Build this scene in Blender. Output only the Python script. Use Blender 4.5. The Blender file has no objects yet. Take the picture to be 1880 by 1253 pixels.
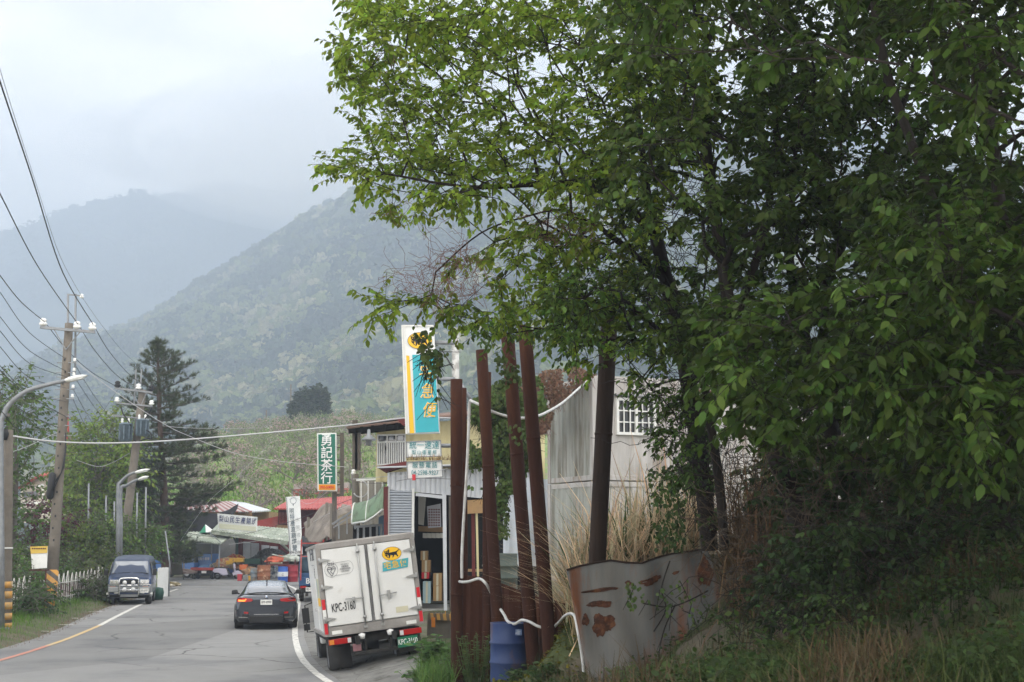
import bpy, bmesh, math, random
import numpy as np
from mathutils import Vector, Matrix, Euler, noise
from math import sin, cos, pi, radians as R

SC = bpy.context.scene
COL = SC.collection
random.seed(7)
rng = np.random.default_rng(11)

# ---------------------------------------------------------------- camera, sky, sun, exposure
F = 2611.0; PITCH = math.atan(359.0 / F); CAMZ = 2.75
cam_d = bpy.data.cameras.new('camera'); cam = bpy.data.objects.new('camera', cam_d); COL.objects.link(cam)
cam.location = (0, 0, CAMZ); cam.rotation_euler = (pi / 2 + PITCH, 0, 0)
cam_d.sensor_width = 36.0; cam_d.lens = 36.0 * F / 1880.0
cam_d.clip_start = 0.1; cam_d.clip_end = 20000
cam_d.dof.use_dof = True; cam_d.dof.focus_distance = 27.0; cam_d.dof.aperture_fstop = 6.3
SC.camera = cam

SUN_EL, SUN_AZ = R(58), R(150)       # azimuth of the sun, degrees clockwise from +Y
world = bpy.data.worlds.new('World'); SC.world = world; world.use_nodes = True
wn = world.node_tree.nodes; wl = world.node_tree.links; wn.clear()
w_out = wn.new('ShaderNodeOutputWorld'); w_bg = wn.new('ShaderNodeBackground'); w_bg.inputs['Strength'].default_value = 0.12
sky = wn.new('ShaderNodeTexSky'); sky.sky_type = 'NISHITA'; sky.sun_disc = False
sky.sun_elevation = SUN_EL; sky.sun_rotation = SUN_AZ; sky.altitude = 1900
w_tc = wn.new('ShaderNodeTexCoord'); w_map = wn.new('ShaderNodeMapping'); w_map.inputs['Scale'].default_value = (1.3, 1.3, 4.2)
w_no = wn.new('ShaderNodeTexNoise'); w_no.inputs['Scale'].default_value = 2.1; w_no.inputs['Detail'].default_value = 5; w_no.inputs['Roughness'].default_value = 0.5
w_rp = wn.new('ShaderNodeValToRGB')
CLOUD_LO, CLOUD_HI = (15.8, 14.6, 12.9, 1), (29.5, 27.5, 24.4, 1)
w_rp.color_ramp.elements[0].position = 0.40; w_rp.color_ramp.elements[1].position = 0.66
w_rp.color_ramp.elements[0].color = CLOUD_LO; w_rp.color_ramp.elements[1].color = CLOUD_HI
w_mx = wn.new('ShaderNodeMix'); w_mx.data_type = 'RGBA'; w_mx.inputs[0].default_value = 0.93
wl.new(w_tc.outputs['Generated'], w_map.inputs[0]); wl.new(w_map.outputs[0], w_no.inputs['Vector'])
wl.new(w_no.outputs['Fac'], w_rp.inputs[0]); wl.new(sky.outputs[0], w_mx.inputs[6]); wl.new(w_rp.outputs[0], w_mx.inputs[7])
wl.new(w_mx.outputs[2], w_bg.inputs['Color']); wl.new(w_bg.outputs[0], w_out.inputs['Surface'])

sun_d = bpy.data.lights.new('sun', 'SUN'); sun = bpy.data.objects.new('sun', sun_d); COL.objects.link(sun)
sun_d.energy = 1.3; sun_d.angle = R(12); sun_d.color = (1.0, 0.93, 0.82)
sdir = Vector((sin(SUN_AZ) * cos(SUN_EL), cos(SUN_AZ) * cos(SUN_EL), sin(SUN_EL)))
sun.rotation_euler = sdir.to_track_quat('Z', 'Y').to_euler()

SC.view_settings.view_transform = 'Standard'; SC.view_settings.look = 'None'
SC.view_settings.exposure = 0.40; SC.view_settings.gamma = 1.0; SC.view_settings.use_curve_mapping = False
SC.render.engine = 'CYCLES'
cy = SC.cycles; cy.use_denoising = True; cy.denoising_prefilter = 'ACCURATE'; cy.use_adaptive_sampling = True; cy.adaptive_threshold = 0.008; cy.max_bounces = 7; cy.diffuse_bounces = 3; cy.glossy_bounces = 3
cy.transmission_bounces = 5; cy.transparent_max_bounces = 10; cy.volume_bounces = 2; cy.caustics_reflective = False; cy.caustics_refractive = False
SC.render.film_transparent = False

# ---------------------------------------------------------------- helpers
def ray(u, v):
    a = (u - 940.0) / F; b = (626.5 - v) / F
    return Vector((a, cos(PITCH) - b * sin(PITCH), sin(PITCH) + b * cos(PITCH)))
def P(u, v, Y):                     # the point at distance Y seen at photo pixel (u, v)
    d = ray(u, v); return Vector((0, 0, CAMZ)) + d * (Y / d.y)
def G(u, v, z=0.0):                 # the point at height z
    d = ray(u, v); return Vector((0, 0, CAMZ)) + d * ((z - CAMZ) / d.z)
def proj(p):                        # world (N,3) -> pixels
    p = np.asarray(p, dtype=float).reshape(-1, 3); q = p - np.array([0, 0, CAMZ])
    dep = q[:, 1] * cos(PITCH) + q[:, 2] * sin(PITCH); up = -q[:, 1] * sin(PITCH) + q[:, 2] * cos(PITCH)
    return np.stack([940 + F * q[:, 0] / dep, 626.5 - F * up / dep], 1)

def tag(o, label=None, cat=None, group=None, kind=None):
    if label: o['label'] = label
    if cat: o['category'] = cat
    if group: o['group'] = group
    if kind: o['kind'] = kind
    return o
def empty(name, loc=(0, 0, 0), rot=(0, 0, 0), label=None, cat=None, group=None, parent=None):
    o = bpy.data.objects.new(name, None); COL.objects.link(o); o.location = loc; o.rotation_euler = rot
    o.empty_display_size = 0.3; o.parent = parent
    return tag(o, label, cat, group)
def link_mesh(name, me, parent=None, **kw):
    o = bpy.data.objects.new(name, me); COL.objects.link(o); o.parent = parent
    return tag(o, **kw)
def copy_tree(o, parent=None):
    c = o.copy(); COL.objects.link(c); c.parent = parent
    for ch in list(o.children): copy_tree(ch, c)
    return c

class MB:
    """collects shapes; build() links them as one mesh object"""
    def __init__(s): s.v = []; s.f = []; s.m = []; s.sm = []
    def add(s, vs, fs, m=0, smooth=False):
        o = len(s.v); s.v += [tuple(x) for x in vs]; s.f += [tuple(i + o for i in f) for f in fs]
        s.m += [m] * len(fs); s.sm += [smooth] * len(fs); return s
    def box(s, c, d, m=0, rot=None, taper=None):
        x, y, z = d[0] / 2, d[1] / 2, d[2] / 2
        vs = [Vector((sx * x, sy * y, sz * z)) for sz in (-1, 1) for sy in (-1, 1) for sx in (-1, 1)]
        if taper:
            for v in vs:
                if v.z > 0: v.x *= taper[0]; v.y *= taper[1]
        if rot is not None:
            M = Euler(rot).to_matrix(); vs = [M @ v for v in vs]
        vs = [v + Vector(c) for v in vs]
        return s.add(vs, [(0, 2, 3, 1), (4, 5, 7, 6), (0, 1, 5, 4), (2, 6, 7, 3), (0, 4, 6, 2), (1, 3, 7, 5)], m)
    def beam(s, a, b, w, h=None, m=0, up=(0, 0, 1)):
        a = Vector(a); b = Vector(b); h = h or w; d = (b - a); L = d.length; d.normalize()
        up = Vector(up)
        if abs(d.dot(up)) > 0.98: up = Vector((1, 0, 0))
        r = d.cross(up).normalized(); u = r.cross(d)
        vs = [p + r * (sx * w / 2) + u * (sz * h / 2) for p in (a, b) for sx, sz in ((-1, -1), (1, -1), (1, 1), (-1, 1))]
        return s.add(vs, [(3, 2, 1, 0), (4, 5, 6, 7), (0, 1, 5, 4), (1, 2, 6, 5), (2, 3, 7, 6), (3, 0, 4, 7)], m)
    def tube(s, pts, r, n=8, m=0, caps=True, smooth=True):
        pts = [Vector(p) for p in pts]; k = len(pts)
        rs = r if hasattr(r, '__len__') else [r] * k
        vs = []; prev = None
        for i, p in enumerate(pts):
            d = (pts[min(i + 1, k - 1)] - pts[max(i - 1, 0)])
            if d.length < 1e-9: d = Vector((0, 0, 1))
            d.normalize()
            if prev is None:
                a = Vector((0, 0, 1)) if abs(d.z) < 0.9 else Vector((1, 0, 0)); e1 = d.cross(a).normalized()
            else:
                e1 = (prev - d * prev.dot(d)).normalized()
            prev = e1; e2 = d.cross(e1)
            vs += [p + (e1 * cos(2 * pi * j / n) + e2 * sin(2 * pi * j / n)) * rs[i] for j in range(n)]
        fs = [(i * n + j, i * n + (j + 1) % n, (i + 1) * n + (j + 1) % n, (i + 1) * n + j) for i in range(k - 1) for j in range(n)]
        s.add(vs, fs, m, smooth)
        if caps:
            s.add(vs[:n], [tuple(range(n))[::-1]], m); s.add(vs[-n:], [tuple(range(n))], m)
        return s
    def lathe(s, prof, c=(0, 0, 0), n=16, m=0, axis='z', smooth=True):
        vs = []
        for (r, z) in prof:
            for j in range(n):
                a = 2 * pi * j / n; x, y = r * cos(a), r * sin(a)
                p = (x, y, z) if axis == 'z' else ((z, x, y) if axis == 'x' else (x, z, y))
                vs.append(Vector(p) + Vector(c))
        k = len(prof)
        fs = [(i * n + j, i * n + (j + 1) % n, (i + 1) * n + (j + 1) % n, (i + 1) * n + j) for i in range(k - 1) for j in range(n)]
        return s.add(vs, fs, m, smooth)
    def prism(s, poly, a, b, axis='y', m=0, smooth=False):
        """poly of 2-d points extruded from a to b along axis"""
        n = len(poly)
        def mk(p, t): return {'y': (p[0], t, p[1]), 'x': (t, p[0], p[1]), 'z': (p[0], p[1], t)}[axis]
        vs = [mk(p, a) for p in poly] + [mk(p, b) for p in poly]
        s.add(vs, [tuple(range(n)), tuple(range(2 * n - 1, n - 1, -1))], m)
        return s.add(vs, [(i, i + n, (i + 1) % n + n, (i + 1) % n) for i in range(n)], m, smooth)
    def sheet(s, rows, m=0, smooth=True):
        k = len(rows[0]); vs = [p for r in rows for p in r]
        return s.add(vs, [(i * k + j, i * k + j + 1, (i + 1) * k + j + 1, (i + 1) * k + j) for i in range(len(rows) - 1) for j in range(k - 1)], m, smooth)
    def mesh(s, name, mats):
        me = bpy.data.meshes.new(name); me.from_pydata([tuple(v) for v in s.v], [], s.f)
        for x in (mats if isinstance(mats, (list, tuple)) else [mats]): me.materials.append(x)
        me.polygons.foreach_set('material_index', s.m); me.polygons.foreach_set('use_smooth', s.sm)
        me.update(); return me
    def build(s, name, mats, parent=None, bevel=0, norm=True, loc=None, rot=None, solid=0, **kw):
        me = s.mesh(name, mats)
        if norm:
            bm = bmesh.new(); bm.from_mesh(me); bmesh.ops.remove_doubles(bm, verts=bm.verts, dist=1e-5)
            bmesh.ops.recalc_face_normals(bm, faces=bm.faces)
            bm.to_mesh(me); bm.free()
        o = link_mesh(name, me, parent, **kw)
        if loc is not None: o.location = loc
        if rot is not None: o.rotation_euler = rot
        if solid:
            sd = o.modifiers.new('solid', 'SOLIDIFY'); sd.thickness = solid; sd.offset = 0
        if bevel:
            b = o.modifiers.new('bevel', 'BEVEL'); b.width = bevel; b.segments = 2; b.limit_method = 'ANGLE'; b.angle_limit = R(40)
        return o

def np_mesh(name, V, Fc, mat, cols=None, smooth=False, parent=None, **kw):
    """fast mesh from arrays; Fc (M,k) ; cols per-vertex rgba"""
    V = np.asarray(V, dtype=np.float32); Fc = np.asarray(Fc, dtype=np.int32); me = bpy.data.meshes.new(name)
    k = Fc.shape[1]; me.vertices.add(len(V)); me.vertices.foreach_set('co', V.ravel())
    me.loops.add(Fc.size); me.loops.foreach_set('vertex_index', Fc.ravel())
    me.polygons.add(len(Fc)); me.polygons.foreach_set('loop_start', np.arange(0, Fc.size, k, dtype=np.int32))
    me.polygons.foreach_set('loop_total', np.full(len(Fc), k, dtype=np.int32))
    if smooth: me.polygons.foreach_set('use_smooth', np.ones(len(Fc), dtype=bool))
    if cols is not None:
        at = me.color_attributes.new('tint', 'FLOAT_COLOR', 'POINT'); at.data.foreach_set('color', np.asarray(cols, dtype=np.float32).ravel())
    me.materials.append(mat); me.update(calc_edges=True); me.validate()
    return link_mesh(name, me, parent, **kw)
def scatter(name, tv, tf, M, L, mat, cols=None, smooth=False, parent=None, **kw):
    """copies template (tv,tf) with matrices M (n,3,3) and positions L (n,3) into one mesh"""
    tv = np.asarray(tv, float); tf = np.asarray(tf); n = len(L)
    V = (np.einsum('nij,vj->nvi', M, tv) + np.asarray(L)[:, None, :]).reshape(-1, 3)
    Fc = (tf[None] + (np.arange(n) * len(tv))[:, None, None]).reshape(-1, tf.shape[1])
    c = None if cols is None else np.repeat(np.asarray(cols), len(tv), axis=0)
    return np_mesh(name, V, Fc, mat, c, smooth, parent, **kw)
def norm_rows(a): return a / np.maximum(np.linalg.norm(a, axis=1, keepdims=True), 1e-9)
def frames(dirs, ups, scale):
    """matrices whose x axis = side, y axis = dir, z axis = normal"""
    y = norm_rows(dirs); x = norm_rows(np.cross(y, ups)); z = np.cross(x, y)
    return np.stack([x, y, z], axis=2) * np.asarray(scale).reshape(-1, 1, 1)
def catmull(pts, n=6):
    pts = [Vector(p) for p in pts]; out = []
    for i in range(len(pts) - 1):
        p0 = pts[max(i - 1, 0)]; p1 = pts[i]; p2 = pts[i + 1]; p3 = pts[min(i + 2, len(pts) - 1)]
        for k in range(n):
            t = k / n; out.append(0.5 * ((2 * p1) + (p2 - p0) * t + (2 * p0 - 5 * p1 + 4 * p2 - p3) * t * t + (3 * p1 - p0 - 3 * p2 + p3) * t ** 3))
    out.append(pts[-1]); return out
def fbm(x, y, z=0.0, o=4):
    return noise.fractal(Vector((x, y, z)), 1.0, 2.0, o)

# ---------------------------------------------------------------- materials
def mat(name, col, rough=0.7, metal=0.0, col2=None, scale=3.0, detail=4, lo=0.35, hi=0.65, bump=0.0, bscale=None, stain=None, stain_scale=1.5,
        stain_lo=0.55, stain_hi=0.7, stain_rough=None, attr=False, transl=0.0, stretch=None, spec=0.35, coat=0.0, wave=None, emis=None, alpha=None, trans=0.0):
    m = bpy.data.materials.new(name); m.use_nodes = True; nt = m.node_tree; N = nt.nodes; L = nt.links
    b = N['Principled BSDF']; b.inputs['Roughness'].default_value = rough; b.inputs['Metallic'].default_value = metal
    b.inputs['Specular IOR Level'].default_value = spec; b.inputs['Coat Weight'].default_value = coat
    b.inputs['Transmission Weight'].default_value = trans
    tc = N.new('ShaderNodeTexCoord'); src = tc.outputs['Object']
    if stretch:
        mp = N.new('ShaderNodeMapping'); mp.inputs['Scale'].default_value = stretch; L.new(src, mp.inputs[0]); src = mp.outputs[0]
    def rgb(c): return (c[0], c[1], c[2], 1)
    cur = None
    def mixn(fac, a, bb):
        x = N.new('ShaderNodeMix'); x.data_type = 'RGBA'
        L.new(fac, x.inputs[0])
        for s_, i in ((a, 6), (bb, 7)):
            if isinstance(s_, tuple): x.inputs[i].default_value = rgb(s_)
            else: L.new(s_, x.inputs[i])
        return x.outputs[2]
    def nz(sc, lo_, hi_, d=4):
        t = N.new('ShaderNodeTexNoise'); t.inputs['Scale'].default_value = sc; t.inputs['Detail'].default_value = d; t.inputs['Roughness'].default_value = 0.6
        L.new(src, t.inputs['Vector']); r = N.new('ShaderNodeMapRange'); r.inputs[1].default_value = lo_; r.inputs[2].default_value = hi_
        L.new(t.outputs['Fac'], r.inputs[0]); return r.outputs[0], t.outputs['Fac']
    if attr:
        a = N.new('ShaderNodeAttribute'); a.attribute_name = 'tint'; cur = a.outputs['Color']
        if col2:
            f, _ = nz(scale, lo, hi, detail); cur = mixn(f, cur, cur)
    elif col2:
        f, _ = nz(scale, lo, hi, detail); cur = mixn(f, tuple(col), tuple(col2))
    if stain:
        f, _ = nz(stain_scale, stain_lo, stain_hi, 6)
        cur = mixn(f, cur if cur is not None else tuple(col), tuple(stain))
        if stain_rough is not None:
            r = N.new('ShaderNodeMapRange'); r.inputs[3].default_value = rough; r.inputs[4].default_value = stain_rough; L.new(f, r.inputs[0]); L.new(r.outputs[0], b.inputs['Roughness'])
    if cur is not None: L.new(cur, b.inputs['Base Color'])
    else: b.inputs['Base Color'].default_value = rgb(col)
    if bump:
        t = N.new('ShaderNodeTexNoise'); t.inputs['Scale'].default_value = bscale or scale * 4; t.inputs['Detail'].default_value = 5; L.new(src, t.inputs['Vector'])
        bp = N.new('ShaderNodeBump'); bp.inputs['Strength'].default_value = bump; bp.inputs['Distance'].default_value = 0.02; L.new(t.outputs['Fac'], bp.inputs['Height']); L.new(bp.outputs[0], b.inputs['Normal'])
    if emis: b.inputs['Emission Color'].default_value = rgb(emis[0]); b.inputs['Emission Strength'].default_value = emis[1]
    if transl:
        tr = N.new('ShaderNodeBsdfTranslucent'); ms = N.new('ShaderNodeMixShader'); ms.inputs[0].default_value = transl
        if cur is not None: L.new(cur, tr.inputs['Color'])
        else: tr.inputs['Color'].default_value = rgb(col)
        L.new(b.outputs[0], ms.inputs[1]); L.new(tr.outputs[0], ms.inputs[2]); L.new(ms.outputs[0], N['Material Output'].inputs['Surface'])
    return m
# ---------------------------------------------------------------- setting: ground, road, hills, haze
def interp(y, pts):      # pts list of (y, x) ascending
    return float(np.interp(y, [p[0] for p in pts], [p[1] for p in pts]))
def gl(px): return sorted([(G(u, v).y, G(u, v).x) for u, v in px])
WHITE_R = gl([(640, 1275), (604, 1253), (575, 1232), (552, 1205), (542, 1170), (543, 1140), (548, 1110), (549, 1092), (541, 1080)])
ASPH_L = gl([(-260, 1275), (-130, 1240), (0, 1192), (60, 1174), (110, 1154), (160, 1130), (200, 1114), (255, 1098), (312, 1078)])
def xr(y): return interp(y, WHITE_R)
def xl(y): return interp(y, ASPH_L)
CT = []
def ct(u, v, Y):
    p = P(u, v, Y); CT.append((p.x, p.y, p.z))
for a in [(865, 1262, 23), (940, 1262, 21.5), (1040, 1262, 19.5), (1100, 1262, 17.5), (1220, 1240, 15.5), (1300, 1253, 12.5), (1600, 1253, 10), (1880, 1253, 8), (1330, 1130, 16.5), (1450, 1090, 15.5), (1700, 1110, 12.5),
          (1880, 1060, 11), (1150, 1320, 16.2), (1080, 1320, 15.5), (1210, 1340, 14), (1120, 1400, 13), (1450, 1000, 19), (1650, 985, 17), (1880, 960, 15), (1300, 1010, 21), (1100, 1090, 21)]: ct(*a)
CT += [(-1.0, 20, .22), (-1.0, 17, .2), (0, 17, .5), (0, 20, .45), (2, 5, 1.0), (7, 5, 2.4), (-2, 5, .3), (-1, 12, .25), (1.2, 15, .85), (20, 10, 4.0), (24, 25, 3.2), (14, 24, 2.6), (5, 26, 1.5), (2, 26, 1.3), (3, 32, 1.3), (8, 32, 1.5), (14, 34, 1.5), (24, 45, 1.6), (8, 45, 1.4), (0.6, 27, .8), (0.5, 33, .6), (-1.2, 36, .40), (0, 41, .45), (-2.4, 45, .4), (-3, 55, .4), (3, 60, .9), (10, 70, 1), (30, 70, 2),
       (-2.0, 23, .12), (-1.5, 26, .28), (-1.3, 29, .42), (-1.4, 32, .42), (-2.6, 38, .3), (-3.4, 42, .2), (-8, 75, .3), (0, 90, 1), (30, 110, 2), (0, 130, 2)]
CTA = np.array(CT)
def sstep(x): x = np.clip(x, 0, 1); return x * x * (3 - 2 * x)
def H(x, y):
    x = np.asarray(x, float); y = np.asarray(y, float); sh = np.broadcast(x, y).shape
    x = np.broadcast_to(x, sh).ravel(); y = np.broadcast_to(y, sh).ravel()
    yr = np.array([p[0] for p in WHITE_R]); xrr = np.array([p[1] for p in WHITE_R]); yl = np.array([p[0] for p in ASPH_L]); xll = np.array([p[1] for p in ASPH_L])
    XR = np.interp(y, yr, xrr); XL = np.interp(y, yl, xll)
    out = np.zeros(len(x))
    for i0 in range(0, len(x), 20000):
        s = slice(i0, i0 + 20000); d2 = (x[s, None] - CTA[:, 0]) ** 2 + (y[s, None] - CTA[:, 1]) ** 2 + 0.3
        w = d2 ** -1.8; out[s] = (w * CTA[:, 2]).sum(1) / w.sum(1)
    d = x - XR
    k = sstep((d - 0.3) / 1.7); z = out * k
    z = np.where((y > 20) & (y < 40) & (d > 0.3) & (d < 2.6), np.maximum(0.125 * (d - 0.3) * sstep((40 - y) / 6), 0) * 0.55 + z * 0.45, z)
    e = XL - x
    z = np.where(e > 0, 0.16 * sstep(e / 1.2) - 0.22 * np.maximum(e - 3.6, 0), z)
    z = np.where(e > 25, 0.16 - 0.22 * 21.4, z)
    far = sstep((y - 76) / 8)
    zfar = np.where(x < -5, 0.0, np.minimum(0.25 * (x + 5), 1.0))
    zfar = np.where(x < -24, -0.3 * np.clip(-24 - x, 0, 14), zfar)
    zfar = zfar + np.where((y > 104), (y - 104) * 0.10 * sstep((x + 30) / 12), 0)
    z = z * (1 - far) + zfar * far
    return z.reshape(sh)
def h1(x, y): return float(H(np.array([x]), np.array([y]))[0])

M_ground = mat('soil', (.075, .062, .042), .95, col2=(.12, .10, .07), scale=1.2, bump=.5, bscale=14, stain=(.06, .075, .025), stain_scale=.8, stain_lo=.45, stain_hi=.6)
M_asphalt = mat('asphalt', (.185, .183, .178), .85, col2=(.215, .213, .207), scale=.7, detail=6, bump=.25, bscale=60, stain=(.145, .145, .147), stain_scale=.35, stain_lo=.5, stain_hi=.62)
M_apron = mat('worn_asphalt', (.12, .118, .11), .9, col2=(.2, .195, .18), scale=2.2, detail=8, bump=.5, bscale=30, stain=(.07, .066, .055), stain_scale=1.7, stain_lo=.55, stain_hi=.66)
M_line = mat('road_paint_white', (.58, .57, .53), .75, col2=(.24, .24, .23), scale=7, detail=9, lo=.50, hi=.64)
M_red = mat('road_paint_red', (.42, .13, .09), .7, col2=(.36, .22, .16), scale=4, detail=7)
M_yel = mat('road_paint_yellow', (.5, .33, .12), .7, col2=(.4, .32, .2), scale=4, detail=7)

xs = np.concatenate([np.arange(-60, -20, 2.0), np.arange(-20, 14, .4), np.arange(14, 62, 2.0)]); ys = np.concatenate([np.arange(2, 60, .4), np.arange(60, 134, 1.5)])
def grid(xs, ys, dz=0.0, nz=0.0):
    X, Y = np.meshgrid(xs, ys); Z = H(X, Y) + dz
    return X, Y, Z
X, Y, Z = grid(xs, ys)
yl_ = np.array([p[0] for p in ASPH_L]); xl_ = np.array([p[1] for p in ASPH_L])
XRg = np.interp(Y, [p[0] for p in WHITE_R], [p[1] for p in WHITE_R]); XLg = np.interp(Y, yl_, xl_)
ins = ((X > XLg - .3) & (X < XRg + 2.6) & (Y < 84)) | ((Y >= 78) & (Y < 99) & (X < -5) & (X > -34))
Z = np.where(ins, Z - 0.07, Z + 0.03 * np.sin(X * 3.1 + Y) * np.sin(Y * 2.3 - X))
nx = len(xs); idx = np.arange(X.size).reshape(X.shape)
quads = np.stack([idx[:-1, :-1], idx[:-1, 1:], idx[1:, 1:], idx[1:, :-1]], -1).reshape(-1, 4)
np_mesh('ground', np.stack([X, Y, Z], -1).reshape(-1, 3), quads, M_ground, smooth=True, kind='structure')

# road sheet: rows in y, columns between the edges
def strip(name, ya, yb, fl, fr, n, m, dz, step=.5, **kw):
    yy = np.arange(ya, yb + step, step); rows = []
    T = np.linspace(0, 1, n)
    for y in yy:
        a, b = fl(y), fr(y); x = a + (b - a) * T
        rows.append(np.stack([x, np.full(n, y), H(x, np.full(n, y)) + dz], 1))
    V = np.concatenate(rows); id2 = np.arange(len(V)).reshape(len(yy), n)
    q = np.stack([id2[:-1, :-1], id2[:-1, 1:], id2[1:, 1:], id2[1:, :-1]], -1).reshape(-1, 4)
    return np_mesh(name, V, q, m, smooth=True, **kw)
strip('road', 14, 82, lambda y: xl(y) - .0, lambda y: xr(y) + .25, 30, M_asphalt, 0.0, kind='structure')
strip('road_bend', 82.5, 97.5, lambda y: -34, lambda y: -6 - max(0, (y - 86)) * .0 - .0, 30, M_asphalt, 0.0, kind='structure')
strip('shoulder', 25, 82, lambda y: xr(y) + .25, lambda y: xr(y) + 2.3 + .25 * sin(y * .7) + .12 * sin(y * 2.9), 9, M_apron, 0.004, kind='structure')
def line_from(px, w, name, m, dz=.008, n=10):
    pts = catmull([G(u, v) for u, v in px], n); mb = MB(); rows = []
    for i, p in enumerate(pts):
        d = (pts[min(i + 1, len(pts) - 1)] - pts[max(i - 1, 0)]); d.z = 0; d.normalize(); nrm = Vector((-d.y, d.x, 0))
        ww = w * (1 + .12 * noise.noise(p * 1.7))
        rows.append([(p.x + nrm.x * s * ww / 2, p.y + nrm.y * s * ww / 2, h1(p.x + nrm.x * s * ww / 2, p.y + nrm.y * s * ww / 2) + dz) for s in (-1, 1)])
    mb.sheet(rows); return mb.build(name, m, kind='structure')
line_from([(655, 1285), (604, 1253), (575, 1232), (552, 1205), (542, 1170), (543, 1140), (548, 1110), (549, 1092), (541, 1081), (520, 1073), (490, 1068), (450, 1065), (400, 1063.5), (330, 1062)], .16, 'road_edge_line', M_line)
line_from([(183, 1149), (215, 1132), (245, 1117), (270, 1105), (300, 1091), (326, 1082)], .16, 'road_edge_line', M_line)
line_from([(-130, 1246), (-60, 1230), (0, 1213), (45, 1200), (88, 1186)], .14, 'red_edge_line', M_red)
line_from([(88, 1186), (120, 1175), (150, 1163), (183, 1149)], .14, 'faded_edge_line', M_yel)
for u0, v0 in ((120, 1148), (145, 1136), (172, 1124), (85, 1160)):     # faint cross marks on the left shoulder
    a = G(u0 - 14, v0); b = G(u0 + 14, v0); mb = MB(); mb.sheet([[(a.x, a.y, .008), (a.x, a.y + .15, .008)], [(b.x, b.y, .008), (b.x, b.y + .15, .008)]]); mb.build('shoulder_mark', M_line, kind='structure')

# ---- far land: plain, orchard hill, mountains
M_far = mat('valley_floor', (.05, .07, .03), .95, col2=(.09, .10, .05), scale=.02)
mb = MB(); mb.sheet([[(-4000, 100, -7.5), (4000, 100, -7.5)], [(-4000, 4500, -7.5), (4000, 4500, -7.5)]]); mb.build('valley_floor', M_far, kind='structure')

def hill_z(x, y):
    # orchard hill: crest profile by direction
    u = 940 + F * x / y
    crest_v = np.interp(u, [60, 250, 330, 400, 470, 540, 640, 760, 1000, 1700], [1010, 900, 838, 806, 792, 786, 784, 790, 800, 850])
    zc = CAMZ + (985.5 - crest_v) / F * 255
    t = np.clip((y - 106) / (255 - 106), 0, 1.0)
    base = np.interp(u, [0, 250, 380, 700], [-6, -3, 1.2, 3.2])
    z = base + (zc - base) * (t ** .82)
    back = np.clip((y - 255) / 110, 0, 1); z = z * (1 - back) + (-8) * back
    return z
M_orch = mat('orchard_grass', (.13, .22, .04), .95, col2=(.19, .24, .07), scale=.16, detail=8, lo=.4, hi=.6, bump=.8, bscale=2.0, stain=(.20, .17, .12), stain_scale=.3, stain_lo=.52, stain_hi=.62)
xo = np.linspace(-1, 1, 130); yo = np.concatenate([np.arange(104, 260, 2.0), np.arange(260, 372, 8)])
U, YY = np.meshgrid(np.linspace(-60, 1900, 150), yo); XX = (U - 940) / F * YY; ZZ = hill_z(XX, YY)
ZZ = ZZ + .35 * np.sin(XX * .35 + np.sin(YY * .13) * 2) * np.sin(YY * .31) + .25 * np.abs(((YY / 9.0) % 1) - .5)
ii = np.arange(U.size).reshape(U.shape); q = np.stack([ii[:-1, :-1], ii[:-1, 1:], ii[1:, 1:], ii[1:, :-1]], -1).reshape(-1, 4)
np_mesh('orchard_hill', np.stack([XX, YY, ZZ], -1).reshape(-1, 3), q, M_orch, smooth=True, kind='structure')

def mountain(name, crest, Yb, Yc, m, nu, nv, amp, um=(-900, 2700), floor=-8, seed=0.0, back=500, bias=.9):
    us = np.linspace(um[0], um[1], nu); ts = np.linspace(0, 1.25, nv); V = np.zeros((nv, nu, 3))
    cu = [c[0] for c in crest]; cv = [c[1] for c in crest]
    for j, u in enumerate(us):
        cvv = np.interp(u, cu, cv); zc = CAMZ + (985.5 - cvv) / F * Yc
        for i, t in enumerate(ts):
            if t <= 1: y = Yb + (Yc - Yb) * t; z = floor + (zc - floor) * t ** bias
            else: y = Yc + (t - 1) / .25 * back; z = zc * (1 - (t - 1) / .25) + floor * ((t - 1) / .25)
            x = (u - 940) / F * y
            w = sin(pi * min(t, 1)) ** .6 if t < 1 else 0
            rd = noise.ridged_multi_fractal(Vector((x / (amp * 5.0), y / (amp * 5.0) * .35, seed)), 1.0, 2.1, 4, 1.0, 2.0)
            z += amp * w * (rd - 1.1) * .9
            V[i, j] = (x, y, z + amp * .05 * noise.noise(Vector((x * .02, y * .02, seed))))
    ii = np.arange(nu * nv).reshape(nv, nu); q = np.stack([ii[:-1, :-1], ii[:-1, 1:], ii[1:, 1:], ii[1:, :-1]], -1).reshape(-1, 4)
    np_mesh(name, V.reshape(-1, 3), q, m, smooth=True, kind='structure')
    return V
M_mtn = mat('forest_floor', (.03, .045, .02), 1.0, col2=(.06, .075, .035), scale=.03, detail=9, bump=1.0, bscale=.12)
M_mtn2 = mat('far_forest', (.028, .042, .022), 1.0, col2=(.055, .07, .04), scale=.02, detail=10, bump=1.0, bscale=.06)
NEAR_CREST = [(-900, 760), (-300, 720), (0, 690), (110, 655), (220, 612), (330, 545), (430, 480), (520, 420), (560, 395), (600, 372), (655, 345), (740, 318), (880, 290), (1100, 262), (1500, 236), (1600, 222), (1750, 262), (2000, 330), (2700, 420)]
FAR_CREST = [(-900, 560), (-400, 520), (-100, 455), (0, 423), (60, 400), (130, 375), (200, 352), (240, 346), (300, 352), (380, 330), (500, 350), (620, 330), (800, 280), (1200, 260), (1600, 250), (1900, 300), (2700, 450)]
Vn = mountain('near_mountain', NEAR_CREST, 450, 2050, M_mtn, 230, 90, 55, seed=3.3, um=(-700, 2500))
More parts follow.
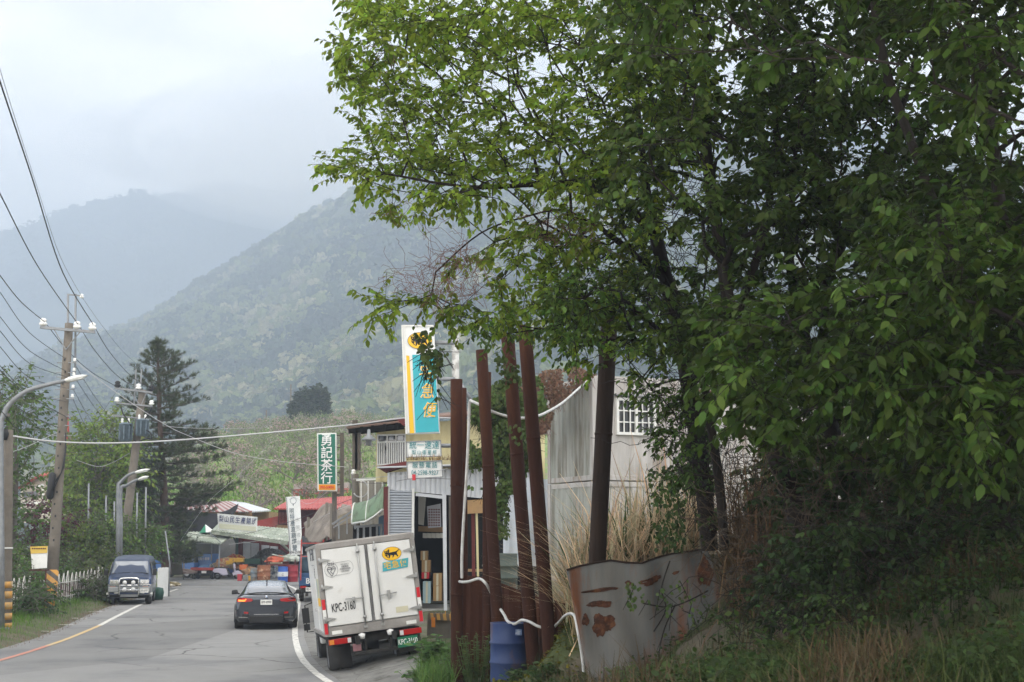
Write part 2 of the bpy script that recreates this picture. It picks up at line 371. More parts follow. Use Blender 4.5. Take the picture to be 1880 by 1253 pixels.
Vf = mountain('far_mountain', FAR_CREST, 2300, 3350, M_mtn2, 260, 60, 130, seed=8.1, um=(-1000, 2800))

# forest on the near mountain: crowns as lumpy leafy domes
def crown_template(seed, n=26):
    r = np.random.default_rng(seed); tv = []; tf = []
    for k in range(n):
        a = r.uniform(0, 2 * pi); zz = r.uniform(-.15, 1); rr = math.sqrt(max(0, 1 - zz * zz)) * r.uniform(.8, 1.05)
        c = np.array([rr * cos(a), rr * sin(a), zz * .95]); nrm = c + r.normal(0, .45, 3); nrm /= np.linalg.norm(nrm)
        t1 = np.cross(nrm, r.normal(0, 1, 3)); t1 /= np.linalg.norm(t1); t2 = np.cross(nrm, t1); s = r.uniform(.3, .5)
        o = len(tv); tv += [c + t1 * s, c + t2 * s * .8, c - t1 * s, c - t2 * s * .8]; tf.append([o, o + 1, o + 2, o + 3])
    return np.array(tv), np.array(tf)
M_crown = mat('forest_leaves', (.05, .08, .03), .9, attr=True, transl=.25)
def forest(name, V, n, ulo, uhi, tlo, thi, size, pal, seed, label=None):
    r = np.random.default_rng(seed); nv, nu = V.shape[:2]; A = []; B = []
    Lp = []; sz = []; cl = []
    u0 = np.array([940 + F * V[0, j, 0] / V[0, j, 1] for j in range(nu)])
    while len(Lp) < n:
        u = r.uniform(ulo, uhi); j = np.interp(u, u0, np.arange(nu)); t = r.uniform(tlo, thi) / 1.25 * (nv - 1)
        j0 = min(int(j), nu - 2); i0 = min(int(t), nv - 2); fj, fi = j - j0, t - i0
        p = (V[i0, j0] * (1 - fj) + V[i0, j0 + 1] * fj) * (1 - fi) + (V[i0 + 1, j0] * (1 - fj) + V[i0 + 1, j0 + 1] * fj) * fi
        s = r.uniform(*size); Lp.append(p); sz.append(s)
        g = noise.noise(Vector((p[0] * .012, p[1] * .008, seed))) + r.normal(0, .3)
        c = pal[0] if g < -.25 else pal[1] if g < .1 else pal[2] if g < .48 else pal[3]
        cl.append(list(np.array(c) * r.uniform(.75, 1.25)) + [1])
    Lp = np.array(Lp); sz = np.array(sz); ang = r.uniform(0, 2 * pi, n); hz = r.uniform(.8, 1.5, n)
    M = np.zeros((n, 3, 3)); M[:, 0, 0] = np.cos(ang) * sz; M[:, 0, 1] = -np.sin(ang) * sz; M[:, 1, 0] = np.sin(ang) * sz; M[:, 1, 1] = np.cos(ang) * sz; M[:, 2, 2] = sz * hz
    tv, tf = crown_template(seed, 22 if n > 5000 else 16)
    return scatter(name, tv, tf, M, Lp, M_crown, cols=cl, kind='stuff', label=label, cat='forest')
PAL = [(.018, .032, .016), (.04, .065, .022), (.15, .185, .045), (.30, .28, .13)]
forest('forest', Vn, 15500, -60, 1980, .06, 1.005, (4.0, 8.0), PAL, 5, 'dense mixed green forest covering the nearer hazy mountain slope')
forest('far_forest', Vf, 2600, -100, 800, .6, 1.003, (8, 14), [(.02, .035, .02), (.03, .05, .025), (.045, .06, .03), (.06, .07, .04)], 9, 'dark forest along the crest of the farther hazy mountain')

# ---- the air
HZ = 1.0
mh = bpy.data.materials.new('haze_air'); mh.use_nodes = True; nh = mh.node_tree; nh.nodes.clear()
ho = nh.nodes.new('ShaderNodeOutputMaterial'); hv = nh.nodes.new('ShaderNodeVolumePrincipled'); nh.links.new(hv.outputs[0], ho.inputs['Volume'])
hv.inputs['Density'].default_value = 0.00071; hv.inputs['Color'].default_value = (.57, .67, .83, 1); hv.inputs['Anisotropy'].default_value = 0.0
mb = MB(); mb.box((0, 1900, 520), (9000, 5200, 1060)); hz = mb.build('haze', mh, kind='stuff', label='pale blue mountain haze filling the valley air', cat='haze')

mm = bpy.data.materials.new('low_cloud'); mm.use_nodes = True; nh = mm.node_tree; nh.nodes.clear()  # cloud over the peaks, built as soft volumes inside the haze
ho = nh.nodes.new('ShaderNodeOutputMaterial'); hv = nh.nodes.new('ShaderNodeVolumePrincipled'); nh.links.new(hv.outputs[0], ho.inputs['Volume'])
hv.inputs['Density'].default_value = 0.0021; hv.inputs['Color'].default_value = (1, 1, 1, 1)
rm = random.Random(4)
bm = bmesh.new()
for (u, v, y, hx, hy, hz_) in ((610, 302, 2800, 430, 420, 115), (720, 285, 2750, 560, 420, 150), (470, 268, 3000, 430, 300, 85), (980, 250, 2700, 700, 450, 140), (700, 318, 2080, 330, 260, 62), (860, 290, 2080, 420, 300, 90)):
    c = P(u, v, y); bmesh.ops.create_icosphere(bm, subdivisions=4, radius=1, matrix=Matrix.Translation(c) @ Matrix.Diagonal((hx, hy, hz_, 1)))
me = bpy.data.meshes.new('cloud_bank'); bm.to_mesh(me); bm.free(); me.materials.append(mm)
for p in me.polygons: p.use_smooth = True
link_mesh('cloud_bank', me, kind='stuff', label='low white cloud swallowing the far mountain top', cat='low_cloud')
def cracks(m, scale=.45, width=.012, dark=.55, tracks=None):
    """hairline cracks, patches and tyre-darkened wheel tracks in a paved surface"""
    N = m.node_tree.nodes; L = m.node_tree.links; b = N['Principled BSDF']; src = b.inputs['Base Color'].links[0].from_socket; tc = N.new('ShaderNodeTexCoord')
    nz = N.new('ShaderNodeTexNoise'); nz.inputs['Scale'].default_value = 1.1; nz.inputs['Detail'].default_value = 6; L.new(tc.outputs['Object'], nz.inputs['Vector'])
    ad = N.new('ShaderNodeMix'); ad.data_type = 'VECTOR'; ad.inputs[0].default_value = .35; L.new(tc.outputs['Object'], ad.inputs[4]); L.new(nz.outputs['Color'], ad.inputs[5])
    vo = N.new('ShaderNodeTexVoronoi'); vo.feature = 'DISTANCE_TO_EDGE'; vo.inputs['Scale'].default_value = scale; L.new(ad.outputs[1], vo.inputs['Vector'])
    mr = N.new('ShaderNodeMapRange'); mr.inputs[1].default_value = 0; mr.inputs[2].default_value = width; mr.inputs[3].default_value = 1; mr.inputs[4].default_value = 0; L.new(vo.outputs['Distance'], mr.inputs[0])
    n2 = N.new('ShaderNodeTexNoise'); n2.inputs['Scale'].default_value = .16; L.new(tc.outputs['Object'], n2.inputs['Vector']); m2 = N.new('ShaderNodeMapRange'); m2.inputs[1].default_value = .42; m2.inputs[2].default_value = .55; L.new(n2.outputs['Fac'], m2.inputs[0])
    mu = N.new('ShaderNodeMath'); mu.operation = 'MULTIPLY'; L.new(mr.outputs[0], mu.inputs[0]); L.new(m2.outputs[0], mu.inputs[1])
    x = N.new('ShaderNodeMix'); x.data_type = 'RGBA'; L.new(mu.outputs[0], x.inputs[0]); L.new(src, x.inputs[6]); x.inputs[7].default_value = (.035, .035, .035, 1)
    v2 = N.new('ShaderNodeTexVoronoi'); v2.inputs['Scale'].default_value = .11; mp = N.new('ShaderNodeMapping'); mp.inputs['Scale'].default_value = (1.6, .5, 1); L.new(tc.outputs['Object'], mp.inputs[0]); L.new(mp.outputs[0], v2.inputs['Vector'])
    bw = N.new('ShaderNodeSeparateColor'); L.new(v2.outputs['Color'], bw.inputs[0]); m3 = N.new('ShaderNodeMapRange'); m3.inputs[3].default_value = .80; m3.inputs[4].default_value = 1.08; L.new(bw.outputs[0], m3.inputs[0])
    x2 = N.new('ShaderNodeMix'); x2.data_type = 'RGBA'; x2.blend_type = 'MULTIPLY'; x2.inputs[0].default_value = 1; L.new(x.outputs[2], x2.inputs[6]); L.new(m3.outputs[0], x2.inputs[7]); L.new(x2.outputs[2], b.inputs['Base Color'])
cracks(M_asphalt); cracks(M_apron, .9, .012)
# ---------------------------------------------------------------- materials for street things
M_conc = mat('pole_concrete', (.19, .165, .135), .9, col2=(.125, .11, .092), scale=1.6, detail=8, bump=.3, bscale=25, stain=(.085, .07, .058), stain_scale=1.0, stain_lo=.55, stain_hi=.75)
M_galv = mat('galvanised_steel', (.27, .28, .29), .5, metal=.4, col2=(.20, .21, .22), scale=4)
M_porc = mat('white_porcelain', (.8, .8, .78), .2)
M_wire = mat('black_cable', (.02, .02, .022), .6)
M_wirew = mat('pale_cable', (.46, .46, .47), .6)
M_white = mat('white_paint', (.74, .74, .71), .55, col2=(.60, .60, .57), scale=3, detail=7, lo=.5, hi=.75)
M_blk = mat('black_plastic', (.015, .015, .016), .5)
M_trans = mat('transformer_paint', (.16, .21, .25), .5, col2=(.11, .15, .18), scale=5, stain=(.20, .12, .07), stain_scale=5, stain_lo=.66, stain_hi=.74)
M_greenbox = mat('grey_cabinet', (.30, .33, .30), .6)

def stripe_mat(name, ca, cb, freq, direction, duty=.5, rough=.6, base=None, split=None):
    m = bpy.data.materials.new(name); m.use_nodes = True; N = m.node_tree.nodes; L = m.node_tree.links; b = N['Principled BSDF']; b.inputs['Roughness'].default_value = rough
    tc = N.new('ShaderNodeTexCoord'); dt = N.new('ShaderNodeVectorMath'); dt.operation = 'DOT_PRODUCT'; dt.inputs[1].default_value = direction
    L.new(tc.outputs['Object'], dt.inputs[0]); mu = N.new('ShaderNodeMath'); mu.operation = 'MULTIPLY'; mu.inputs[1].default_value = freq; L.new(dt.outputs['Value'], mu.inputs[0])
    fr = N.new('ShaderNodeMath'); fr.operation = 'FRACT'; L.new(mu.outputs[0], fr.inputs[0]); gt = N.new('ShaderNodeMath'); gt.operation = 'GREATER_THAN'; gt.inputs[1].default_value = duty; L.new(fr.outputs[0], gt.inputs[0])
    nz = N.new('ShaderNodeTexNoise'); nz.inputs['Scale'].default_value = 6; nz.inputs['Detail'].default_value = 8; L.new(tc.outputs['Object'], nz.inputs['Vector'])
    mx = N.new('ShaderNodeMix'); mx.data_type = 'RGBA'; mx.inputs[6].default_value = (*ca, 1); mx.inputs[7].default_value = (*cb, 1); L.new(gt.outputs[0], mx.inputs[0])
    mr = N.new('ShaderNodeMapRange'); mr.inputs[1].default_value = .45; mr.inputs[2].default_value = .75; mr.inputs[4].default_value = .6; L.new(nz.outputs['Fac'], mr.inputs[0])
    m2 = N.new('ShaderNodeMix'); m2.data_type = 'RGBA'; m2.inputs[7].default_value = (.16, .12, .09, 1); L.new(mr.outputs[0], m2.inputs[0]); L.new(mx.outputs[2], m2.inputs[6]); L.new(m2.outputs[2], b.inputs['Base Color'])
    return m
M_stripe = stripe_mat('hazard_paint', (.55, .27, .04), (.06, .055, .05), 2.6, (.75, .3, 1.0))
M_ored = mat('orange_band_paint', (.55, .27, .05), .6, col2=(.35, .25, .12), scale=6)

TEXT_CACHE = {}
def text(s, size, m, parent, loc, rot=(pi / 2, 0, 0), depth=.004, sx=1.0, name='lettering', align='CENTER', bold=0.0, spacing=1.0, shear=0.0):
    c = bpy.data.curves.new(name, 'FONT'); c.body = s; c.size = size; c.align_x = align; c.align_y = 'CENTER'; c.extrude = depth / 2; c.offset = bold * size; c.space_character = spacing; c.shear = shear
    c.resolution_u = 3
    o = bpy.data.objects.new('tmp_text', c); COL.objects.link(o)
    dg = bpy.context.evaluated_depsgraph_get(); me = bpy.data.meshes.new_from_object(o.evaluated_get(dg)); bpy.data.objects.remove(o)
    me.materials.clear(); me.materials.append(m); me.name = name
    q = link_mesh(name, me, parent); q.location = loc; q.rotation_euler = rot; q.scale = (sx, 1, 1)
    return q
def char_h(me): zs = [v.co.y for v in me.vertices]; return min(zs), max(zs)

# ---------------------------------------------------------------- utility poles
def insulator(parent, loc, s=1.0, black=False):
    mb = MB(); mb.lathe([(0, 0), (.05 * s, 0), (.13 * s, .05 * s), (.14 * s, .10 * s), (.08 * s, .14 * s), (.11 * s, .17 * s), (.11 * s, .22 * s), (.05 * s, .27 * s), (0, .28 * s)], n=12)
    o = mb.build('insulator', M_blk if black else M_porc, parent, loc=loc); return o
def pole(name, ubase, vbase, utop, vtop, Y, r0, r1, label, mb_extra=None, zbase=None, cat='utility pole', group=None, m=None):
    T = P(utop, vtop, Y); B = P(ubase, vbase, Y)
    gz = h1(B.x, B.y) if zbase is None else zbase
    d = (T - B).normalized(); B = B + d * ((gz - .2 - B.z) / d.z)
    root = empty(name, B, label=label, cat=cat, group=group)
    mb = MB(); mb.tube([Vector((0, 0, 0)) + (T - B) * t for t in (0, .25, .5, .75, 1)], [r0 + (r1 - r0) * t for t in (0, .25, .5, .75, 1)], n=16)
    mb.build('shaft', m or M_conc, root)
    return root, B, T
root1, B1, T1 = pole('utility_pole', 91, 1134, 127, 594, 52, .21, .15, 'tall weathered concrete power pole with black and orange stripes at its foot', group=None)
def onp(B, T, v, Y):  # point on pole axis at photo row v (relative to B)
    lo, hi = 0.0, 1.0
    for _ in range(30):
        m_ = (lo + hi) / 2; q = B + (T - B) * m_
        if proj([q])[0][1] > v: lo = m_
        else: hi = m_
    return B + (T - B) * lo
mb = MB(); a = onp(B1, T1, 1134, 52) - B1; b = onp(B1, T1, 1046, 52) - B1
mb.tube([a, a * .5 + b * .5, b], [.216, .213, .209], n=20); mb.build('hazard_stripes', M_stripe, root1)
def crossarm(root, B, T, v, ul, ur, Y, th=.1, ins=(), brace=True, vl=None, vr=None, name='crossarm'):
    c = onp(B, T, v, Y); off = Vector((0, -.24, 0)); a = P(ul, vl or v, c.y) + off - B; b = P(ur, vr or v, c.y) + off - B
    mb = MB(); mb.beam(a, b, th, th); mb.build(name, M_galv, root, bevel=.008)
    if brace:
        for s, e in ((a, -1), (b, 1)):
            q = (s + (c - B + off)) * .5; mb = MB(); mb.beam(q, c - B + off - Vector((0, 0, .75)), .045, .03); mb.build('brace', M_galv, root)
    for (u, s, blk) in ins:
        t = (u - ul) / (ur - ul); p = a + (b - a) * t; insulator(root, p + Vector((0, 0, th / 2)), s, blk)
crossarm(root1, B1, T1, 607, 78, 178, 52, ins=((83, 1.1, False), (145, 1.1, False), (173, 1.1, False)), vl=603, vr=612)
mb = MB()
for u in (124, 138): mb.beam(P(u, 700, 52.3) - B1, P(u + 1, 540, 52.3) - B1, .06, .06)
mb.beam(P(124, 541, 52.3) - B1, P(152, 544, 52.3) - B1, .05, .05); mb.build('lightning_bracket', M_galv, root1); insulator(root1, P(150, 548, 52.2) - B1, .6)
for v in (665, 683, 691, 714, 731): insulator(root1, onp(B1, T1, v, 52) - B1 + Vector((.33, -.1, 0)), .5)
mb = MB()
for v in (667, 685, 693, 716, 733, 765, 782, 800): c = onp(B1, T1, v, 52) - B1; mb.beam(c + Vector((-.32, -.1, 0)), c + Vector((.4, -.1, 0)), .035)
mb.build('spool_bracket', M_galv, root1)
mb = MB(); c = P(94, 893, 51.7) - B1; mb.tube([c + Vector((-.02, 0, -.48)), c + Vector((-.03, 0, -.4)), c + Vector((0, 0, 0)), c + Vector((.03, 0, .42)), c + Vector((.03, 0, .5))], [.06, .13, .14, .13, .06], n=12)
mb.build('cable_closure', M_blk, root1)
mb = MB(); mb.tube([P(121, 795, 51.7) - B1, P(120, 830, 51.7) - B1, P(113, 868, 51.65) - B1, P(101, 885, 51.6) - B1], .025, n=6); mb.tube([P(122, 820, 51.7) - B1, P(117, 858, 51.6) - B1, P(98, 900, 51.6) - B1], .02, n=6); mb.build('down_cable', M_blk, root1)
mb = MB()
for k in range(17):
    c = onp(B1, T1, 640 + k * 22, 52) - B1; rr = .155 + .05 * k / 17; mb.box(c + Vector((.03 * (-1) ** k, -rr, 0)), (.05, .03, .08))
mb.build('step_hole', M_blk, root1, kind='stuff')

root0, B0, T0 = pole('utility_pole', 11, 1168, 16, 790, 41.5, .155, .13, 'short concrete pole with orange bands beside the street lamp at the left edge')
for v0, v1 in ((1068, 1080), (1086, 1099), (1106, 1119), (1126, 1138), (1144, 1156)):
    a = onp(B0, T0, v1, 41) - B0; b = onp(B0, T0, v0, 41) - B0; mb = MB(); mb.tube([a, b], .162, n=16); mb.build('orange_band', M_ored, root0)
mb = MB(); a = onp(B0, T0, 1008, 41) - B0; mb.tube([a, a + Vector((0, 0, .04))], .16, n=16); mb.build('steel_band', M_white, root0)
mb = MB(); c = P(10, 797, 41.3) - B0; mb.tube([c + Vector((0, 0, .14)), c, c - Vector((0, 0, .18))], [.05, .1, .05], n=10); mb.build('cable_clamp', M_blk, root0)

root2, B2, T2 = pole('utility_pole', 227, 1006, 262, 716, 74, .25, .19, 'leaning concrete power pole carrying two grey transformers in front of the pine')
crossarm(root2, B2, T2, 720, 213, 282, 74, .1, ins=((218, 1.3, True), (256, 1.2, False), (279, 1.2, True)), vl=714, vr=722)
crossarm(root2, B2, T2, 744, 216, 282, 74, .08, ins=((217, 1.0, False), (280, 1.0, False)), brace=False, vl=741, vr=747)
crossarm(root2, B2, T2, 768, 211, 276, 74, .08, brace=False, vl=764, vr=771)
mb = MB()
for u in (248, 258): mb.beam(P(u - 2, 745, 74.2) - B2, P(u + 2, 678, 74.2) - B2, .09, .06)
mb.build('lightning_bracket', M_galv, root2)
for (u, v0, v1, r) in ((230, 778, 811, .33), (261, 771, 801, .32)):
    a = P(u, v0, 73.5) - B2; b = P(u, v1, 73.5) - B2; hgt = a.z - b.z
    mb = MB(); mb.lathe([(0, 0), (r, 0), (r, hgt * .93), (r * 1.06, hgt * .93), (r * 1.06, hgt), (r * .3, hgt * 1.06), (0, hgt * 1.06)], n=18)
    for k in range(8): mb.box((r * 1.04 * cos(k * pi / 4), r * 1.04 * sin(k * pi / 4), hgt * .5), (.04, .04, hgt * .8), rot=(0, 0, k * pi / 4))
    t_ = mb.build('transformer', M_trans, root2, loc=b, label='grey-green transformer drum' if u > 240 else 'dark grey transformer drum')
    mb = MB()
    for k in (-1, 1): mb.lathe([(.05, 0), (.07, .05), (.05, .1), (.07, .15), (.04, .22), (0, .24)], c=(k * r * .5, -r * .3, hgt * 1.04), n=8)
    mb.build('bushing', M_porc, t_)
mb = MB()
for pts in (((222, 745), (226, 760), (232, 768), (240, 782)), ((279, 748), (272, 762), (266, 770)), ((247, 808), (252, 812), (262, 808), (276, 805)), ((268, 790), (276, 795), (279, 806))):
    mb.tube(catmull([P(u, v, 73.3) - B2 for u, v in pts], 4), .035, n=5)
mb.build('jumper_cable', M_blk, root2)
root3 = empty('utility_pole', (P(147, 965, 92).x, 92, -3.0), label='pair of slim concrete poles strapped together and leaning behind the hedge', cat='utility pole')
B3 = Vector(root3.location)
for (ub, ut, vt) in ((158, 128, 797), (148, 130, 860)):
    b = P(ub, 985, 92); b.z = b.z; mb = MB(); mb.tube([b - B3 - Vector((0, 0, 2)), P(ut, vt, 92) - B3], [.2, .14], n=12); mb.build('shaft', M_conc, root3)
mb = MB(); mb.beam(P(118, 827, 91.8) - B3, P(153, 818, 91.8) - B3, .1); mb.build('crossarm', M_galv, root3)
for u in (122, 134, 147): insulator(root3, P(u, 825 - (u - 118) * .25, 91.8) - B3, .8)
# far small poles on the orchard crest
for (u, v0, v1, arm) in ((534, 706, 800, 1), (489, 753, 800, 0)):
    q = P(u, v1, 250); r_ = empty('utility_pole', q, label='tiny far power pole with a crossarm beside the dark cedar' if arm else 'tiny bare far pole on the orchard crest left of the cedar', cat='utility pole')
    mb = MB(); mb.tube([Vector((0, 0, -1)), P(u, v0, 250) - q], [.16, .12], n=8); mb.build('shaft', M_conc, r_)
    if arm: mb = MB(); z_ = (P(u, 722, 250) - q); mb.beam(z_ + Vector((-.9, 0, 0)), z_ + Vector((.9, 0, 0)), .12); mb.build('crossarm', M_galv, r_)
    else: mb = MB(); mb.box(P(u + 3, 785, 250) - q, (1.2, .3, .5)); mb.build('box', M_white, r_)

# ---------------------------------------------------------------- street lamps
def lamp(ub, vb, pts, Y, label, r=.07, head=None, zb=None):
    B = P(ub, vb, Y); B.z = h1(B.x, B.y) - .05 if zb is None else zb
    root = empty('street_lamp', B, label=label, cat='street lamp', group=None)
    pp = [Vector((0, 0, 0))] + [P(u, v, Y) - B for u, v in pts]
    mb = MB(); pc = [pp[0]] + catmull(pp[1:], 6); n = len(pc); mb.tube(pc, [r * (1 - .45 * i / n) for i in range(n)], n=12); mb.build('pole', M_galv, root)
    a = P(*head[0], Y) - B; b = P(*head[1], Y) - B; d = (b - a); L = d.length; d.normalize(); side = Vector((0, 1, 0)); up = side.cross(d) * -1
    if up.z < 0: up = -up
    mb = MB(); secs = []
    for t, w, h in ((0, .06, .05), (.15, .10, .07), (.45, .15, .09), (.8, .13, .06), (1, .05, .02)):
        c = a + d * L * t; secs.append([c + side * w * cos(k * pi / 4) + up * h * sin(k * pi / 4) for k in range(9)])
    mb.sheet(secs); mb.build('lamp_head', M_white, root)
    mb = MB(); c = a + d * L * .55 - up * .05; mb.beam(c - d * L * .25, c + d * L * .25, .2, .03, up=up); mb.build('lens', M_porc, root)
    mb = MB(); mb.box((0, 0, .04), (.34, .34, .08)); mb.build('base_plate', M_galv, root)
    return root
lamp(2, 1168, [(2, 1000), (1, 800), (6, 765), (20, 740), (50, 718), (90, 706), (122, 699)], 41.0, 'large grey street lamp curving over the verge at the left edge', r=.095, head=((120, 699), (160, 690)))
lamp(217, 1040, [(217, 960), (217, 896), (221, 886), (235, 873), (250, 867)], 66, 'silver twin-neighbour street lamp with the higher arm, in front of the leaning pole', r=.10, head=((248, 868), (275, 862)))
lamp(223, 1036, [(222, 960), (222, 900), (232, 892), (245, 884), (256, 880)], 67, 'silver street lamp with the lower arm just right of its taller neighbour', r=.09, head=((254, 881), (273, 875)))
# ---------------------------------------------------------------- slim stakes behind the hedge
for k, (u, v0, v1) in enumerate(((163, 888, 985), (195, 910, 985), (210, 921, 985), (252, 905, 985), (268, 895, 995))):
    a = P(u, v1, 72); mb = MB(); mb.tube([Vector((0, 0, -1.2)), P(u + (2, 3, 0, -4, 0)[k] * 0, v0, 72) - a], .045, n=6)
    lb = ('first slim pale stake, standing left of the hedge', 'second slim pale stake, leaning above the bush', 'shortest slim pale stake beside the lamp posts', 'slim pale stake leaning right of the transformer pole', 'tallest slim pale stake in front of the pine trunk')[k]
    mb.build('stake', M_galv, loc=a, label=lb, cat='stake', group='slim stakes behind the hedge')

# ---------------------------------------------------------------- cables
WN = 0
def cable(pts, r=.014, m=None, label='', group='overhead power cables', name='power_cable', n=8):
    """pts (u, v, Y)"""
    r = r * (.72 if 'cable' in name else 1); q = [P(*p) for p in pts]; o = q[0].copy(); q = [x - o for x in q]
    mb = MB(); mb.tube(catmull(q, n), r, n=5, caps=False); return mb.build(name, m or M_wire, loc=o, label=label, cat='cable', group=group, norm=False)
cable([(-40, 20, 24), (0, 150, 27), (60, 330, 34), (115, 500, 44), (173, 599, 52)], .024, label='thickest black cable sweeping down to the right-hand insulator of the striped pole')
cable([(-40, -30, 24), (0, 128, 27), (70, 350, 37), (110, 470, 45), (150, 545, 52)], .008, label='thinnest high wire running to the bracket on top of the striped pole')
cable([(-30, 300, 30), (0, 356, 32), (70, 490, 42), (145, 598, 52)], .021, label='black cable reaching the middle insulator of the striped pole')
cable([(-30, 465, 32), (0, 506, 34), (40, 556, 43), (83, 592, 52)], .019, label='black cable reaching the left insulator of the striped pole')
cable([(173, 599, 52), (200, 645, 60), (240, 690, 68), (279, 716, 74)], .02, label='black cable between the right insulators of the striped and the transformer pole')
cable([(145, 598, 52), (175, 645, 60), (215, 690, 68), (256, 717, 74)], .02, label='black cable between the middle insulators of the striped and the transformer pole')
cable([(83, 592, 52), (125, 645, 59), (170, 685, 67), (218, 712, 74)], .02, label='black cable between the left insulators of the striped and the transformer pole')
cable([(150, 545, 52), (185, 595, 60), (225, 645, 68), (262, 678, 74)], .008, label='thin wire between the tops of the striped and the transformer pole')
for k, (v0, vm, v1) in enumerate(((537, 612, 660), (582, 645, 682), (608, 668, 692), (637, 694, 713), (672, 722, 738))):
    cable([(-20, v0 - 25, 33), (0, v0, 34), (55, vm, 43), (122, v1, 52)], .013, label=('uppermost', 'second', 'third', 'fourth', 'fifth')[k] + ' of the five parallel service wires arriving at the striped pole from the left', group='service wires left of the striped pole')
for k, pp in enumerate((((-10, 670, 38), (0, 680, 39), (50, 725, 46), (122, 766, 52)), ((-10, 710, 38), (0, 720, 39), (50, 760, 46), (108, 786, 52)), ((-10, 745, 38), (0, 752, 39), (40, 795, 46), (102, 820, 52)))):
    cable(pp, .018, label=('upper', 'middle', 'lowest')[k] + ' heavy telephone cable sagging to the striped pole below the lamp arm', group='telephone cables')
for k, pp in enumerate((((135, 665, 52), (175, 730, 60), (228, 800, 70)), ((135, 690, 52), (175, 750, 60), (222, 812, 70)), ((135, 716, 52), (165, 770, 60), (200, 825, 70)), ((134, 733, 52), (155, 780, 58), (180, 830, 66)), ((124, 766, 52), (165, 800, 60), (205, 836, 68)), ((122, 800, 52), (165, 845, 62), (250, 900, 70), (330, 960, 85)))):
    cable(pp, .014, label=('first', 'second', 'third', 'fourth', 'fifth', 'lowest and longest')[k] + ' wire fanning down to the right from the striped pole', group='service wires right of the striped pole')
cable([(140, 666, 51.8), (215, 722, 52), (300, 778, 53), (350, 802, 54), (430, 832, 55), (520, 848, 55.5), (640, 858, 56)], .016, M_wirew, label='long pale bundled cable from the striped pole across the orchard to the right', group='pale cables')
cable([(24, 801, 41.2), (100, 811, 41.5), (200, 814, 42), (320, 809, 43), (480, 796, 44), (650, 780, 45), (742, 768, 46), (830, 768, 46)], .033, M_wirew, label='thick white cable crossing low over the road from the short pole', group='pale cables')
cable([(-5, 838, 41), (50, 820, 46), (105, 794, 51.6)], .012, M_wirew, label='thin pale wire rising from the street lamp to the striped pole', group='pale cables')
cable([(160, 800, 62), (190, 755, 68), (216, 716, 73.5)], .014, label='black guy wire crossing up to the transformer pole, left one', group='guy wires')
cable([(206, 790, 68), (225, 762, 71), (244, 735, 73.5)], .014, label='black guy wire crossing up to the transformer pole, right one', group='guy wires')
cable([(140, 845, 80), (180, 857, 78), (210, 848, 76), (238, 832, 74)], .014, M_wirew, label='pale slack wire between the twin poles and the transformer pole', group='pale cables')
cable([(300, 783, 74), (400, 787, 90), (489, 786, 250)], .014, M_wirew, label='thin pale wire passing the pine towards the orchard crest', group='pale cables')
cable([(320, 1010, 88), (380, 925, 86), (430, 880, 84), (500, 810, 82)], .013, M_wirew, label='straight pale guy wire slanting up over the orchard', group='pale cables')
cable([(280, 940, 84), (330, 975, 84), (420, 985, 84), (520, 962, 82), (650, 915, 60)], .016, label='dark wire sagging across the front of the market sign', group='market wires')
cable([(420, 1000, 84), (520, 985, 80), (600, 945, 62), (650, 925, 58)], .012, M_wirew, label='pale wire running from the market roof past the tall faded sign', group='market wires')
cable([(520, 895, 82), (545, 915, 80), (570, 925, 78), (616, 890, 58)], .012, M_wirew, label='pale wire drooping beside the foot of the green sign', group='market wires')
cable([(648, 880, 50), (700, 876, 47), (745, 873, 44), (822, 861, 43.4)], .012, M_wirew, label='pale wire crossing in front of the service sign', group='shop wires')
cable([(648, 885, 50), (700, 888, 48), (760, 879, 44), (830, 880, 43)], .01, M_wire, label='thin dark wire along the top of the shop front', group='shop wires')

# ---------------------------------------------------------------- white picket fence
M_fence = mat('fence_paint', (.66, .66, .64), .5, metal=.0, col2=(.45, .42, .38), scale=7, stain=(.22, .10, .06), stain_scale=6, stain_lo=.6, stain_hi=.7)
M_rboard = mat('red_brown_board', (.10, .028, .02), .8, col2=(.06, .03, .025), scale=4)
FP = [G(-30, 1139, .2), G(30, 1124, .2), G(110, 1107, .2), G(195, 1089, .2)]
fence = empty('picket_fence', FP[1], label='white steel fence of pointed hoops along the grassy verge', cat='fence')
fpts = catmull(FP, 30); L = 0; cum = [0]
for i in range(1, len(fpts)): L += (fpts[i] - fpts[i - 1]).length; cum.append(L)
def along(d):
    i = min(max(np.searchsorted(cum, d) - 1, 0), len(fpts) - 2); t = (d - cum[i]) / max(cum[i + 1] - cum[i], 1e-6); return fpts[i].lerp(fpts[i + 1], t)
mb = MB(); w = .17
path = [(-w, 0), (-w, .86), (-w * .9, .98), (0, 1.2), (w * .9, .98), (w, .86), (w, 0)]
mb.tube([(x, 0, z) for x, z in path], .022, n=6); pk_me = mb.mesh('picket', [M_fence])
d = .2; k = 0
while d < L - .1:
    p = along(d); p2 = along(min(d + .1, L)); z0 = h1(p.x, p.y)
    o = link_mesh('picket', pk_me, fence); o.location = (p.x - FP[1].x, p.y - FP[1].y, z0 - FP[1].z); o.rotation_euler = (0, rng.normal(0, .03), math.atan2(p2.y - p.y, p2.x - p.x)); o.scale = (1, 1, rng.uniform(.93, 1.04))
    d += .80; k += 1
for z_ in (.25, .80):
    mb = MB(); mb.tube([(along(x).x - FP[1].x, along(x).y - FP[1].y + .03, h1(along(x).x, along(x).y) + z_ - FP[1].z) for x in np.arange(0, L, .8)], .018, n=6); mb.build('rail', M_fence, fence)
d = L * .40
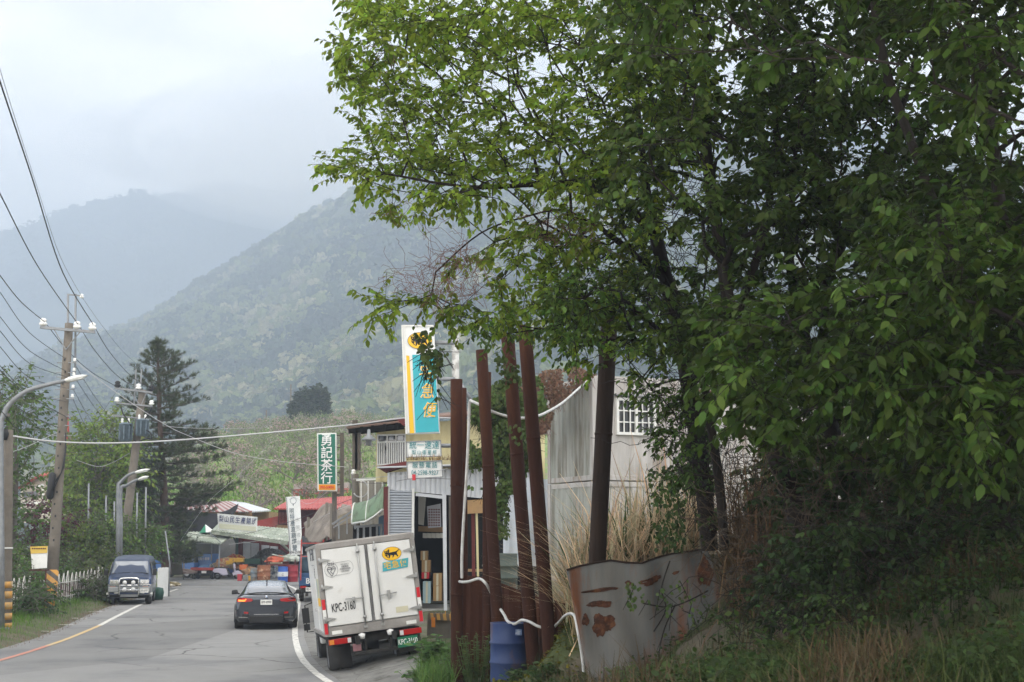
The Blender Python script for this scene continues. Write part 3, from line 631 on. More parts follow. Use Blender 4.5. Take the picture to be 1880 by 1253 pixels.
while d < L - .5:
    a, b = along(d), along(d + .44); z0 = h1(a.x, a.y)
    mb = MB(); mb.beam(Vector((a.x - .05, a.y + .12, z0 + .45)) - FP[1], Vector((b.x - .05, b.y + .12, z0 + .45)) - FP[1], .03, .62); mb.build('back_board', M_rboard, fence); d += .47

# yellow and white notice board beside the striped pole
M_ysign = mat('yellow_sign_paint', (.62, .42, .08), .5)
c = P(72, 1024, 51.5); nb = empty('notice_board', (c.x, c.y, h1(c.x, c.y)), label='small board with yellow header and blank white face left of the striped pole', cat='sign')
q = lambda u, v, dy=0: P(u, v, 51.5) - Vector(nb.location) + Vector((0, dy, 0))
mb = MB(); mb.sheet([[q(56, 1004), q(88, 1003)], [q(59, 1045), q(86, 1043)]], smooth=False); mb.build('board', M_white, nb, solid=.03)
mb = MB(); mb.sheet([[q(56, 1004, -.03), q(88, 1003, -.03)], [q(57, 1017, -.03), q(87, 1015.5, -.03)]], smooth=False); mb.build('header', M_ysign, nb, solid=.012)
mb = MB(); mb.box(q(72, 1047), (.7, .05, .05))
for u in (62, 84): mb.beam(q(u, 1045, .04), Vector((q(u, 1045).x, .04, -.2)), .04)
mb.build('frame', M_rboard, nb)
mb = MB()
for i in range(8): mb.box(q(60.5 + i * 3.3, 1007.5, -.045), (.04, .006, .05)); mb.box(q(60.7 + i * 3.3, 1006.8, -.0455), (.055, .006, .012))
mb.build('lettering', M_rboard, nb)

# white sheet-metal hoarding behind the van
a = P(289, 1080, 66); b = P(308, 1077, 67); hb = empty('hoarding', (a.x, a.y, 0), label='white corrugated hoarding panel standing behind the blue van', cat='panel')
for k in range(7):
    t0, t1 = k / 7, (k + 1) / 7; p0 = a.lerp(b, t0) - a; p1 = a.lerp(b, t1) - a; mb = MB(); mb.beam(Vector((p0.x, p0.y, .65)), Vector((p1.x, p1.y, .65)), .05, 1.35 + .015 * (k % 2)); mb.build('panel_sheet', M_white, hb, bevel=.01)
mb = MB(); mb.tube([(b.x - a.x + .06, b.y - a.y, -.05), (b.x - a.x + .06, b.y - a.y, 1.5), (b.x - a.x - .2, b.y - a.y, 3.0)], .035, n=8); mb.build('post', M_galv, hb)
# ---------------------------------------------------------------- vehicles
M_tyre = mat('tyre_rubber', (.018, .018, .018), .85, col2=(.04, .038, .035), scale=6)
M_rim = mat('wheel_alloy', (.35, .35, .36), .35, metal=.8)
M_glass = mat('window_glass', (.03, .035, .04), .06, spec=.9, coat=.6)
M_glassl = mat('rear_glass', (.16, .175, .20), .10, spec=.9, coat=1.0)
M_chrome = mat('chrome', (.7, .7, .7), .12, metal=1.0)
M_under = mat('chassis', (.012, .012, .012), .8, col2=(.03, .028, .025), scale=5)
M_redl = mat('red_lens', (.35, .012, .012), .15, coat=.8)
M_redlit = mat('lit_red_lens', (.6, .03, .01), .15, emis=((1, .22, .03), 2.2))
M_orl = mat('orange_lens', (.6, .2, .03), .2, coat=.5)
M_clr = mat('clear_lens', (.6, .6, .6), .12, coat=.8)
M_plate = mat('plate_white', (.75, .75, .72), .5)
M_plateg = mat('plate_green', (.01, .14, .07), .45)
M_ink = mat('black_print', (.012, .012, .012), .6)
def wheel(parent, loc, r=.33, w=.22, rim=M_rim, axis_rot=0, dual=False):
    mb = MB(); mb.lathe([(r * .62, -w / 2), (r * .92, -w / 2), (r, -w / 2 + .03), (r, w / 2 - .03), (r * .92, w / 2), (r * .62, w / 2)], n=24, axis='x')
    o = mb.build('wheel', M_tyre, parent, loc=loc)
    mb = MB(); mb.lathe([(0, -w * .3), (r * .18, -w * .34), (r * .22, -w * .2), (r * .5, -w * .22), (r * .62, -w * .48), (r * .66, -w * .48), (r * .66, w * .48), (r * .62, w * .48), (r * .5, w * .22), (r * .22, w * .2), (r * .18, w * .34), (0, w * .3)], n=20, axis='x')
    for k in range(5):
        a = k * 2 * pi / 5
        for s in (-1, 1): mb.box((s * w * .3, cos(a) * r * .38, sin(a) * r * .38), (.03, .06, r * .5), rot=(a - pi / 2, 0, 0))
    mb.build('rim', rim, o); return o
def loft(secs, mats_idx=None, close=True):
    pass

# ---- dark grey coupe (rear towards the camera, -y is the rear)
M_car = mat('graphite_metallic', (.04, .046, .058), .25, metal=.6, coat=1.0, col2=(.045, .05, .062), scale=2)
M_caro = mat('dark_trim', (.012, .012, .013), .45)
cp = G(486, 1157); car = empty('sports_coupe', (cp.x - .36, cp.y + 2.33, 0.0), (0, 0, R(9.5)), label='dark grey two-door coupe driving away along the road with its left tail lamp lit', cat='car')
# half profiles: (y, [(x,z) * 10]) from the floor centre up over the side to the roof centre
def prof(y, hw, zb, belt, zt, hwt, tuck=.0, hood=None):
    """hw body half width, belt height, zt roof height, hwt roof half width"""
    return [(0, zb), (hw * .86, zb), (hw * .975, zb + .12), (hw, zb + (belt - zb) * .45), (hw * .985, zb + (belt - zb) * .75), (hw * .93, belt - .012), (hw * .885, belt + .012),
            (hwt + (hw * .86 - hwt) * .18, belt + (zt - belt) * .80), (hwt, belt + (zt - belt) * .95), (hwt * .62, zt), (0, zt + .012)]
S = [(-2.30, prof(0, .80, .36, .86, .90, .62)), (-2.26, prof(0, .86, .28, .90, .96, .64)), (-2.12, prof(0, .905, .22, .93, 1.01, .66)), (-1.9, prof(0, .925, .2, .94, 1.035, .67)), (-1.72, prof(0, .935, .2, .945, 1.045, .66)),
     (-1.35, prof(0, .94, .18, .945, 1.19, .60)), (-.95, prof(0, .935, .18, .94, 1.325, .57)), (-.5, prof(0, .92, .18, .94, 1.385, .56)), (0, prof(0, .915, .18, .94, 1.39, .57)), (.45, prof(0, .915, .18, .94, 1.33, .58)),
     (.85, prof(0, .92, .18, .93, 1.16, .62)), (1.2, prof(0, .93, .18, .92, .985, .68)), (1.7, prof(0, .925, .2, .86, .90, .68)), (2.1, prof(0, .88, .22, .76, .80, .62)), (2.33, prof(0, .72, .3, .62, .64, .5))]
mb = MB(); k = len(S[0][1]); rows = []
for y, pr in S: rows.append([(x, y, z) for x, z in pr] + [(-x, y, z) for x, z in pr[-2:0:-1]])
n = len(rows[0]); vs = [p for r_ in rows for p in r_]; fs = []; ms = []
for i in range(len(rows) - 1):
    for j in range(n):
        fs.append((i * n + j, i * n + (j + 1) % n, (i + 1) * n + (j + 1) % n, (i + 1) * n + j))
        jj = j if j < k - 1 else n - 1 - j
        ms.append(1 if (jj == 6 and 4 <= i <= 9) else 0)
mb.v = vs; mb.f = fs + [tuple(range(n))[::-1], tuple(range((len(rows) - 1) * n, len(rows) * n))]; mb.m = ms + [0, 0]; mb.sm = [True] * len(fs) + [False, False]
mb.build('body', [M_car, M_glass], car)
# rear window proud of the sloping deck
mb = MB(); mb.sheet([[(x * .60, -1.66, 1.062 - .02 * x * x) for x in np.linspace(-1, 1, 9)], [(x * .56, -1.35, 1.215 - .012 * x * x) for x in np.linspace(-1, 1, 9)], [(x * .50, -.99, 1.345 - .01 * x * x) for x in np.linspace(-1, 1, 9)]])
mb.build('rear_window', M_glassl, car, solid=.02)
mb = MB(); mb.sheet([[(x * .60, .95, 1.13) for x in (-1, 0, 1)], [(x * .54, .5, 1.335) for x in (-1, 0, 1)]]); mb.build('windscreen', M_glass, car, solid=.02)
mb = MB(); pts = [(x * .74, -1.98 + .16 * abs(x) ** 2, 1.075 - .085 * abs(x) ** 3) for x in np.linspace(-1, 1, 15)]
for a, b in zip(pts[:-1], pts[1:]): mb.beam(a, b, .14, .035)
mb.build('spoiler', M_caro, car)
mb = MB()   # boot lid recess & tail face details
mb.box((0, -2.295, .80), (.80, .05, .20)); mb.build('plate_recess', M_car, car, bevel=.02)
mb = MB(); mb.box((0, -2.33, .81), (.34, .012, .15)); pl = mb.build('number_plate', M_plate, car); text('BPF-8998', .105, M_ink, pl, (0, -2.34, .81), sx=.72, bold=.004)
mb = MB(); mb.lathe([(0, -.012), (.042, -.012), (.042, .008), (0, .01)], n=16, axis='y', c=(0, -2.30, .97)); em = mb.build('badge', M_chrome, car)
mb = MB(); mb.box((-.013, -2.318, .983), (.024, .004, .024)); mb.box((.013, -2.318, .957), (.024, .004, .024)); mb.build('badge_quarter', mat('badge_blue', (.05, .2, .5), .3), em)
for s in (-1, 1):
    mb = MB(); poly = [(s * .40, .865), (s * .43, .915), (s * .62, .935), (s * .80, .955), (s * .865, .90), (s * .86, .82), (s * .80, .80), (s * .60, .82), (s * .44, .835)]
    vs = [Vector((x, -2.335 + .16 * max(0, abs(x) - .5) ** 1.3 + (.10 if abs(x) > .82 else 0), z)) for x, z in poly]
    mb.add(vs + [v + Vector((-s * .03, .12, 0)) for v in vs], [tuple(range(9)), tuple(range(17, 8, -1))] + [(i, (i + 1) % 9, (i + 1) % 9 + 9, i + 9) for i in range(9)])
    tl = mb.build('tail_lamp', M_redl, car, label='lit tail lamp' if s < 0 else None)
    mb = MB(); mb.beam((s * .64, -2.345, .855), (s * .82, -2.28, .865), .03, .045); mb.beam((s * .64, -2.345, .855), (s * .60, -2.345, .905), .02, .03); mb.build('light_bar', M_redlit if s < 0 else M_redl, tl)
    # bumper corners, reflectors, vents
    mb = MB(); mb.beam((s * .52, -2.325, .50), (s * .86, -2.22, .53), .03, .05); mb.build('reflector', M_redl, car)
    mb = MB(); mb.beam((s * .50, -2.335, .385), (s * .86, -2.22, .40), .05, .16); mb.build('bumper_vent', M_caro, car)
    mb = MB(); mb.beam((s * .54, -2.365, .37), (s * .80, -2.27, .37), .02, .018); mb.build('vent_trim', M_chrome, car)
    mb = MB(); mb.beam((s * .36, -2.345, .44), (s * .54, -2.33, .57), .03, .03); mb.beam((s * .54, -2.33, .57), (s * .9, -2.16, .60), .03, .03); mb.build('bumper_crease', M_car, car)
    for x in (.42, .30): mb = MB(); mb.lathe([(.034, -.05), (.045, -.05), (.045, .12), (.034, .12)], n=14, axis='y', c=(s * x, -2.28, .29)); mb.build('exhaust_pipe', M_chrome if x > .5 else M_caro, car)
    mb = MB(); mb.box((s * 1.0, .55, 1.01), (.22, .13, .135), rot=(0, s * .12, 0), taper=(.8, .7)); mr = mb.build('wing_mirror', M_caro, car, bevel=.03)
    mb = MB(); mb.beam((s * .86, .6, .95), (s * .93, .57, .98), .06, .04); mb.build('mirror_stalk', M_caro, mr)
    wheel(car, (s * .80, -1.38, .335), .335, .27); wheel(car, (s * .80, 1.42, .335), .335, .25)
    mb = MB(); mb.prism([(-1.38 + .40 * cos(a), .335 + .40 * sin(a)) for a in np.linspace(-.35, pi + .35, 16)], s * .905, s * .948, axis='x'); mb.build('wheel_arch', M_caro, car)
mb = MB(); mb.box((0, -2.31, .31), (.98, .12, .20)); mb.build('diffuser', M_caro, car, bevel=.02)
mb = MB(); mb.box((0, -2.335, .455), (.78, .02, .018)); mb.build('bumper_highlight', M_chrome, car)
mb = MB(); mb.box((0, 0, .2), (1.6, 4.1, .12)); mb.build('underbody', M_under, car)
mb = MB(); mb.prism([(-1.12, 1.345), (-.92, 1.375), (-.98, 1.43), (-1.03, 1.435)], -.02, .02, axis='x'); mb.build('aerial', M_caro, car)

# ---- dark blue and silver off-road van facing the camera (front is -y)
M_vblue = mat('faded_blue_paint', (.02, .055, .17), .35, coat=.5, col2=(.05, .065, .10), scale=2)
M_vsil = mat('silver_lower_paint', (.24, .25, .26), .4, metal=.3, coat=.3, col2=(.28, .29, .29), scale=3)
M_vgrey = mat('dark_roof_paint', (.028, .042, .08), .4)
q = G(236, 1111); van = empty('parked_van', (q.x - .02, q.y + .1, 0.0), (0, 0, R(11)), label='old dark blue and silver high-roof van with chrome bull bar parked on the verge', cat='van')
def vprof(hw, zb, zt, top, belt, rw): return [(0, zb), (hw * .93, zb), (hw, zb + .1), (hw, .78), (hw * .995, .80), (hw, .98), (hw * .985, belt), (rw + .03, top - .16), (rw - .03, top - .05), (rw * .7, top), (0, top + .02)]
VS = [(-.02, vprof(.80, .42, 0, 1.12, 1.05, .70)), (.10, vprof(.845, .38, 0, 1.20, 1.12, .72)), (.30, vprof(.85, .38, 0, 1.40, 1.16, .72)), (.72, vprof(.85, .38, 0, 1.80, 1.18, .69)), (.95, vprof(.85, .38, 0, 1.88, 1.18, .70)),
      (2.0, vprof(.85, .38, 0, 1.95, 1.18, .72)), (3.6, vprof(.85, .38, 0, 1.96, 1.18, .72)), (4.4, vprof(.84, .38, 0, 1.93, 1.16, .71)), (4.6, vprof(.80, .42, 0, 1.80, 1.12, .66))]
rows = [[(x, y, z) for x, z in pr] + [(-x, y, z) for x, z in pr[-2:0:-1]] for y, pr in VS]; n = len(rows[0]); k = 11; fs = []; ms = []
for i in range(len(rows) - 1):
    for j in range(n):
        fs.append((i * n + j, i * n + (j + 1) % n, (i + 1) * n + (j + 1) % n, (i + 1) * n + j)); jj = j if j < k - 1 else n - 1 - j
        ms.append(1 if jj <= 3 else (2 if jj >= 7 else 0))
mb = MB(); mb.v = [p for r_ in rows for p in r_]; mb.f = fs + [tuple(range(n))[::-1], tuple(range((len(rows) - 1) * n, len(rows) * n))]; mb.m = ms + [0, 0]; mb.sm = [True] * len(fs) + [False] * 2
mb.build('body', [M_vblue, M_vsil, M_vgrey], van)
mb = MB(); mb.sheet([[(x * .735, .22 - .015 * (1 - x * x) * 2, 1.26) for x in np.linspace(-1, 1, 7)], [(x * .66, .66 - .03 * (1 - x * x), 1.735) for x in np.linspace(-1, 1, 7)]]); wsn = mb.build('windscreen', M_glassl, van, solid=.02)
mb = MB(); mb.beam((-.7, .18, 1.245), (.7, .18, 1.245), .04, .03); mb.beam((-.5, .165, 1.27), (.0, .17, 1.30), .02, .015); mb.beam((.1, .165, 1.27), (.6, .17, 1.30), .02, .015); mb.build('wiper', M_blk, van)
mb = MB()
for s in (-1, 1):
    pass
for s in (-1, 1):
    for (y0, y1, nm) in ((.55, 1.35, 'door_window'), (1.45, 2.75, 'side_window'), (2.85, 4.2, 'side_window')):
        mb = MB(); fy = y0 + .28 if nm == 'door_window' else y0
        mb.add([(s * .862, y0, 1.20), (s * .862, y1, 1.20), (s * .765, y1, 1.70), (s * .765, fy, 1.70)], [(0, 1, 2, 3)]); mb.build(nm, M_glass, van, solid=.015)
    mb = MB(); mb.box((s * .97, .42, 1.30), (.16, .07, .26)); mb.beam((s * .86, .45, 1.2), (s * .95, .43, 1.25), .03); mb.build('wing_mirror', M_blk, van, bevel=.02)
    mb = MB(); mb.box((s * .60, -.02, .92), (.36, .06, .17)); hl = mb.build('headlight', M_clr, van, bevel=.015)
    mb = MB(); mb.box((s * .52, -.055, .92), (.14, .02, .13)); mb.box((s * .69, -.055, .92), (.13, .02, .13)); mb.build('reflector_bowl', M_chrome, hl)
    mb = MB(); mb.box((s * .64, -.06, .70), (.22, .04, .08)); mb.build('indicator', M_orl, van)
    wheel(van, (s * .73, .75, .36), .36, .24, rim=M_vsil); wheel(van, (s * .73, 3.35, .36), .36, .24, rim=M_vsil)
    mb = MB(); mb.prism([(.75 + .45 * cos(a), .36 + .45 * sin(a)) for a in np.linspace(-.1, pi + .1, 14)], s * .80, s * .868, axis='x'); mb.build('wheel_arch', M_vsil, van)
    mb = MB(); mb.beam((s * .45, -.07, .50), (s * .88, .30, .44), .12, .08); mb.build('bumper_skirt', M_white, van)
mb = MB(); mb.box((0, -.04, .80), (1.68, .06, .045)); mb.build('silver_strip', M_chrome, van)
mb = MB(); mb.box((0, -.06, .62), (1.66, .14, .22)); mb.build('bumper', M_vsil, van, bevel=.03)
mb = MB(); mb.box((0, -.03, .93), (.74, .05, .14)); mb.build('grille', M_blk, van)
mb = MB(); w = .38
mb.tube(catmull([(-w, -.2, .42), (-w, -.24, .8), (-w, -.24, .98), (-w + .08, -.24, 1.06), (0, -.24, 1.08), (w - .08, -.24, 1.06), (w, -.24, .98), (w, -.24, .8), (w, -.2, .42)], 5), .035, n=8)
for z in (.60, .78): mb.tube([(-w, -.235, z), (w, -.235, z)], .028, n=8)
bb = mb.build('bull_bar', M_chrome, van)
for s in (-1, 1):
    for z in (.90, .63): mb = MB(); mb.lathe([(0, -.05), (.085, -.045), (.085, .02), (.05, .06), (0, .06)], n=14, axis='y', c=(s * .17, -.27, z)); mb.build('spot_lamp', M_clr, bb)
mb = MB(); mb.box((.60, -.15, .57), (.34, .012, .16)); pl = mb.build('number_plate', M_plate, van); text('X9-6087', .12, M_ink, pl, (.60, -.16, .57), sx=.7, bold=.003)
mb = MB(); mb.box((0, 2.3, .33), (1.4, 4.2, .16)); mb.build('underbody', M_under, van)
mb = MB(); mb.box((0, .05, .42), (.7, .1, .2)); mb.build('skid_plate', M_vsil, van)

# ---- white parcel delivery truck, rear to the camera, rolled on the sloping shoulder
M_alu = mat('box_frame_alloy', (.33, .31, .29), .5, metal=.25, col2=(.25, .235, .22), scale=5)
M_tw = mat('truck_white', (.72, .72, .70), .4, coat=.2, col2=(.66, .655, .63), scale=1.4, detail=7, stain=(.5, .48, .44), stain_scale=2.5, stain_lo=.62, stain_hi=.8)
M_teal = mat('teal_print', (.06, .36, .42), .5); M_yprint = mat('yellow_print', (.80, .46, .02), .5); M_beige = mat('cream_sticker', (.55, .52, .38), .6)
M_redr = mat('red_reflector', (.55, .02, .03), .35)
M_tside = mat('side_print_blue', (.30, .45, .50), .5, col2=(.5, .46, .3), scale=2.2)
M_gline = mat('grey_print', (.12, .12, .13), .6)
ang = R(11.6); roll = R(-7.1)
q = P(678, 1236, 29.4)
truck = empty('delivery_truck', (q.x + .20, 29.4, .05), (R(-1.8), roll, ang), label='white box delivery truck with black cat emblem, leaning on the right shoulder', cat='truck')
M_latch = mat('dull_zinc', (.36, .36, .35), .4, metal=.5)
W, Z0, Z1, LB = 1.97, .80, 2.60, 3.3
mb = MB()   # box walls, rear frame
mb.box((0, LB / 2 + .02, (Z0 + Z1) / 2), (W - .06, LB, Z1 - Z0 - .06)); mb.build('cargo_box', M_tw, truck)
mb = MB(); t = .09
mb.box((-W / 2 + t / 2, 0, (Z0 + Z1) / 2), (t, .10, Z1 - Z0)); mb.box((W / 2 - t / 2, 0, (Z0 + Z1) / 2), (t, .10, Z1 - Z0)); mb.box((0, 0, Z1 - .055), (W - 2 * t, .10, .11)); mb.box((0, 0, Z0 + .085), (W - 2 * t, .10, .17))
for s in (-1, 1): mb.box((s * (W / 2 - .02), LB / 2, Z1 - .03), (.05, LB, .06)); mb.box((s * (W / 2 - .02), LB / 2, Z0 + .04), (.05, LB, .08))
mb.box((0, LB / 2, Z1 + .005), (W - .1, LB, .03)); mb.build('box_frame', M_alu, truck, bevel=.01)
dz0, dz1 = Z0 + .19, Z1 - .125; dw = (W / 2 - t - .012)
for s in (-1, 1):
    mb = MB(); mb.box((s * (dw / 2 + .008), -.045, (dz0 + dz1) / 2), (dw - .016, .045, dz1 - dz0)); dr = mb.build('rear_door', M_tw, truck, bevel=.008)
    mb = MB(); mb.box((s * .022, -.072, (dz0 + dz1) / 2), (.018, .012, dz1 - dz0)); mb.build('door_seal', M_gline, dr)
    x = s * .17
    mb = MB(); mb.tube([(x, -.10, dz0 - .10), (x, -.10, dz1 + .05)], .016, n=8)
    for z in (dz0 - .09, dz0 + .10, dz1 - .10): mb.box((x, -.09, z), (.07, .05, .05))
    for z in (dz1 - .1, dz0 + .1): mb.lathe([(0, -.02), (.03, -.02), (.03, .02), (0, .02)], n=8, axis='y', c=(x, -.11, z))
    mb.build('lock_rod', M_latch, dr)
    mb = MB(); zc = dz0 + .47; mb.tube([(x - s * .02, -.11, zc), (x + s * .34, -.11, zc + .02)], .012, n=6); mb.box((x + s * .18, -.10, zc), (.06, .05, .16 if s > 0 else .08)); mb.build('latch_handle', M_latch, dr)
    for z in (dz1 - .20, (dz0 + dz1) / 2 + .02, dz0 + .14):
        mb = MB(); xx = s * (W / 2 - .05)
        mb.prism([(xx, z - .035), (xx - s * .10, z - .028), (xx - s * .21, z), (xx - s * .10, z + .028), (xx, z + .035)], -.10, -.07); mb.tube([(xx, -.085, z - .06), (xx, -.085, z + .06)], .018, n=8); mb.build('hinge', M_latch, dr)
    mb = MB()
    mb.box((s * (W / 2 - t / 2), -.056, Z0 + .62), (.065, .008, .20)); mb.box((s * (W / 2 - t / 2), -.056, Z0 + .15), (.065, .008, .21)); mb.build('red_marker', M_redr, truck)
    mb = MB(); mb.box((s * (W / 2 - t / 2), -.056, Z0 + .43), (.065, .008, .18)); mb.box((s * (W / 2 - .25), -.056, Z0 + .06), (.20, .008, .07)); mb.build('white_marker', M_white, truck)
doors = [o for o in truck.children if o.name.startswith('rear_door')]
ys = -.071
def ell(cx, cz, a, b, n=28): return [(cx + a * cos(2 * pi * i / n), cz + b * sin(2 * pi * i / n)) for i in range(n)]
def ring(mb, cx, cz, a, b, y, w=.008, n=32, a0=0, a1=2 * pi):
    for i in range(n):
        t0, t1 = a0 + (a1 - a0) * i / n, a0 + (a1 - a0) * (i + 1) / n
        mb.add([(cx + (a + k) * cos(t), y, cz + (b + k) * sin(t)) for t, k in ((t0, 0), (t1, 0), (t1, w), (t0, w))], [(0, 1, 2, 3)])
def cat_emblem(parent, cx, cz, s, y, my, mk):
    """yellow oval with a black cat carrying a kitten; s = half width"""
    mb = MB(); mb.prism(ell(cx, cz, s, s * .68), y, y + .004); ov = mb.build('emblem_oval', my, parent)
    mb = MB(); ring(mb, cx, cz, s, s * .68, y - .002, w=s * .03); f = lambda pts: [(cx + p[0] * s, cz + p[1] * s) for p in pts]
    body = [(-.32, .10), (-.10, .14), (.22, .16), (.42, .18), (.60, .26), (.86, .42), (.90, .37), (.64, .16), (.54, .06), (.56, -.10), (.66, -.34), (.56, -.38), (.44, -.20), (.30, -.14), (.22, -.24), (.10, -.42), (.02, -.40), (.10, -.20), (-.02, -.16), (-.14, -.12), (-.20, -.30), (-.30, -.46), (-.38, -.44), (-.34, -.20), (-.42, -.06)]
    head = [(-.78, .44), (-.70, .30), (-.50, .32), (-.22, .50), (-.24, .22), (-.30, .02), (-.46, -.04), (-.66, .02), (-.76, .18)]
    kit = [(-.74, .06), (-.66, -.02), (-.56, -.02), (-.44, .04), (-.44, -.12), (-.50, -.22), (-.40, -.36), (-.46, -.40), (-.56, -.26), (-.68, -.16)]
    for k, pl_ in enumerate((body, head, kit)): mb.prism(f(pl_), y - .004 - .001 * k, y - .0035 - .001 * k)
    mb.build('emblem_cat', mk, ov)
    mb = MB()
    for ex, ez, w_ in ((-.62, .20, .07), (-.42, .22, .07), (-.63, -.06, .035), (-.52, -.06, .035)): mb.prism(f([(ex - w_, ez), (ex, ez + w_ * .5), (ex + w_, ez), (ex, ez - w_ * .5)]), y - .010, y - .009)
    mb.build('emblem_eyes', my, ov)
dL, dR = doors[0], doors[1]
cat_emblem(dR, .50, 2.24, .19, ys - .004, M_yprint, M_ink)
mb = MB(); mb.prism([(.28, 1.91), (.79, 1.94), (.82, 2.12), (.30, 2.09)], ys - .008, ys - .004); pb = mb.build('banner', M_teal, dR)
text('宅急便', .155, M_yprint, pb, (.55, ys - .011, 2.015), (pi / 2, R(-3), 0), bold=.008, spacing=1.1)
mb = MB(); mb.prism([(.46, 1.08), (.70, 1.08), (.70, 1.19), (.46, 1.19)], ys - .007, ys - .004); mb.build('sticker', M_beige, dR)
text('KPC-3160', .235, M_ink, dL, (-.56, ys - .006, 1.33), (pi / 2, R(-1), 0), sx=.48, bold=.006)
mb = MB(); ring(mb, -.72, 2.070, .125, .135, ys - .006, w=.006); ring(mb, -.38, 2.090, .09, .12, ys - .006, w=.005, a0=-pi / 2, a1=pi / 2, n=14)
for z in (2.210, 1.965): mb.beam((-.66, ys - .006, z - .01), (-.38, ys - .006, z), .004, .005)
hp = lambda pts, w=.012: [mb.beam((pts[i][0], ys - .007, pts[i][1]), (pts[i + 1][0], ys - .007, pts[i + 1][1]), .004, w) for i in range(len(pts) - 1)]
hp([(-.72, 1.950), (-.79, 2.060), (-.80, 2.100), (-.77, 2.135), (-.73, 2.125), (-.715, 2.090), (-.70, 2.125), (-.66, 2.135), (-.635, 2.100), (-.65, 2.060), (-.72, 1.950)]); hp([(-.79, 2.090), (-.65, 2.090)]); hp([(-.70, 2.090), (-.74, 2.040), (-.70, 2.000)])
mk = mb.build('kite_mark', M_gline, dL)
text('bsi', .12, M_gline, mk, (-.72, ys - .008, 2.195), bold=.004)
for k, s_ in enumerate(('ISO 23412', '宅配服務', '冷鏈配送認證', 'CERTIFIED')): text(s_, .036, M_gline, mk, (-.45, ys - .008, 2.155 - k * .045))
# left side prints seen edge-on
for (y0, y1, z0, z1, m_, nm) in ((.15, 1.9, 1.95, 2.6, M_gline, 'side_lettering'), (.15, 1.1, 1.55, 1.93, M_tside, 'side_banner'), (.15, 1.1, 1.38, 1.54, M_yprint, 'side_stripe')):
    if nm == 'side_lettering':
        for k, s_ in enumerate(('統一速達', '宅急便')): text(s_, .3, M_gline, truck, (-W / 2 + .024, 1.7, 2.42 - k * .36), (pi / 2, 0, -pi / 2), bold=.01)
    else:
        mb = MB(); mb.box((-W / 2 + .026, (y0 + y1) / 2, (z0 + z1) / 2), (.012, y1 - y0, z1 - z0)); mb.build(nm, m_, truck)
mb = MB(); mb.box((-W / 2 + .024, 1.9, 1.55), (.016, .9, 1.3)); sd = mb.build('side_door', M_tw, truck, bevel=.006); mb = MB(); mb.box((-W / 2 + .0, 1.52, 1.3), (.04, .14, .06)); mb.build('handle', M_chrome, sd)
# chassis, lamps, wheels, flaps
mb = MB(); mb.box((-.36, 2.2, .66), (.08, 4.8, .16)); mb.box((.36, 2.2, .66), (.08, 4.8, .16)); mb.box((0, .15, .66), (1.7, .08, .14)); mb.box((0, 1.2, .52), (.3, .5, .28)); mb.box((0, 2.2, .72), (1.8, 4.2, .06)); mb.build('chassis', M_under, truck)
mb = MB(); mb.beam((-.45, -.02, .40), (.55, -.02, .40), .06, .07); mb.box((-.2, .0, .52), (.05, .04, .25)); mb.box((.3, .0, .52), (.05, .04, .25)); mb.build('under_run_bar', M_under, truck, bevel=.01)
for s in (-1, 1):
    mb = MB(); mb.box((s * .70, -.03, .68), (.44, .05, .11)); lm = mb.build('rear_lamp', M_redl, truck, bevel=.008)
    mb = MB(); mb.box((s * (.52 if s > 0 else .515), -.058, .68), (.07, .012, .09)); mb.build('reverse_lens', M_clr, lm)
    mb = MB(); mb.box((s * .86, -.058, .68), (.09, .012, .09)); mb.build('indicator_lens', M_orl if s < 0 else M_redl, lm)
    mb = MB(); mb.lathe([(0, 0), (.05, .01), (.07, .10), (0, .13)], n=10, c=(s * .28 + .02, -.02, .66)); mb.build('marker_bulb', M_porc, truck)
    for xx in (s * .80, s * .56): wheel(truck, (xx, .95, .37), .37, .20, rim=M_rim)
    wheel(truck, (s * .80, 4.0, .37), .37, .20)
    mb = MB(); mb.sheet([[(s * .48, .30 , .66), (s * .93, .30, .66)], [(s * .48, .33, .42), (s * .93, .33, .42)], [(s * .47, .28, .15 if s < 0 else .28), (s * .93, .28, .15 if s < 0 else .28)]]); mb.build('mud_flap', mat('flap_rubber', (.05, .047, .045), .8, col2=(.03, .03, .03), scale=3), truck, solid=.012)
mb = MB(); mb.box((.62, -.06, .50), (.40, .015, .20)); pl = mb.build('number_plate', M_plateg, truck); text('KPC-3160', .15, M_plate, pl, (.62, -.071, .50), sx=.62, bold=.006)
mb = MB(); mb.box((-.38, -.02, .52), (.16, .05, .14)); mb.build('tow_box', mat('faded_pink', (.28, .14, .15), .7), truck)
truck.scale = (1.03, 1.03, 1.03)
# cab ahead of the box
cab = [(3.55, 1.0), (3.55, 2.05), (3.75, 2.15), (4.55, 2.12), (4.95, 1.45), (5.05, 1.0), (5.05, .5), (3.55, .5)]
mb = MB(); mb.prism(cab, -.85, .85, axis='x'); cb = mb.build('cab', M_tw, truck, bevel=.04)
mb = MB()
for s in (-1, 1): mb.prism([(3.75, 1.3), (3.75, 1.95), (4.5, 1.95), (4.8, 1.3)], s * .845, s * .862, axis='x')
mb.build('side_window', M_glass, cb)
mb = MB(); mb.tube([(-.85, 4.7, .75), (-1.05, 4.7, .75), (-1.05, 4.7, 1.35), (-.85, 4.7, 1.4)], .016, n=6); mb.box((-1.05, 4.7, 1.12), (.16, .05, .34)); mb.box((-1.05, 4.7, .86), (.14, .04, .14)); mb.build('wing_mirror', M_blk, truck)
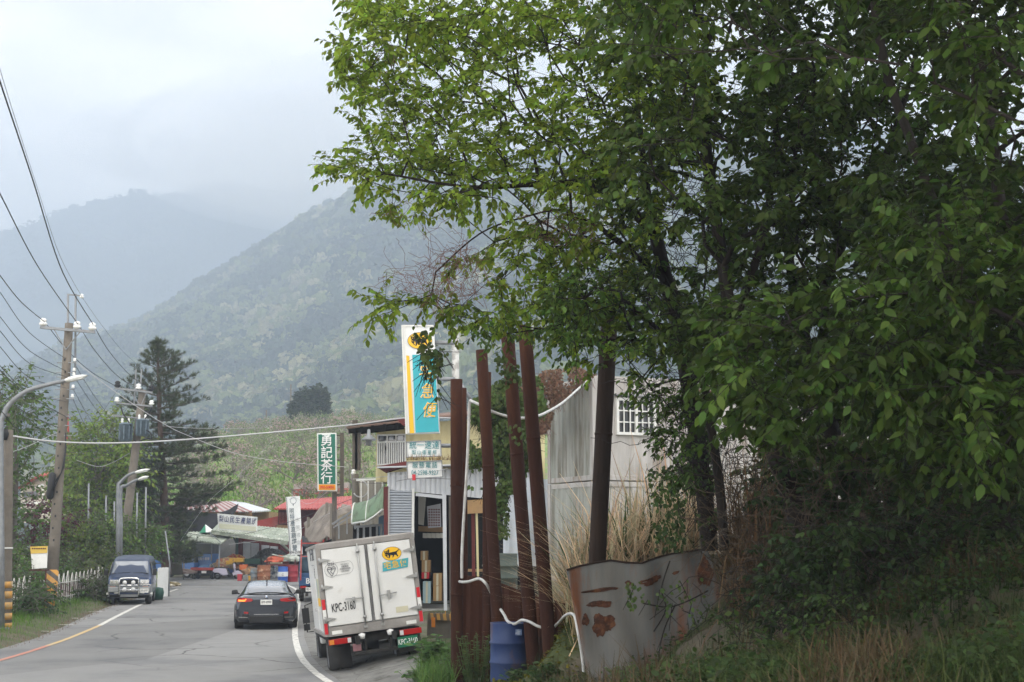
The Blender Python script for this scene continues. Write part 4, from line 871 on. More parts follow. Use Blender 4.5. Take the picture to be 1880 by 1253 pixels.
# ---------------------------------------------------------------- buildings
M_rustred = mat('red_oxide_roof', (.40, .055, .045), .6, col2=(.30, .05, .04), scale=2, stain=(.42, .14, .12), stain_scale=1.0, stain_lo=.5, stain_hi=.65)
M_dkred = mat('dark_red_paint', (.13, .018, .016), .6, col2=(.09, .015, .014), scale=3)
M_pgreen = mat('pale_green_roof', (.31, .35, .28), .7, col2=(.20, .23, .18), scale=1.5, detail=8, stain=(.5, .51, .46), stain_scale=1.2, stain_lo=.5, stain_hi=.65)
M_agreen = mat('green_awning', (.16, .25, .15), .6, col2=(.22, .30, .19), scale=1.2, detail=8, stain=(.09, .11, .07), stain_scale=2.4, stain_lo=.5, stain_hi=.68)
M_wcor = mat('white_corrugated', (.62, .64, .67), .5, col2=(.52, .54, .57), scale=1.5, detail=7, stain=(.42, .40, .36), stain_scale=1.2, stain_lo=.6, stain_hi=.75)
M_shut = mat('roller_shutter', (.42, .45, .50), .45, metal=.2, col2=(.36, .39, .43), scale=2)
M_ywall = mat('pale_yellow_wall', (.66, .58, .32), .8, col2=(.58, .52, .30), scale=1.5, detail=8, stain=(.45, .42, .28), stain_scale=1.2, stain_lo=.6, stain_hi=.75)
M_gwall = mat('grey_plaster', (.30, .30, .29), .9, col2=(.22, .22, .21), scale=1.3, detail=8)
M_dark = mat('dark_interior', (.012, .012, .012), .95, spec=.05)  # near-black colour carries the shade of interiors and under the eave
M_brick = mat('ochre_wall', (.36, .22, .10), .85, col2=(.28, .18, .09), scale=3)
M_wood = mat('grey_weathered_wood', (.17, .15, .12), .9, col2=(.11, .10, .085), scale=4, stretch=(1, 1, .2), detail=8)
M_net = mat('black_shade_net', (.028, .028, .032), .9, col2=(.045, .045, .05), scale=2)
M_netbr = mat('brown_shade_net', (.17, .145, .12), .95, col2=(.24, .21, .18), scale=1.3, detail=8, stain=(.12, .10, .085), stain_scale=2, stain_lo=.5, stain_hi=.7)
M_beigecor = mat('beige_sheet_wall', (.27, .25, .20), .8, col2=(.20, .185, .15), scale=1.2, detail=8)
M_card = mat('cardboard', (.38, .24, .11), .85, col2=(.32, .20, .09), scale=3)
M_floor = mat('concrete_floor', (.32, .32, .30), .85, col2=(.25, .25, .24), scale=1.5, detail=7)
M_post = mat('dark_steel_post', (.06, .055, .05), .7, col2=(.10, .08, .06), scale=3)
M_cont = mat('container_grey_paint', (.50, .48, .46), .7, col2=(.36, .34, .32), scale=2.4, detail=10, stain=(.20, .145, .10), stain_scale=2.2, stain_lo=.50, stain_hi=.72, stretch=(1.6, 1.6, .2))
M_contg = mat('container_green_grey', (.27, .285, .25), .8, col2=(.42, .42, .39), scale=3.2, detail=10, stain=(.13, .11, .08), stain_scale=2.6, stain_lo=.50, stain_hi=.70, stretch=(1.5, 1.5, .16))
M_tealsign = mat('teal_sign_face', (.03, .38, .44), .4, col2=(.03, .33, .39), scale=2)
M_ysg = mat('yellow_sign_face', (.75, .45, .02), .45)
M_signw = mat('white_sign_face', (.72, .73, .72), .4, col2=(.62, .63, .62), scale=3, detail=6, lo=.5, hi=.8)
M_greensign = mat('green_sign_face', (.008, .13, .085), .4)
M_gtext = mat('green_blue_print', (.04, .22, .24), .5)
M_fadeink = mat('faded_ink', (.16, .19, .21), .7)
M_bluewash = mat('blue_black_ink', (.05, .06, .14), .7)
M_tile = mat('white_tile', (.6, .58, .52), .4)

def plate(poly, Y, th, name, m, parent, yo=None, bevel=0):
    """photo-outline polygon at distance Y, thickness th"""
    o = Vector(parent.matrix_world.translation) if parent else Vector((0, 0, 0)); o = Vector(parent.location) if parent else o
    pts = [P(u, v, Y) - o for u, v in poly]; mb = MB(); n = len(pts)
    vs = pts + [p + Vector((0, th, 0)) for p in pts]
    mb.add(vs, [tuple(range(n)), tuple(range(2 * n - 1, n - 1, -1))] + [(i, (i + 1) % n, (i + 1) % n + n, i + n) for i in range(n)])
    return mb.build(name, m, parent, bevel=bevel)
def corr(name, a, b, za0, za1, zb0, zb1, m, parent, pitch=.12, amp=.03, nrm=None, smooth=False):
    """vertical corrugated sheet between plan points a,b (world), heights at each end"""
    o = Vector(parent.location); a = Vector((a[0], a[1], 0)); b = Vector((b[0], b[1], 0)); d = b - a; L = d.length; n = Vector((-d.y, d.x, 0)).normalized() * -1
    if nrm: n = Vector(nrm)
    k = max(2, int(L / (pitch / 4))); rows = [[], []]
    for i in range(k + 1):
        t = i / k; ph = (i % 4); off = amp if ph in (1, 2) else 0; p = a + d * t + n * off
        rows[0].append(Vector((p.x, p.y, za0 + (zb0 - za0) * t)) - o); rows[1].append(Vector((p.x, p.y, za1 + (zb1 - za1) * t)) - o)
    mb = MB(); mb.sheet(rows, smooth=smooth); return mb.build(name, m, parent, solid=.012, norm=False)
def at(parent, u, v, Y): return P(u, v, Y) - Vector(parent.location)
def root_at(name, u, v, Y, z=None, **kw):
    p = P(u, v, Y); return empty(name, (p.x, p.y, p.z if z is None else z), **kw)

# ---- delivery shop: lower white shed with shutter and open bay
YS = 46.0
shop = root_at('parcel_shop', 770, 1120, YS, .45, label='white corrugated parcel depot with grey roller shutter and an open dark bay', cat='building')
x710, x760, x812, x830, x990 = [P(u, 1000, YS).x for u in (710, 758, 813, 830, 990)]
zf = lambda v: P(800, v, YS).z
corr('fascia', (x710, YS), (x990, YS), zf(899), zf(868), zf(925), zf(905) + .9, M_wcor, shop, pitch=.16, amp=.03, nrm=(0, -1, 0))
mb = MB(); k = 0
zt, zb_ = zf(900), zf(1122); z = zb_
shutter = empty('roller_shutter', (0, 0, 0), parent=shop)
ns = int((zt - zb_) / .085)
sl = MB(); sl.prism([(0, -.04), (-.03, -.025), (-.035, .0), (-.03, .025), (0, .04)], -(x760 - x710) / 2 + .05, (x760 - x710) / 2 - .05, axis='x'); slme = sl.mesh('slat', [M_shut])
bpy.data.objects.remove(shutter)
frame = MB(); frame.box((0, 0, 0), (.08, .12, zt - zb_ + .1)); fme = frame.mesh('shutter_frame', [M_white])
sf = link_mesh('shutter_frame', fme, shop); sf.location = (x760 - shop.location.x + .0, -.03, (zt + zb_) / 2 - shop.location.z)
sf2 = link_mesh('shutter_frame', fme, shop); sf2.location = (x710 - shop.location.x + .04, -.03, (zt + zb_) / 2 - shop.location.z)
for i in range(ns):
    s_ = link_mesh('slat', slme, sf); s_.location = (-(x760 - x710) / 2, .02, zb_ + .04 + i * .085 - (zt + zb_) / 2)
plate([(704, 895), (712, 893), (712, 1122), (706, 1122)], YS - .15, .15, 'downpipe', M_dkred, shop)
plate([(763, 905), (812, 910), (812, 916), (763, 911)], YS - .02, .12, 'lintel', M_wcor, shop)
plate([(812, 908), (819, 909), (821, 1125), (815, 1125)], YS - .04, .14, 'door_post', M_wcor, shop)
plate([(824, 912), (829, 912), (829, 1125), (825, 1125)], YS - .04, .14, 'door_post', M_post, shop)
mb = MB(); o_ = shop.location; D = 6.5
zfl = .45 - o_.z
mb.box(((x710 + x990) / 2 - o_.x, D / 2, zfl - .25), (x990 - x710, D, .5)); mb.build('floor_slab', M_floor, shop)
mb = MB(); zr = zf(905) - o_.z + .2
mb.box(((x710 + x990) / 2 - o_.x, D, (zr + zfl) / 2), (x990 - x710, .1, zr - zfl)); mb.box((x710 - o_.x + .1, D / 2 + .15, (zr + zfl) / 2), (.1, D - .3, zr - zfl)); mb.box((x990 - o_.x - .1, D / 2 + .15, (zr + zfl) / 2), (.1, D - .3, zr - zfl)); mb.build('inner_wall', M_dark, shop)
mb = MB(); mb.sheet([[(x710 - o_.x - .3, -.5, zf(880) - o_.z + .35), (x990 - o_.x, -.5, zf(905) - o_.z + .95)], [(x710 - o_.x - .3, D, zf(868) - o_.z + .55), (x990 - o_.x, D, zf(905) - o_.z + 1.2)]]); mb.build('roof', M_wcor, shop, solid=.05)
plate([(768, 912), (782, 914), (778, 965), (768, 963)], YS + 1.5, .04, 'curtain', M_tile, shop)
plate([(768, 966), (815, 968), (815, 978), (768, 976)], YS + 1.6, .2, 'inner_beam', M_brick, shop)
for i in range(5): plate([(776 + i * 8, 979), (783.4 + i * 8, 979.5), (783.4 + i * 8, 988.5), (776 + i * 8, 988)], YS + 1.6, .1, 'tile', M_tile, shop)
pc_ = plate([(784, 930), (809, 925), (810, 968), (786, 970)], YS + 1.0, .02, 'wall_calendar', mat('calendar_paper', (.45, .46, .50), .6), shop)
for r_ in range(6):
    for c_ in range(5):
        u, v = 787 + c_ * 4.4, 934 + r_ * 5.6; plate([(u, v), (u + 2.6, v - .2), (u + 2.6, v + 2.6), (u, v + 2.8)], YS + .97, .01, 'calendar_mark', M_redr if (r_ * 3 + c_) % 4 == 0 else M_bluewash, pc_) if False else None
mb = MB()
for r_ in range(7):
    for c_ in range(5):
        p = at(shop, 788 + c_ * 4.5, 936 + r_ * 4.8, YS + .98); mb.box(p, (.05, .008, .05))
mb.build('calendar_print', M_dkred, shop, kind='stuff')
def carton(u0, v0, u1, v1, Y, m, label, name='carton', dep=.5):
    a = P(u0, v1, Y); b = P(u1, v0, Y); w, h = b.x - a.x, b.z - a.z
    r_ = empty(name, ((a.x + b.x) / 2, Y + dep / 2, a.z), label=label, cat='box' if name == 'carton' else 'crate', group='boxes stacked in the parcel bay')
    mb = MB(); mb.box((0, 0, h / 2), (w, dep, h)); mb.build('box_body', m, r_, bevel=.012)
    mb = MB(); mb.box((0, -dep / 2 - .004, h / 2), (.07, .006, h - .02)); mb.build('tape', M_beige, r_)
carton(772, 1012, 785, 1029, YS + 1.0, M_card, 'topmost small carton of the left stack in the dark parcel bay')
carton(774, 1029, 790, 1051, YS + 1.0, M_card, 'second carton in the left stack, below the topmost one')
carton(774, 1051, 788, 1063, YS + 1.0, M_redr, 'dark red box in the middle of the left stack')
carton(795, 1053, 811, 1076, YS + .8, M_card, 'upper carton of the right-hand stack in the parcel bay')
carton(795, 1076, 811, 1104, YS + .8, M_card, 'lower carton of the right-hand stack in the parcel bay')
carton(776, 1068, 791, 1108, YS + .7, mat('pale_cyan_plastic', (.32, .45, .50), .5), 'pale cyan plastic crate at the foot of the left stack', 'plastic_crate')
# ---- upper pale yellow house with grilled window
YU = 49.0
up = root_at('yellow_house', 760, 860, YU, label='pale yellow upper storey with white barred windows under a dark eave', cat='building')
corr('wall', (P(691, 800, YU).x, YU), (P(1000, 800, YU).x, YU), P(700, 885, YU).z, P(700, 783, YU).z, P(700, 885, YU).z, P(700, 760, YU).z, M_ywall, up, pitch=.3, amp=.02, nrm=(0, -1, 0))
mb = MB(); a = at(up, 691, 860, YU); mb.box(a + Vector((.1, 2.2, .45)), (.15, 4, 1.7)); mb.build('side_wall', M_ywall, up)
wf = plate([(693, 800), (744, 797), (744, 851), (693, 854)], YU - .06, .04, 'window', M_glass, up)
mb = MB()
def bars(us, v0, v1, w, Y=YU - .12): 
    for u in us: a = at(up, u, v0, Y); b = at(up, u, v1, Y); mb.beam(a, b, w, .04)
bars((693.5, 711, 727, 744), 799, 853, .09); bars((697, 701, 705, 715, 719, 723, 731, 735, 739), 812, 853, .045)
for v in (798, 811, 852): mb.beam(at(up, 692, v + 1.5, YU - .12), at(up, 745, v, YU - .12), .08, .05)
mb.build('window_grille', M_white, up)
for i, (u0, u1) in enumerate(((697, 704), (714, 722), (731, 740))): plate([(u0, 800), (u1, 800), (u1, 808), (u0, 808)], YU - .1, .02, 'upper_pane', M_glassl, up)
mb = MB(); A = [at(up, 636, 786, YU - 2.2), at(up, 830, 764, YU - 1.2), at(up, 1000, 755, YU - 1.0)]
mb.sheet([A, [p + Vector((.3, 4.5, .55)) for p in A]]); mb.build('roof', mat('rust_brown_roof', (.20, .12, .09), .8, col2=(.15, .11, .09), scale=1.5), up, solid=.08)
mb = MB(); mb.beam(at(up, 640, 789, YU - 2.1), at(up, 742, 777, YU - 1.5), .14, .28); mb.beam(at(up, 655, 793, YU - 1), at(up, 742, 783, YU - 1), .12, .2)
for u in (664, 684, 706, 728): mb.beam(at(up, u, 792 - (u - 640) * .11, YU - 2.2), at(up, u + 2, 789 - (u - 640) * .11, YU + 1.5), .1, .2)
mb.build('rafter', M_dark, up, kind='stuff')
plate([(728, 770), (745, 768), (745, 783), (738, 780)], YU - 2.3, .3, 'gutter_end', M_dkred, up)
for u, v0, v1 in ((652, 772, 862), (657, 795, 864)): mb = MB(); mb.beam(at(up, u, v0, YU - 1.9), at(up, u, v1, YU - 1.9), .17); mb.build('post', M_post, up)
plate([(690, 857), (746, 847), (746, 856), (707, 868)], YU - 3.1, .5, 'lower_eave', M_dkred, up)
mb = MB(); a = at(up, 677, 806, YU - 2.6); mb.lathe([(.0, .32), (.05, .3), (.06, .12), (.26, -.02), (.24, -.05), (.1, -.05), (.1, -.2), (.0, -.24)], c=a, n=14); mb.build('porch_lamp', M_galv, up)
# ---- corrugated lean-to, stairs and arched awning left of the shop
lean = root_at('lean_to_shed', 680, 1000, 53, .3, label='beige corrugated lean-to with stair rail and arched green awning', cat='building')
corr('wall', (P(655, 900, 54).x, 54), (P(708, 900, 52).x, 52), P(655, 990, 54).z, P(655, 881, 54).z, P(708, 1000, 52).z, P(708, 884, 52).z, M_beigecor, lean, pitch=.3, amp=.035, nrm=(0, -1, 0))
mb = MB()
for k in range(4): u = 663 + k * 13; mb.beam(at(lean, u, 884, 52), at(lean, u, 930, 52), .05)
mb.beam(at(lean, 655, 882, 51.6), at(lean, 706, 879, 51.2), .08, .06); mb.build('gutter_post', M_white, lean)
mb = MB(); mb.beam(at(lean, 610, 963, 50.5), at(lean, 700, 904, 50.5), .12, .07); mb.beam(at(lean, 612, 969, 50.5), at(lean, 702, 911, 50.5), .06, .05)
for k in range(6): u = 622 + k * 15; mb.beam(at(lean, u, 956 - k * 9.6, 50.5), at(lean, u, 990 - k * 9, 50.5), .05)
mb.build('stair_rail', M_galv, lean)
rows = []
for i in range(9):
    a = i / 8 * pi / 2 * .95; rr = []
    for (u, v, Y, w) in ((651, 962, 50.6, 24), (676, 958, 49.6, 26), (690, 950, 48.8, 26), (707, 936, 47.8, 30)):
        base = at(lean, u, v, Y); hgt = .62 if u < 700 else .75; rr.append(base + Vector((0, .95 * sin(a) - .95 + .0, 0)) + Vector((-.0, 0, hgt * sin(a))) * 1.0 + Vector((0, .0, 0)))
        rr[-1] = base + Vector((0, -.8 * cos(a), hgt * sin(a) * 1.15))
    rows.append(rr)
mb = MB(); mb.sheet(rows); aw = mb.build('arched_awning', M_agreen, lean, solid=.03)
mb = MB(); mb.tube([rows[i][0] for i in range(9)], .045, n=6); mb.tube([rows[i][1] + Vector((0, -.03, .02)) for i in range(9)], .025, n=6); mb.tube([r_ for r_ in rows[0]], .035, n=6); mb.build('awning_rib', M_white, aw)
mb = MB()
for u in (657, 668, 680, 692, 700): mb.beam(at(lean, u, 966, 50.2), at(lean, u, 1010, 50.2), .07)
mb.beam(at(lean, 650, 968, 50.2), at(lean, 702, 964, 50.2), .08); mb.build('door_frame', M_galv, lean)
plate([(648, 966), (695, 964), (695, 1020), (648, 1020)], 51.2, .1, 'dark_doorway', M_dark, lean)  # near-black sheet standing for the shade inside the doorway
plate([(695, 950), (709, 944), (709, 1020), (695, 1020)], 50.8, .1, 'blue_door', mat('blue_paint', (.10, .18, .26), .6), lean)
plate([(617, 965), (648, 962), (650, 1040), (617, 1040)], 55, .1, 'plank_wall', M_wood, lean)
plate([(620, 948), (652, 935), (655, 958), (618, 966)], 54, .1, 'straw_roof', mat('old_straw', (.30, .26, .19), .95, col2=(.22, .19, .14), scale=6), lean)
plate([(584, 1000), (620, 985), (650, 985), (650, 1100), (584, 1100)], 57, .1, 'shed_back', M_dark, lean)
# ---- brown net drape between the green sign and market
drape = root_at('net_shelter', 590, 1010, 66, 0, label='sagging brown shade-net shelter on grey posts below the green sign', cat='shelter')
def cloth(name, grid_pts, m, parent, amp=.12, sub=8, seed=0):
    R0 = [[P(*p) for p in row] for row in grid_pts]; rows = []; nr = len(R0); nc = len(R0[0]); o = Vector(parent.location)
    for i in range((nr - 1) * sub + 1):
        a = i / sub; i0 = min(int(a), nr - 2); fi = a - i0; row = []
        for j in range((nc - 1) * sub + 1):
            b = j / sub; j0 = min(int(b), nc - 2); fj = b - j0
            p = (R0[i0][j0] * (1 - fj) + R0[i0][j0 + 1] * fj) * (1 - fi) + (R0[i0 + 1][j0] * (1 - fj) + R0[i0 + 1][j0 + 1] * fj) * fi
            w = noise.noise(p * 1.1 + Vector((seed, 0, 0))); p = p + Vector((0, amp * 4 * w, amp * noise.noise(p * 1.7 + Vector((9, seed, 0)))))
            row.append(p - o)
        rows.append(row)
    mb = MB(); mb.sheet(rows); return mb.build(name, m, parent, solid=.015, norm=False)
cloth('net', [[(559, 962, 68), (575, 948, 68), (592, 926, 67), (608, 924, 66)], [(560, 985, 66), (576, 972, 65), (592, 960, 64), (610, 955, 63)], [(568, 996, 64), (586, 997, 62), (600, 985, 61), (612, 998, 60)]], M_netbr, drape, seed=3)
cloth('net', [[(617, 940, 64), (630, 925, 66), (645, 926, 66)], [(616, 965, 63), (632, 958, 64), (648, 950, 65)]], M_netbr, drape, seed=7)
mb = MB()
for u, v0, Y in ((566, 950, 67), (600, 923, 65), (609, 925, 60)): mb.tube([at(drape, u, v0, Y), Vector((at(drape, u, v0, Y).x, Y - drape.location.y, .0))], .07, n=7)
mb.build('post', M_wood, drape)
cloth('tarpaulin', [[(553, 985, 70), (575, 990, 66), (590, 1000, 62)], [(553, 1005, 68), (574, 1005, 64), (592, 1018, 60)]], M_net, drape, seed=1)

# ---- green tea sign on its post
YG = 56.0
gs = root_at('shop_sign', 614, 1000, YG, .2, label='tall green sign with four white characters and an orange phone strip', cat='sign')
plate([(582, 796), (617, 795), (618, 902), (583, 902)], YG, .18, 'sign_frame', M_white, gs, bevel=.01)
plate([(584.2, 798), (615.2, 797.2), (615.8, 889), (585, 889)], YG - .03, .05, 'green_face', M_greensign, gs)
plate([(585, 890), (615.8, 890), (616, 900), (585.2, 900)], YG - .03, .05, 'orange_strip', mat('orange_strip_paint', (.75, .32, .01), .4), gs)
for i, ch in enumerate('勇記茶行'):
    text(ch, .50, M_signw, gs, at(gs, 599.7, 809.5 + i * 23.2, YG - .06), bold=.010, sx=.95)
text('0955-504050', .155, M_redr, gs, at(gs, 600.3, 895, YG - .06), bold=.02, sx=.66)
mb = MB(); mb.tube([at(gs, 614, 904, YG + .3), Vector((at(gs, 615, 1000, YG + .3).x, .3, 0))], .10, n=10); mb.beam(at(gs, 628, 795, YG + .3), at(gs, 628, 910, YG + .3), .14); mb.build('post', M_post, gs)
mb = MB()
for v in (800, 822, 845, 868, 890): mb.beam(at(gs, 617, v, YG + .3), at(gs, 628, v, YG + .3), .05)
mb.beam(at(gs, 612, 909, YG + .3), at(gs, 630, 909, YG + .3), .1); mb.build('bracket', M_post, gs)
# concrete post beside it with insulator loops
rp, Bp, Tp = pole('utility_pole', 655, 1015, 652, 870, 52.5, .16, .13, 'short grey post with looped cables between the green sign and the shop', m=M_wood)
mb = MB(); c = P(657, 893, 52.2) - Bp
mb.tube([c + Vector((.28 * cos(a) + .1, 0, .3 * sin(a) - .1)) for a in np.linspace(-2.6, 1.4, 14)], .025, n=5); mb.build('cable_loop', M_wirew, rp); insulator(rp, P(649, 872, 52.1) - Bp, .7)

# ---- big parcel sign tower
YT = 43.5
tw = root_at('parcel_sign', 775, 798, YT, label='tall leaning white sign with teal panel, yellow characters and black cat oval', cat='sign')
Q = lambda u, v, dy=0: P(u, v, YT) - Vector(tw.location) + Vector((0, dy, 0))
def tplate(poly, dy, th, name, m, par=tw): 
    pts = [Q(u, v, dy) for u, v in poly]; n = len(pts); mb = MB(); mb.add(pts + [p + Vector((0, th, 0)) for p in pts], [tuple(range(n)), tuple(range(2 * n - 1, n - 1, -1))] + [(i, (i + 1) % n, (i + 1) % n + n, i + n) for i in range(n)]); return mb.build(name, m, par)
tplate([(738, 598), (796, 598), (807, 795), (746, 797)], 0, .35, 'sign_box', M_signw)
mb = MB(); 
for a, b in (((738, 598), (746, 797)), ((742.5, 600), (750.5, 795)), ((738, 598.5), (796, 598.5))): mb.beam(Q(*a, -.02), Q(*b, -.02), .05, .04)
mb.build('sign_edge', M_white, tw)
tplate([(745, 653), (751.5, 654), (760.5, 796), (752.5, 796)], -.03, .02, 'yellow_stripe', M_ysg)
tplate([(757, 652), (798, 651), (806, 793), (763, 795)], -.03, .02, 'teal_panel', M_tealsign)
ce = Q(771, 626, -.05); cat_emblem(tw, ce.x, ce.z, .37, ce.y + .02, M_ysg, M_ink)
for i, ch in enumerate('宅急便'):
    q = Q(781 + i * 3.4, 686 + i * 34.5, -.05); text(ch, .50, M_signw, tw, q, bold=.014, shear=.15, sx=.88); text(ch, .50, M_ysg, tw, q + Vector((0, -.01, 0)), bold=.0, shear=.15, sx=.85)
mb = MB(); mb.tube([Q(835, 600, .3), Q(837, 800, .3)], .115, n=12); mb.build('column', mat('peeling_white_pole', (.52, .52, .50), .7, col2=(.32, .31, .29), scale=5, lo=.45, hi=.55, detail=8), tw)
mb = MB()
for v in (628, 695, 818): mb.tube([Q(798, v, .2), Q(835, v, .2)], .065, n=8)
mb.tube([Q(806, 636, .25), Q(832, 675, .25)], .04, n=6); mb.tube([Q(838, 690, .3), Q(868, 740, .3)], .06, n=6); mb.build('bracket', M_galv, tw)
def svc(poly, lines, label):
    s_ = root_at('service_sign', poly[0][0] + 32, poly[2][1], YT, label=label, cat='sign')
    plate(poly, YT, .12, 'board', M_signw, s_, bevel=.01)
    mb = MB(); pts = [at(s_, u, v, YT - .02) for u, v in poly]
    for i in range(4): mb.beam(pts[i], pts[(i + 1) % 4], .03, .03)
    mb.build('edge_trim', M_galv, s_)
    for (t_, sz, u, v, sx_, sp) in lines: text(t_, sz, M_gtext, s_, at(s_, u, v, YT - .03), bold=.004, sx=sx_, spacing=sp)
svc([(746, 812), (809, 809), (810, 838), (747, 840)], (('統一速達', .26, 779, 818.5, .88, 1.02), ('梨山衛星所', .15, 779, 831.5, .9, 1.35)), 'upper small white sign with green lettering in two rows below the tall sign')
svc([(747, 849), (811, 846), (813, 876), (748, 880)], (('服務電話', .20, 780, 854.8, .85, 1.35), ('04-2598-9327', .20, 780, 868.5, .70, 1.05)), 'lower small white sign with a green phone number')
mb = MB(); mb.box(P(760, 877, YT - .1), (.1, .1, .18)); o = mb.build('red_beacon', M_redr, label='little red lamp hanging at the corner of the lower service sign', cat='lamp', bevel=.01)

# ---- two stacked site containers
ca = P(1090, 690, 36.0); cbk = P(1012, 712, 38.4)
dirs = Vector((ca.x - cbk.x, ca.y - cbk.y, 0)); side_w = dirs.length; fd = Vector((-dirs.y, dirs.x, 0)).normalized(); fd = fd if fd.x > 0 else -fd
def container(z0, z1, label, upper):
    o = empty('site_container', (ca.x, ca.y, z0), label=label, cat='container'); L = 11.5; O = Vector(o.location)
    A = Vector((ca.x, ca.y, 0)); B = A + fd * L; Cc = Vector((cbk.x, cbk.y, 0)); Dd = Cc + fd * L
    corr('long_wall', A + fd * .12, B - fd * .12, z0 + .14, z1 - .12, z0 + .14, z1 - .12, M_cont, o, pitch=.42, amp=.022, nrm=(fd.y, -fd.x, 0))
    corr('end_wall', Cc, A - (A - Cc).normalized() * .12, z0 + .14, z1 - .12, z0 + .14, z1 - .12, M_contg, o, pitch=.34, amp=.05, nrm=(-fd.x, -fd.y, 0))
    mb = MB()
    for p in (A, B, Cc, Dd): mb.box(Vector((p.x, p.y, (z0 + z1) / 2)) - O, (.17, .17, z1 - z0), rot=(0, 0, math.atan2(fd.y, fd.x)))
    for p, q_ in ((A, B), (Cc, A), (Cc, Dd)):
        for z in (z0 + .075, z1 - .065): mb.beam(Vector((p.x, p.y, z)) - O, Vector((q_.x, q_.y, z)) - O, .10, .13)
    mb.build('frame', M_cont, o, bevel=.01)
    mb = MB(); mb.sheet([[Vector((p.x, p.y, z1 - .02)) - O for p in (A, B)], [Vector((p.x, p.y, z1 - .02)) - O for p in (Cc, Dd)]]); mb.build('roof', M_cont, o, solid=.03)
    mb = MB(); mb.sheet([[Vector((p.x, p.y, z)) - O for p in (Cc, Dd)] for z in (z0 + .1, z1 - .1)]); mb.build('back_wall', M_cont, o, solid=.02)
    return o, A, O
zt = ca.z; zm = P(1090, 884, 36).z
cu, A_, O_ = container(zm + .02, zt, 'upper weathered grey site container with a barred white window', True)
cl_, _, _ = container(zm - 2.55, zm, 'lower weathered grey container half hidden by dry grass', False)
def onwall(u, v, off=.06):      # point on the container's long wall seen at (u,v)
    r_ = ray(u, v); n = Vector((fd.y, -fd.x, 0)); c0 = Vector((0, 0, CAMZ)); A3 = Vector((ca.x, ca.y, 0)) + n * off; t = (A3 - c0).dot(n) / r_.dot(n); return c0 + r_ * t
w0, w1 = onwall(1133, 733), onwall(1201, 733); wz0 = onwall(1133, 796).z; wz1 = w0.z
ww = (Vector((w1.x, w1.y, 0)) - Vector((w0.x, w0.y, 0))).length
wr = empty('window', w0 - O_, (0, 0, math.atan2(fd.y, fd.x)), parent=cu); hh = wz1 - wz0
bpy.data.objects.remove(wr)
rz = math.atan2(fd.y, fd.x)
def wbox(mb, x, z, w, h, d=.04, y=0): 
    c = Vector((w0.x, w0.y, 0)) + fd * x + Vector((fd.y, -fd.x, 0)) * (-y); mb.box(Vector((c.x, c.y, z)) - O_, (w, d, h), rot=(0, 0, rz))
mb = MB(); 
for x in (0, ww / 2, ww): wbox(mb, x, (wz0 + wz1) / 2, .07, hh + .07, .09)
for z in (wz0, wz1): wbox(mb, ww / 2, z, ww, .07, .08)
for i in (1, 2, 4, 5):
    x = ww * i / 6; wbox(mb, x, (wz0 + wz1) / 2, .028, hh, .03, -.02)
for i in (1, 2): wbox(mb, ww / 2, wz0 + hh * i / 3, ww, .028, .032, -.022)
wf = mb.build('window', M_white, cu)
M_paned = mat('dusty_pane', (.03, .032, .035), .15, col2=(.10, .10, .10), scale=1.5, lo=.5, hi=.7)
for i in range(6):
    for j in range(3):
        mb = MB(); wbox(mb, ww * (i + .5) / 6, wz0 + hh * (j + .5) / 3, ww / 6 - .02, hh / 3 - .02, .012, .03); mb.build('pane', M_paned, wf)
mb = MB(); wbox(mb, ww / 2, wz1 + .09, ww + .16, .03, .16, -.05); mb.build('drip_edge', M_galv, wf)
for (u0, v0, u1, v1, nm) in ((1278, 722, 1322, 880, 'door'), (1480, 735, 1540, 800, 'shuttered_window')):
    a, b = onwall(u0, v0), onwall(u1, v0); zb2 = onwall(u0, v1).z; c = (a + b) / 2; mb = MB(); mb.box(Vector((c.x, c.y, (a.z + zb2) / 2)) - O_, ((b - a).length, .07, a.z - zb2), rot=(0, 0, rz)); mb.build(nm, M_contg, cu, bevel=.01)
    mb = MB(); mb.box(Vector((c.x, c.y - .03, a.z + .05)) - O_, ((b - a).length + .1, .12, .06), rot=(0, 0, rz)); mb.build('lintel', mat('rusty_lintel', (.20, .11, .08), .85), cu)
mb = MB()
for i, (u, w_) in enumerate(((1108, .7), (1165, 1.3), (1235, 1.0), (1300, 1.2))): pass
# white sheets between the pipes
ws = root_at('sheet_wall', 955, 1035, 40, label='pale bluish sheet-metal wall seen between the rusty pipes', cat='wall')
corr('sheet', (P(924, 900, 40).x, 40), (P(1012, 900, 40).x, 40), P(950, 1040, 40).z, P(950, 880, 40).z, P(950, 1040, 40).z, P(950, 880, 40).z, mat('pale_blue_sheet', (.55, .60, .66), .5, col2=(.48, .52, .56), scale=2), ws, pitch=.3, amp=.025, nrm=(0, -1, 0))
wd = root_at('garage', 880, 1080, 41, .5, label='dark open garage bay with red post behind the first rusty pipes', cat='building')
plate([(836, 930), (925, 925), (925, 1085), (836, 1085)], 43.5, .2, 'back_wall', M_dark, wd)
plate([(865, 925), (871, 925), (873, 1085), (867, 1085)], 41, .15, 'red_post', M_dkred, wd); plate([(836, 920), (925, 915), (925, 940), (836, 945)], 40.8, .2, 'lintel', M_brick, wd)
plate([(873, 940), (877, 940), (880, 1080), (876, 1080)], 40.9, .1, 'cream_post', M_ywall, wd); plate([(838, 1045), (925, 1045), (925, 1050), (838, 1050)], 41.2, .06, 'rail', M_brick, wd)

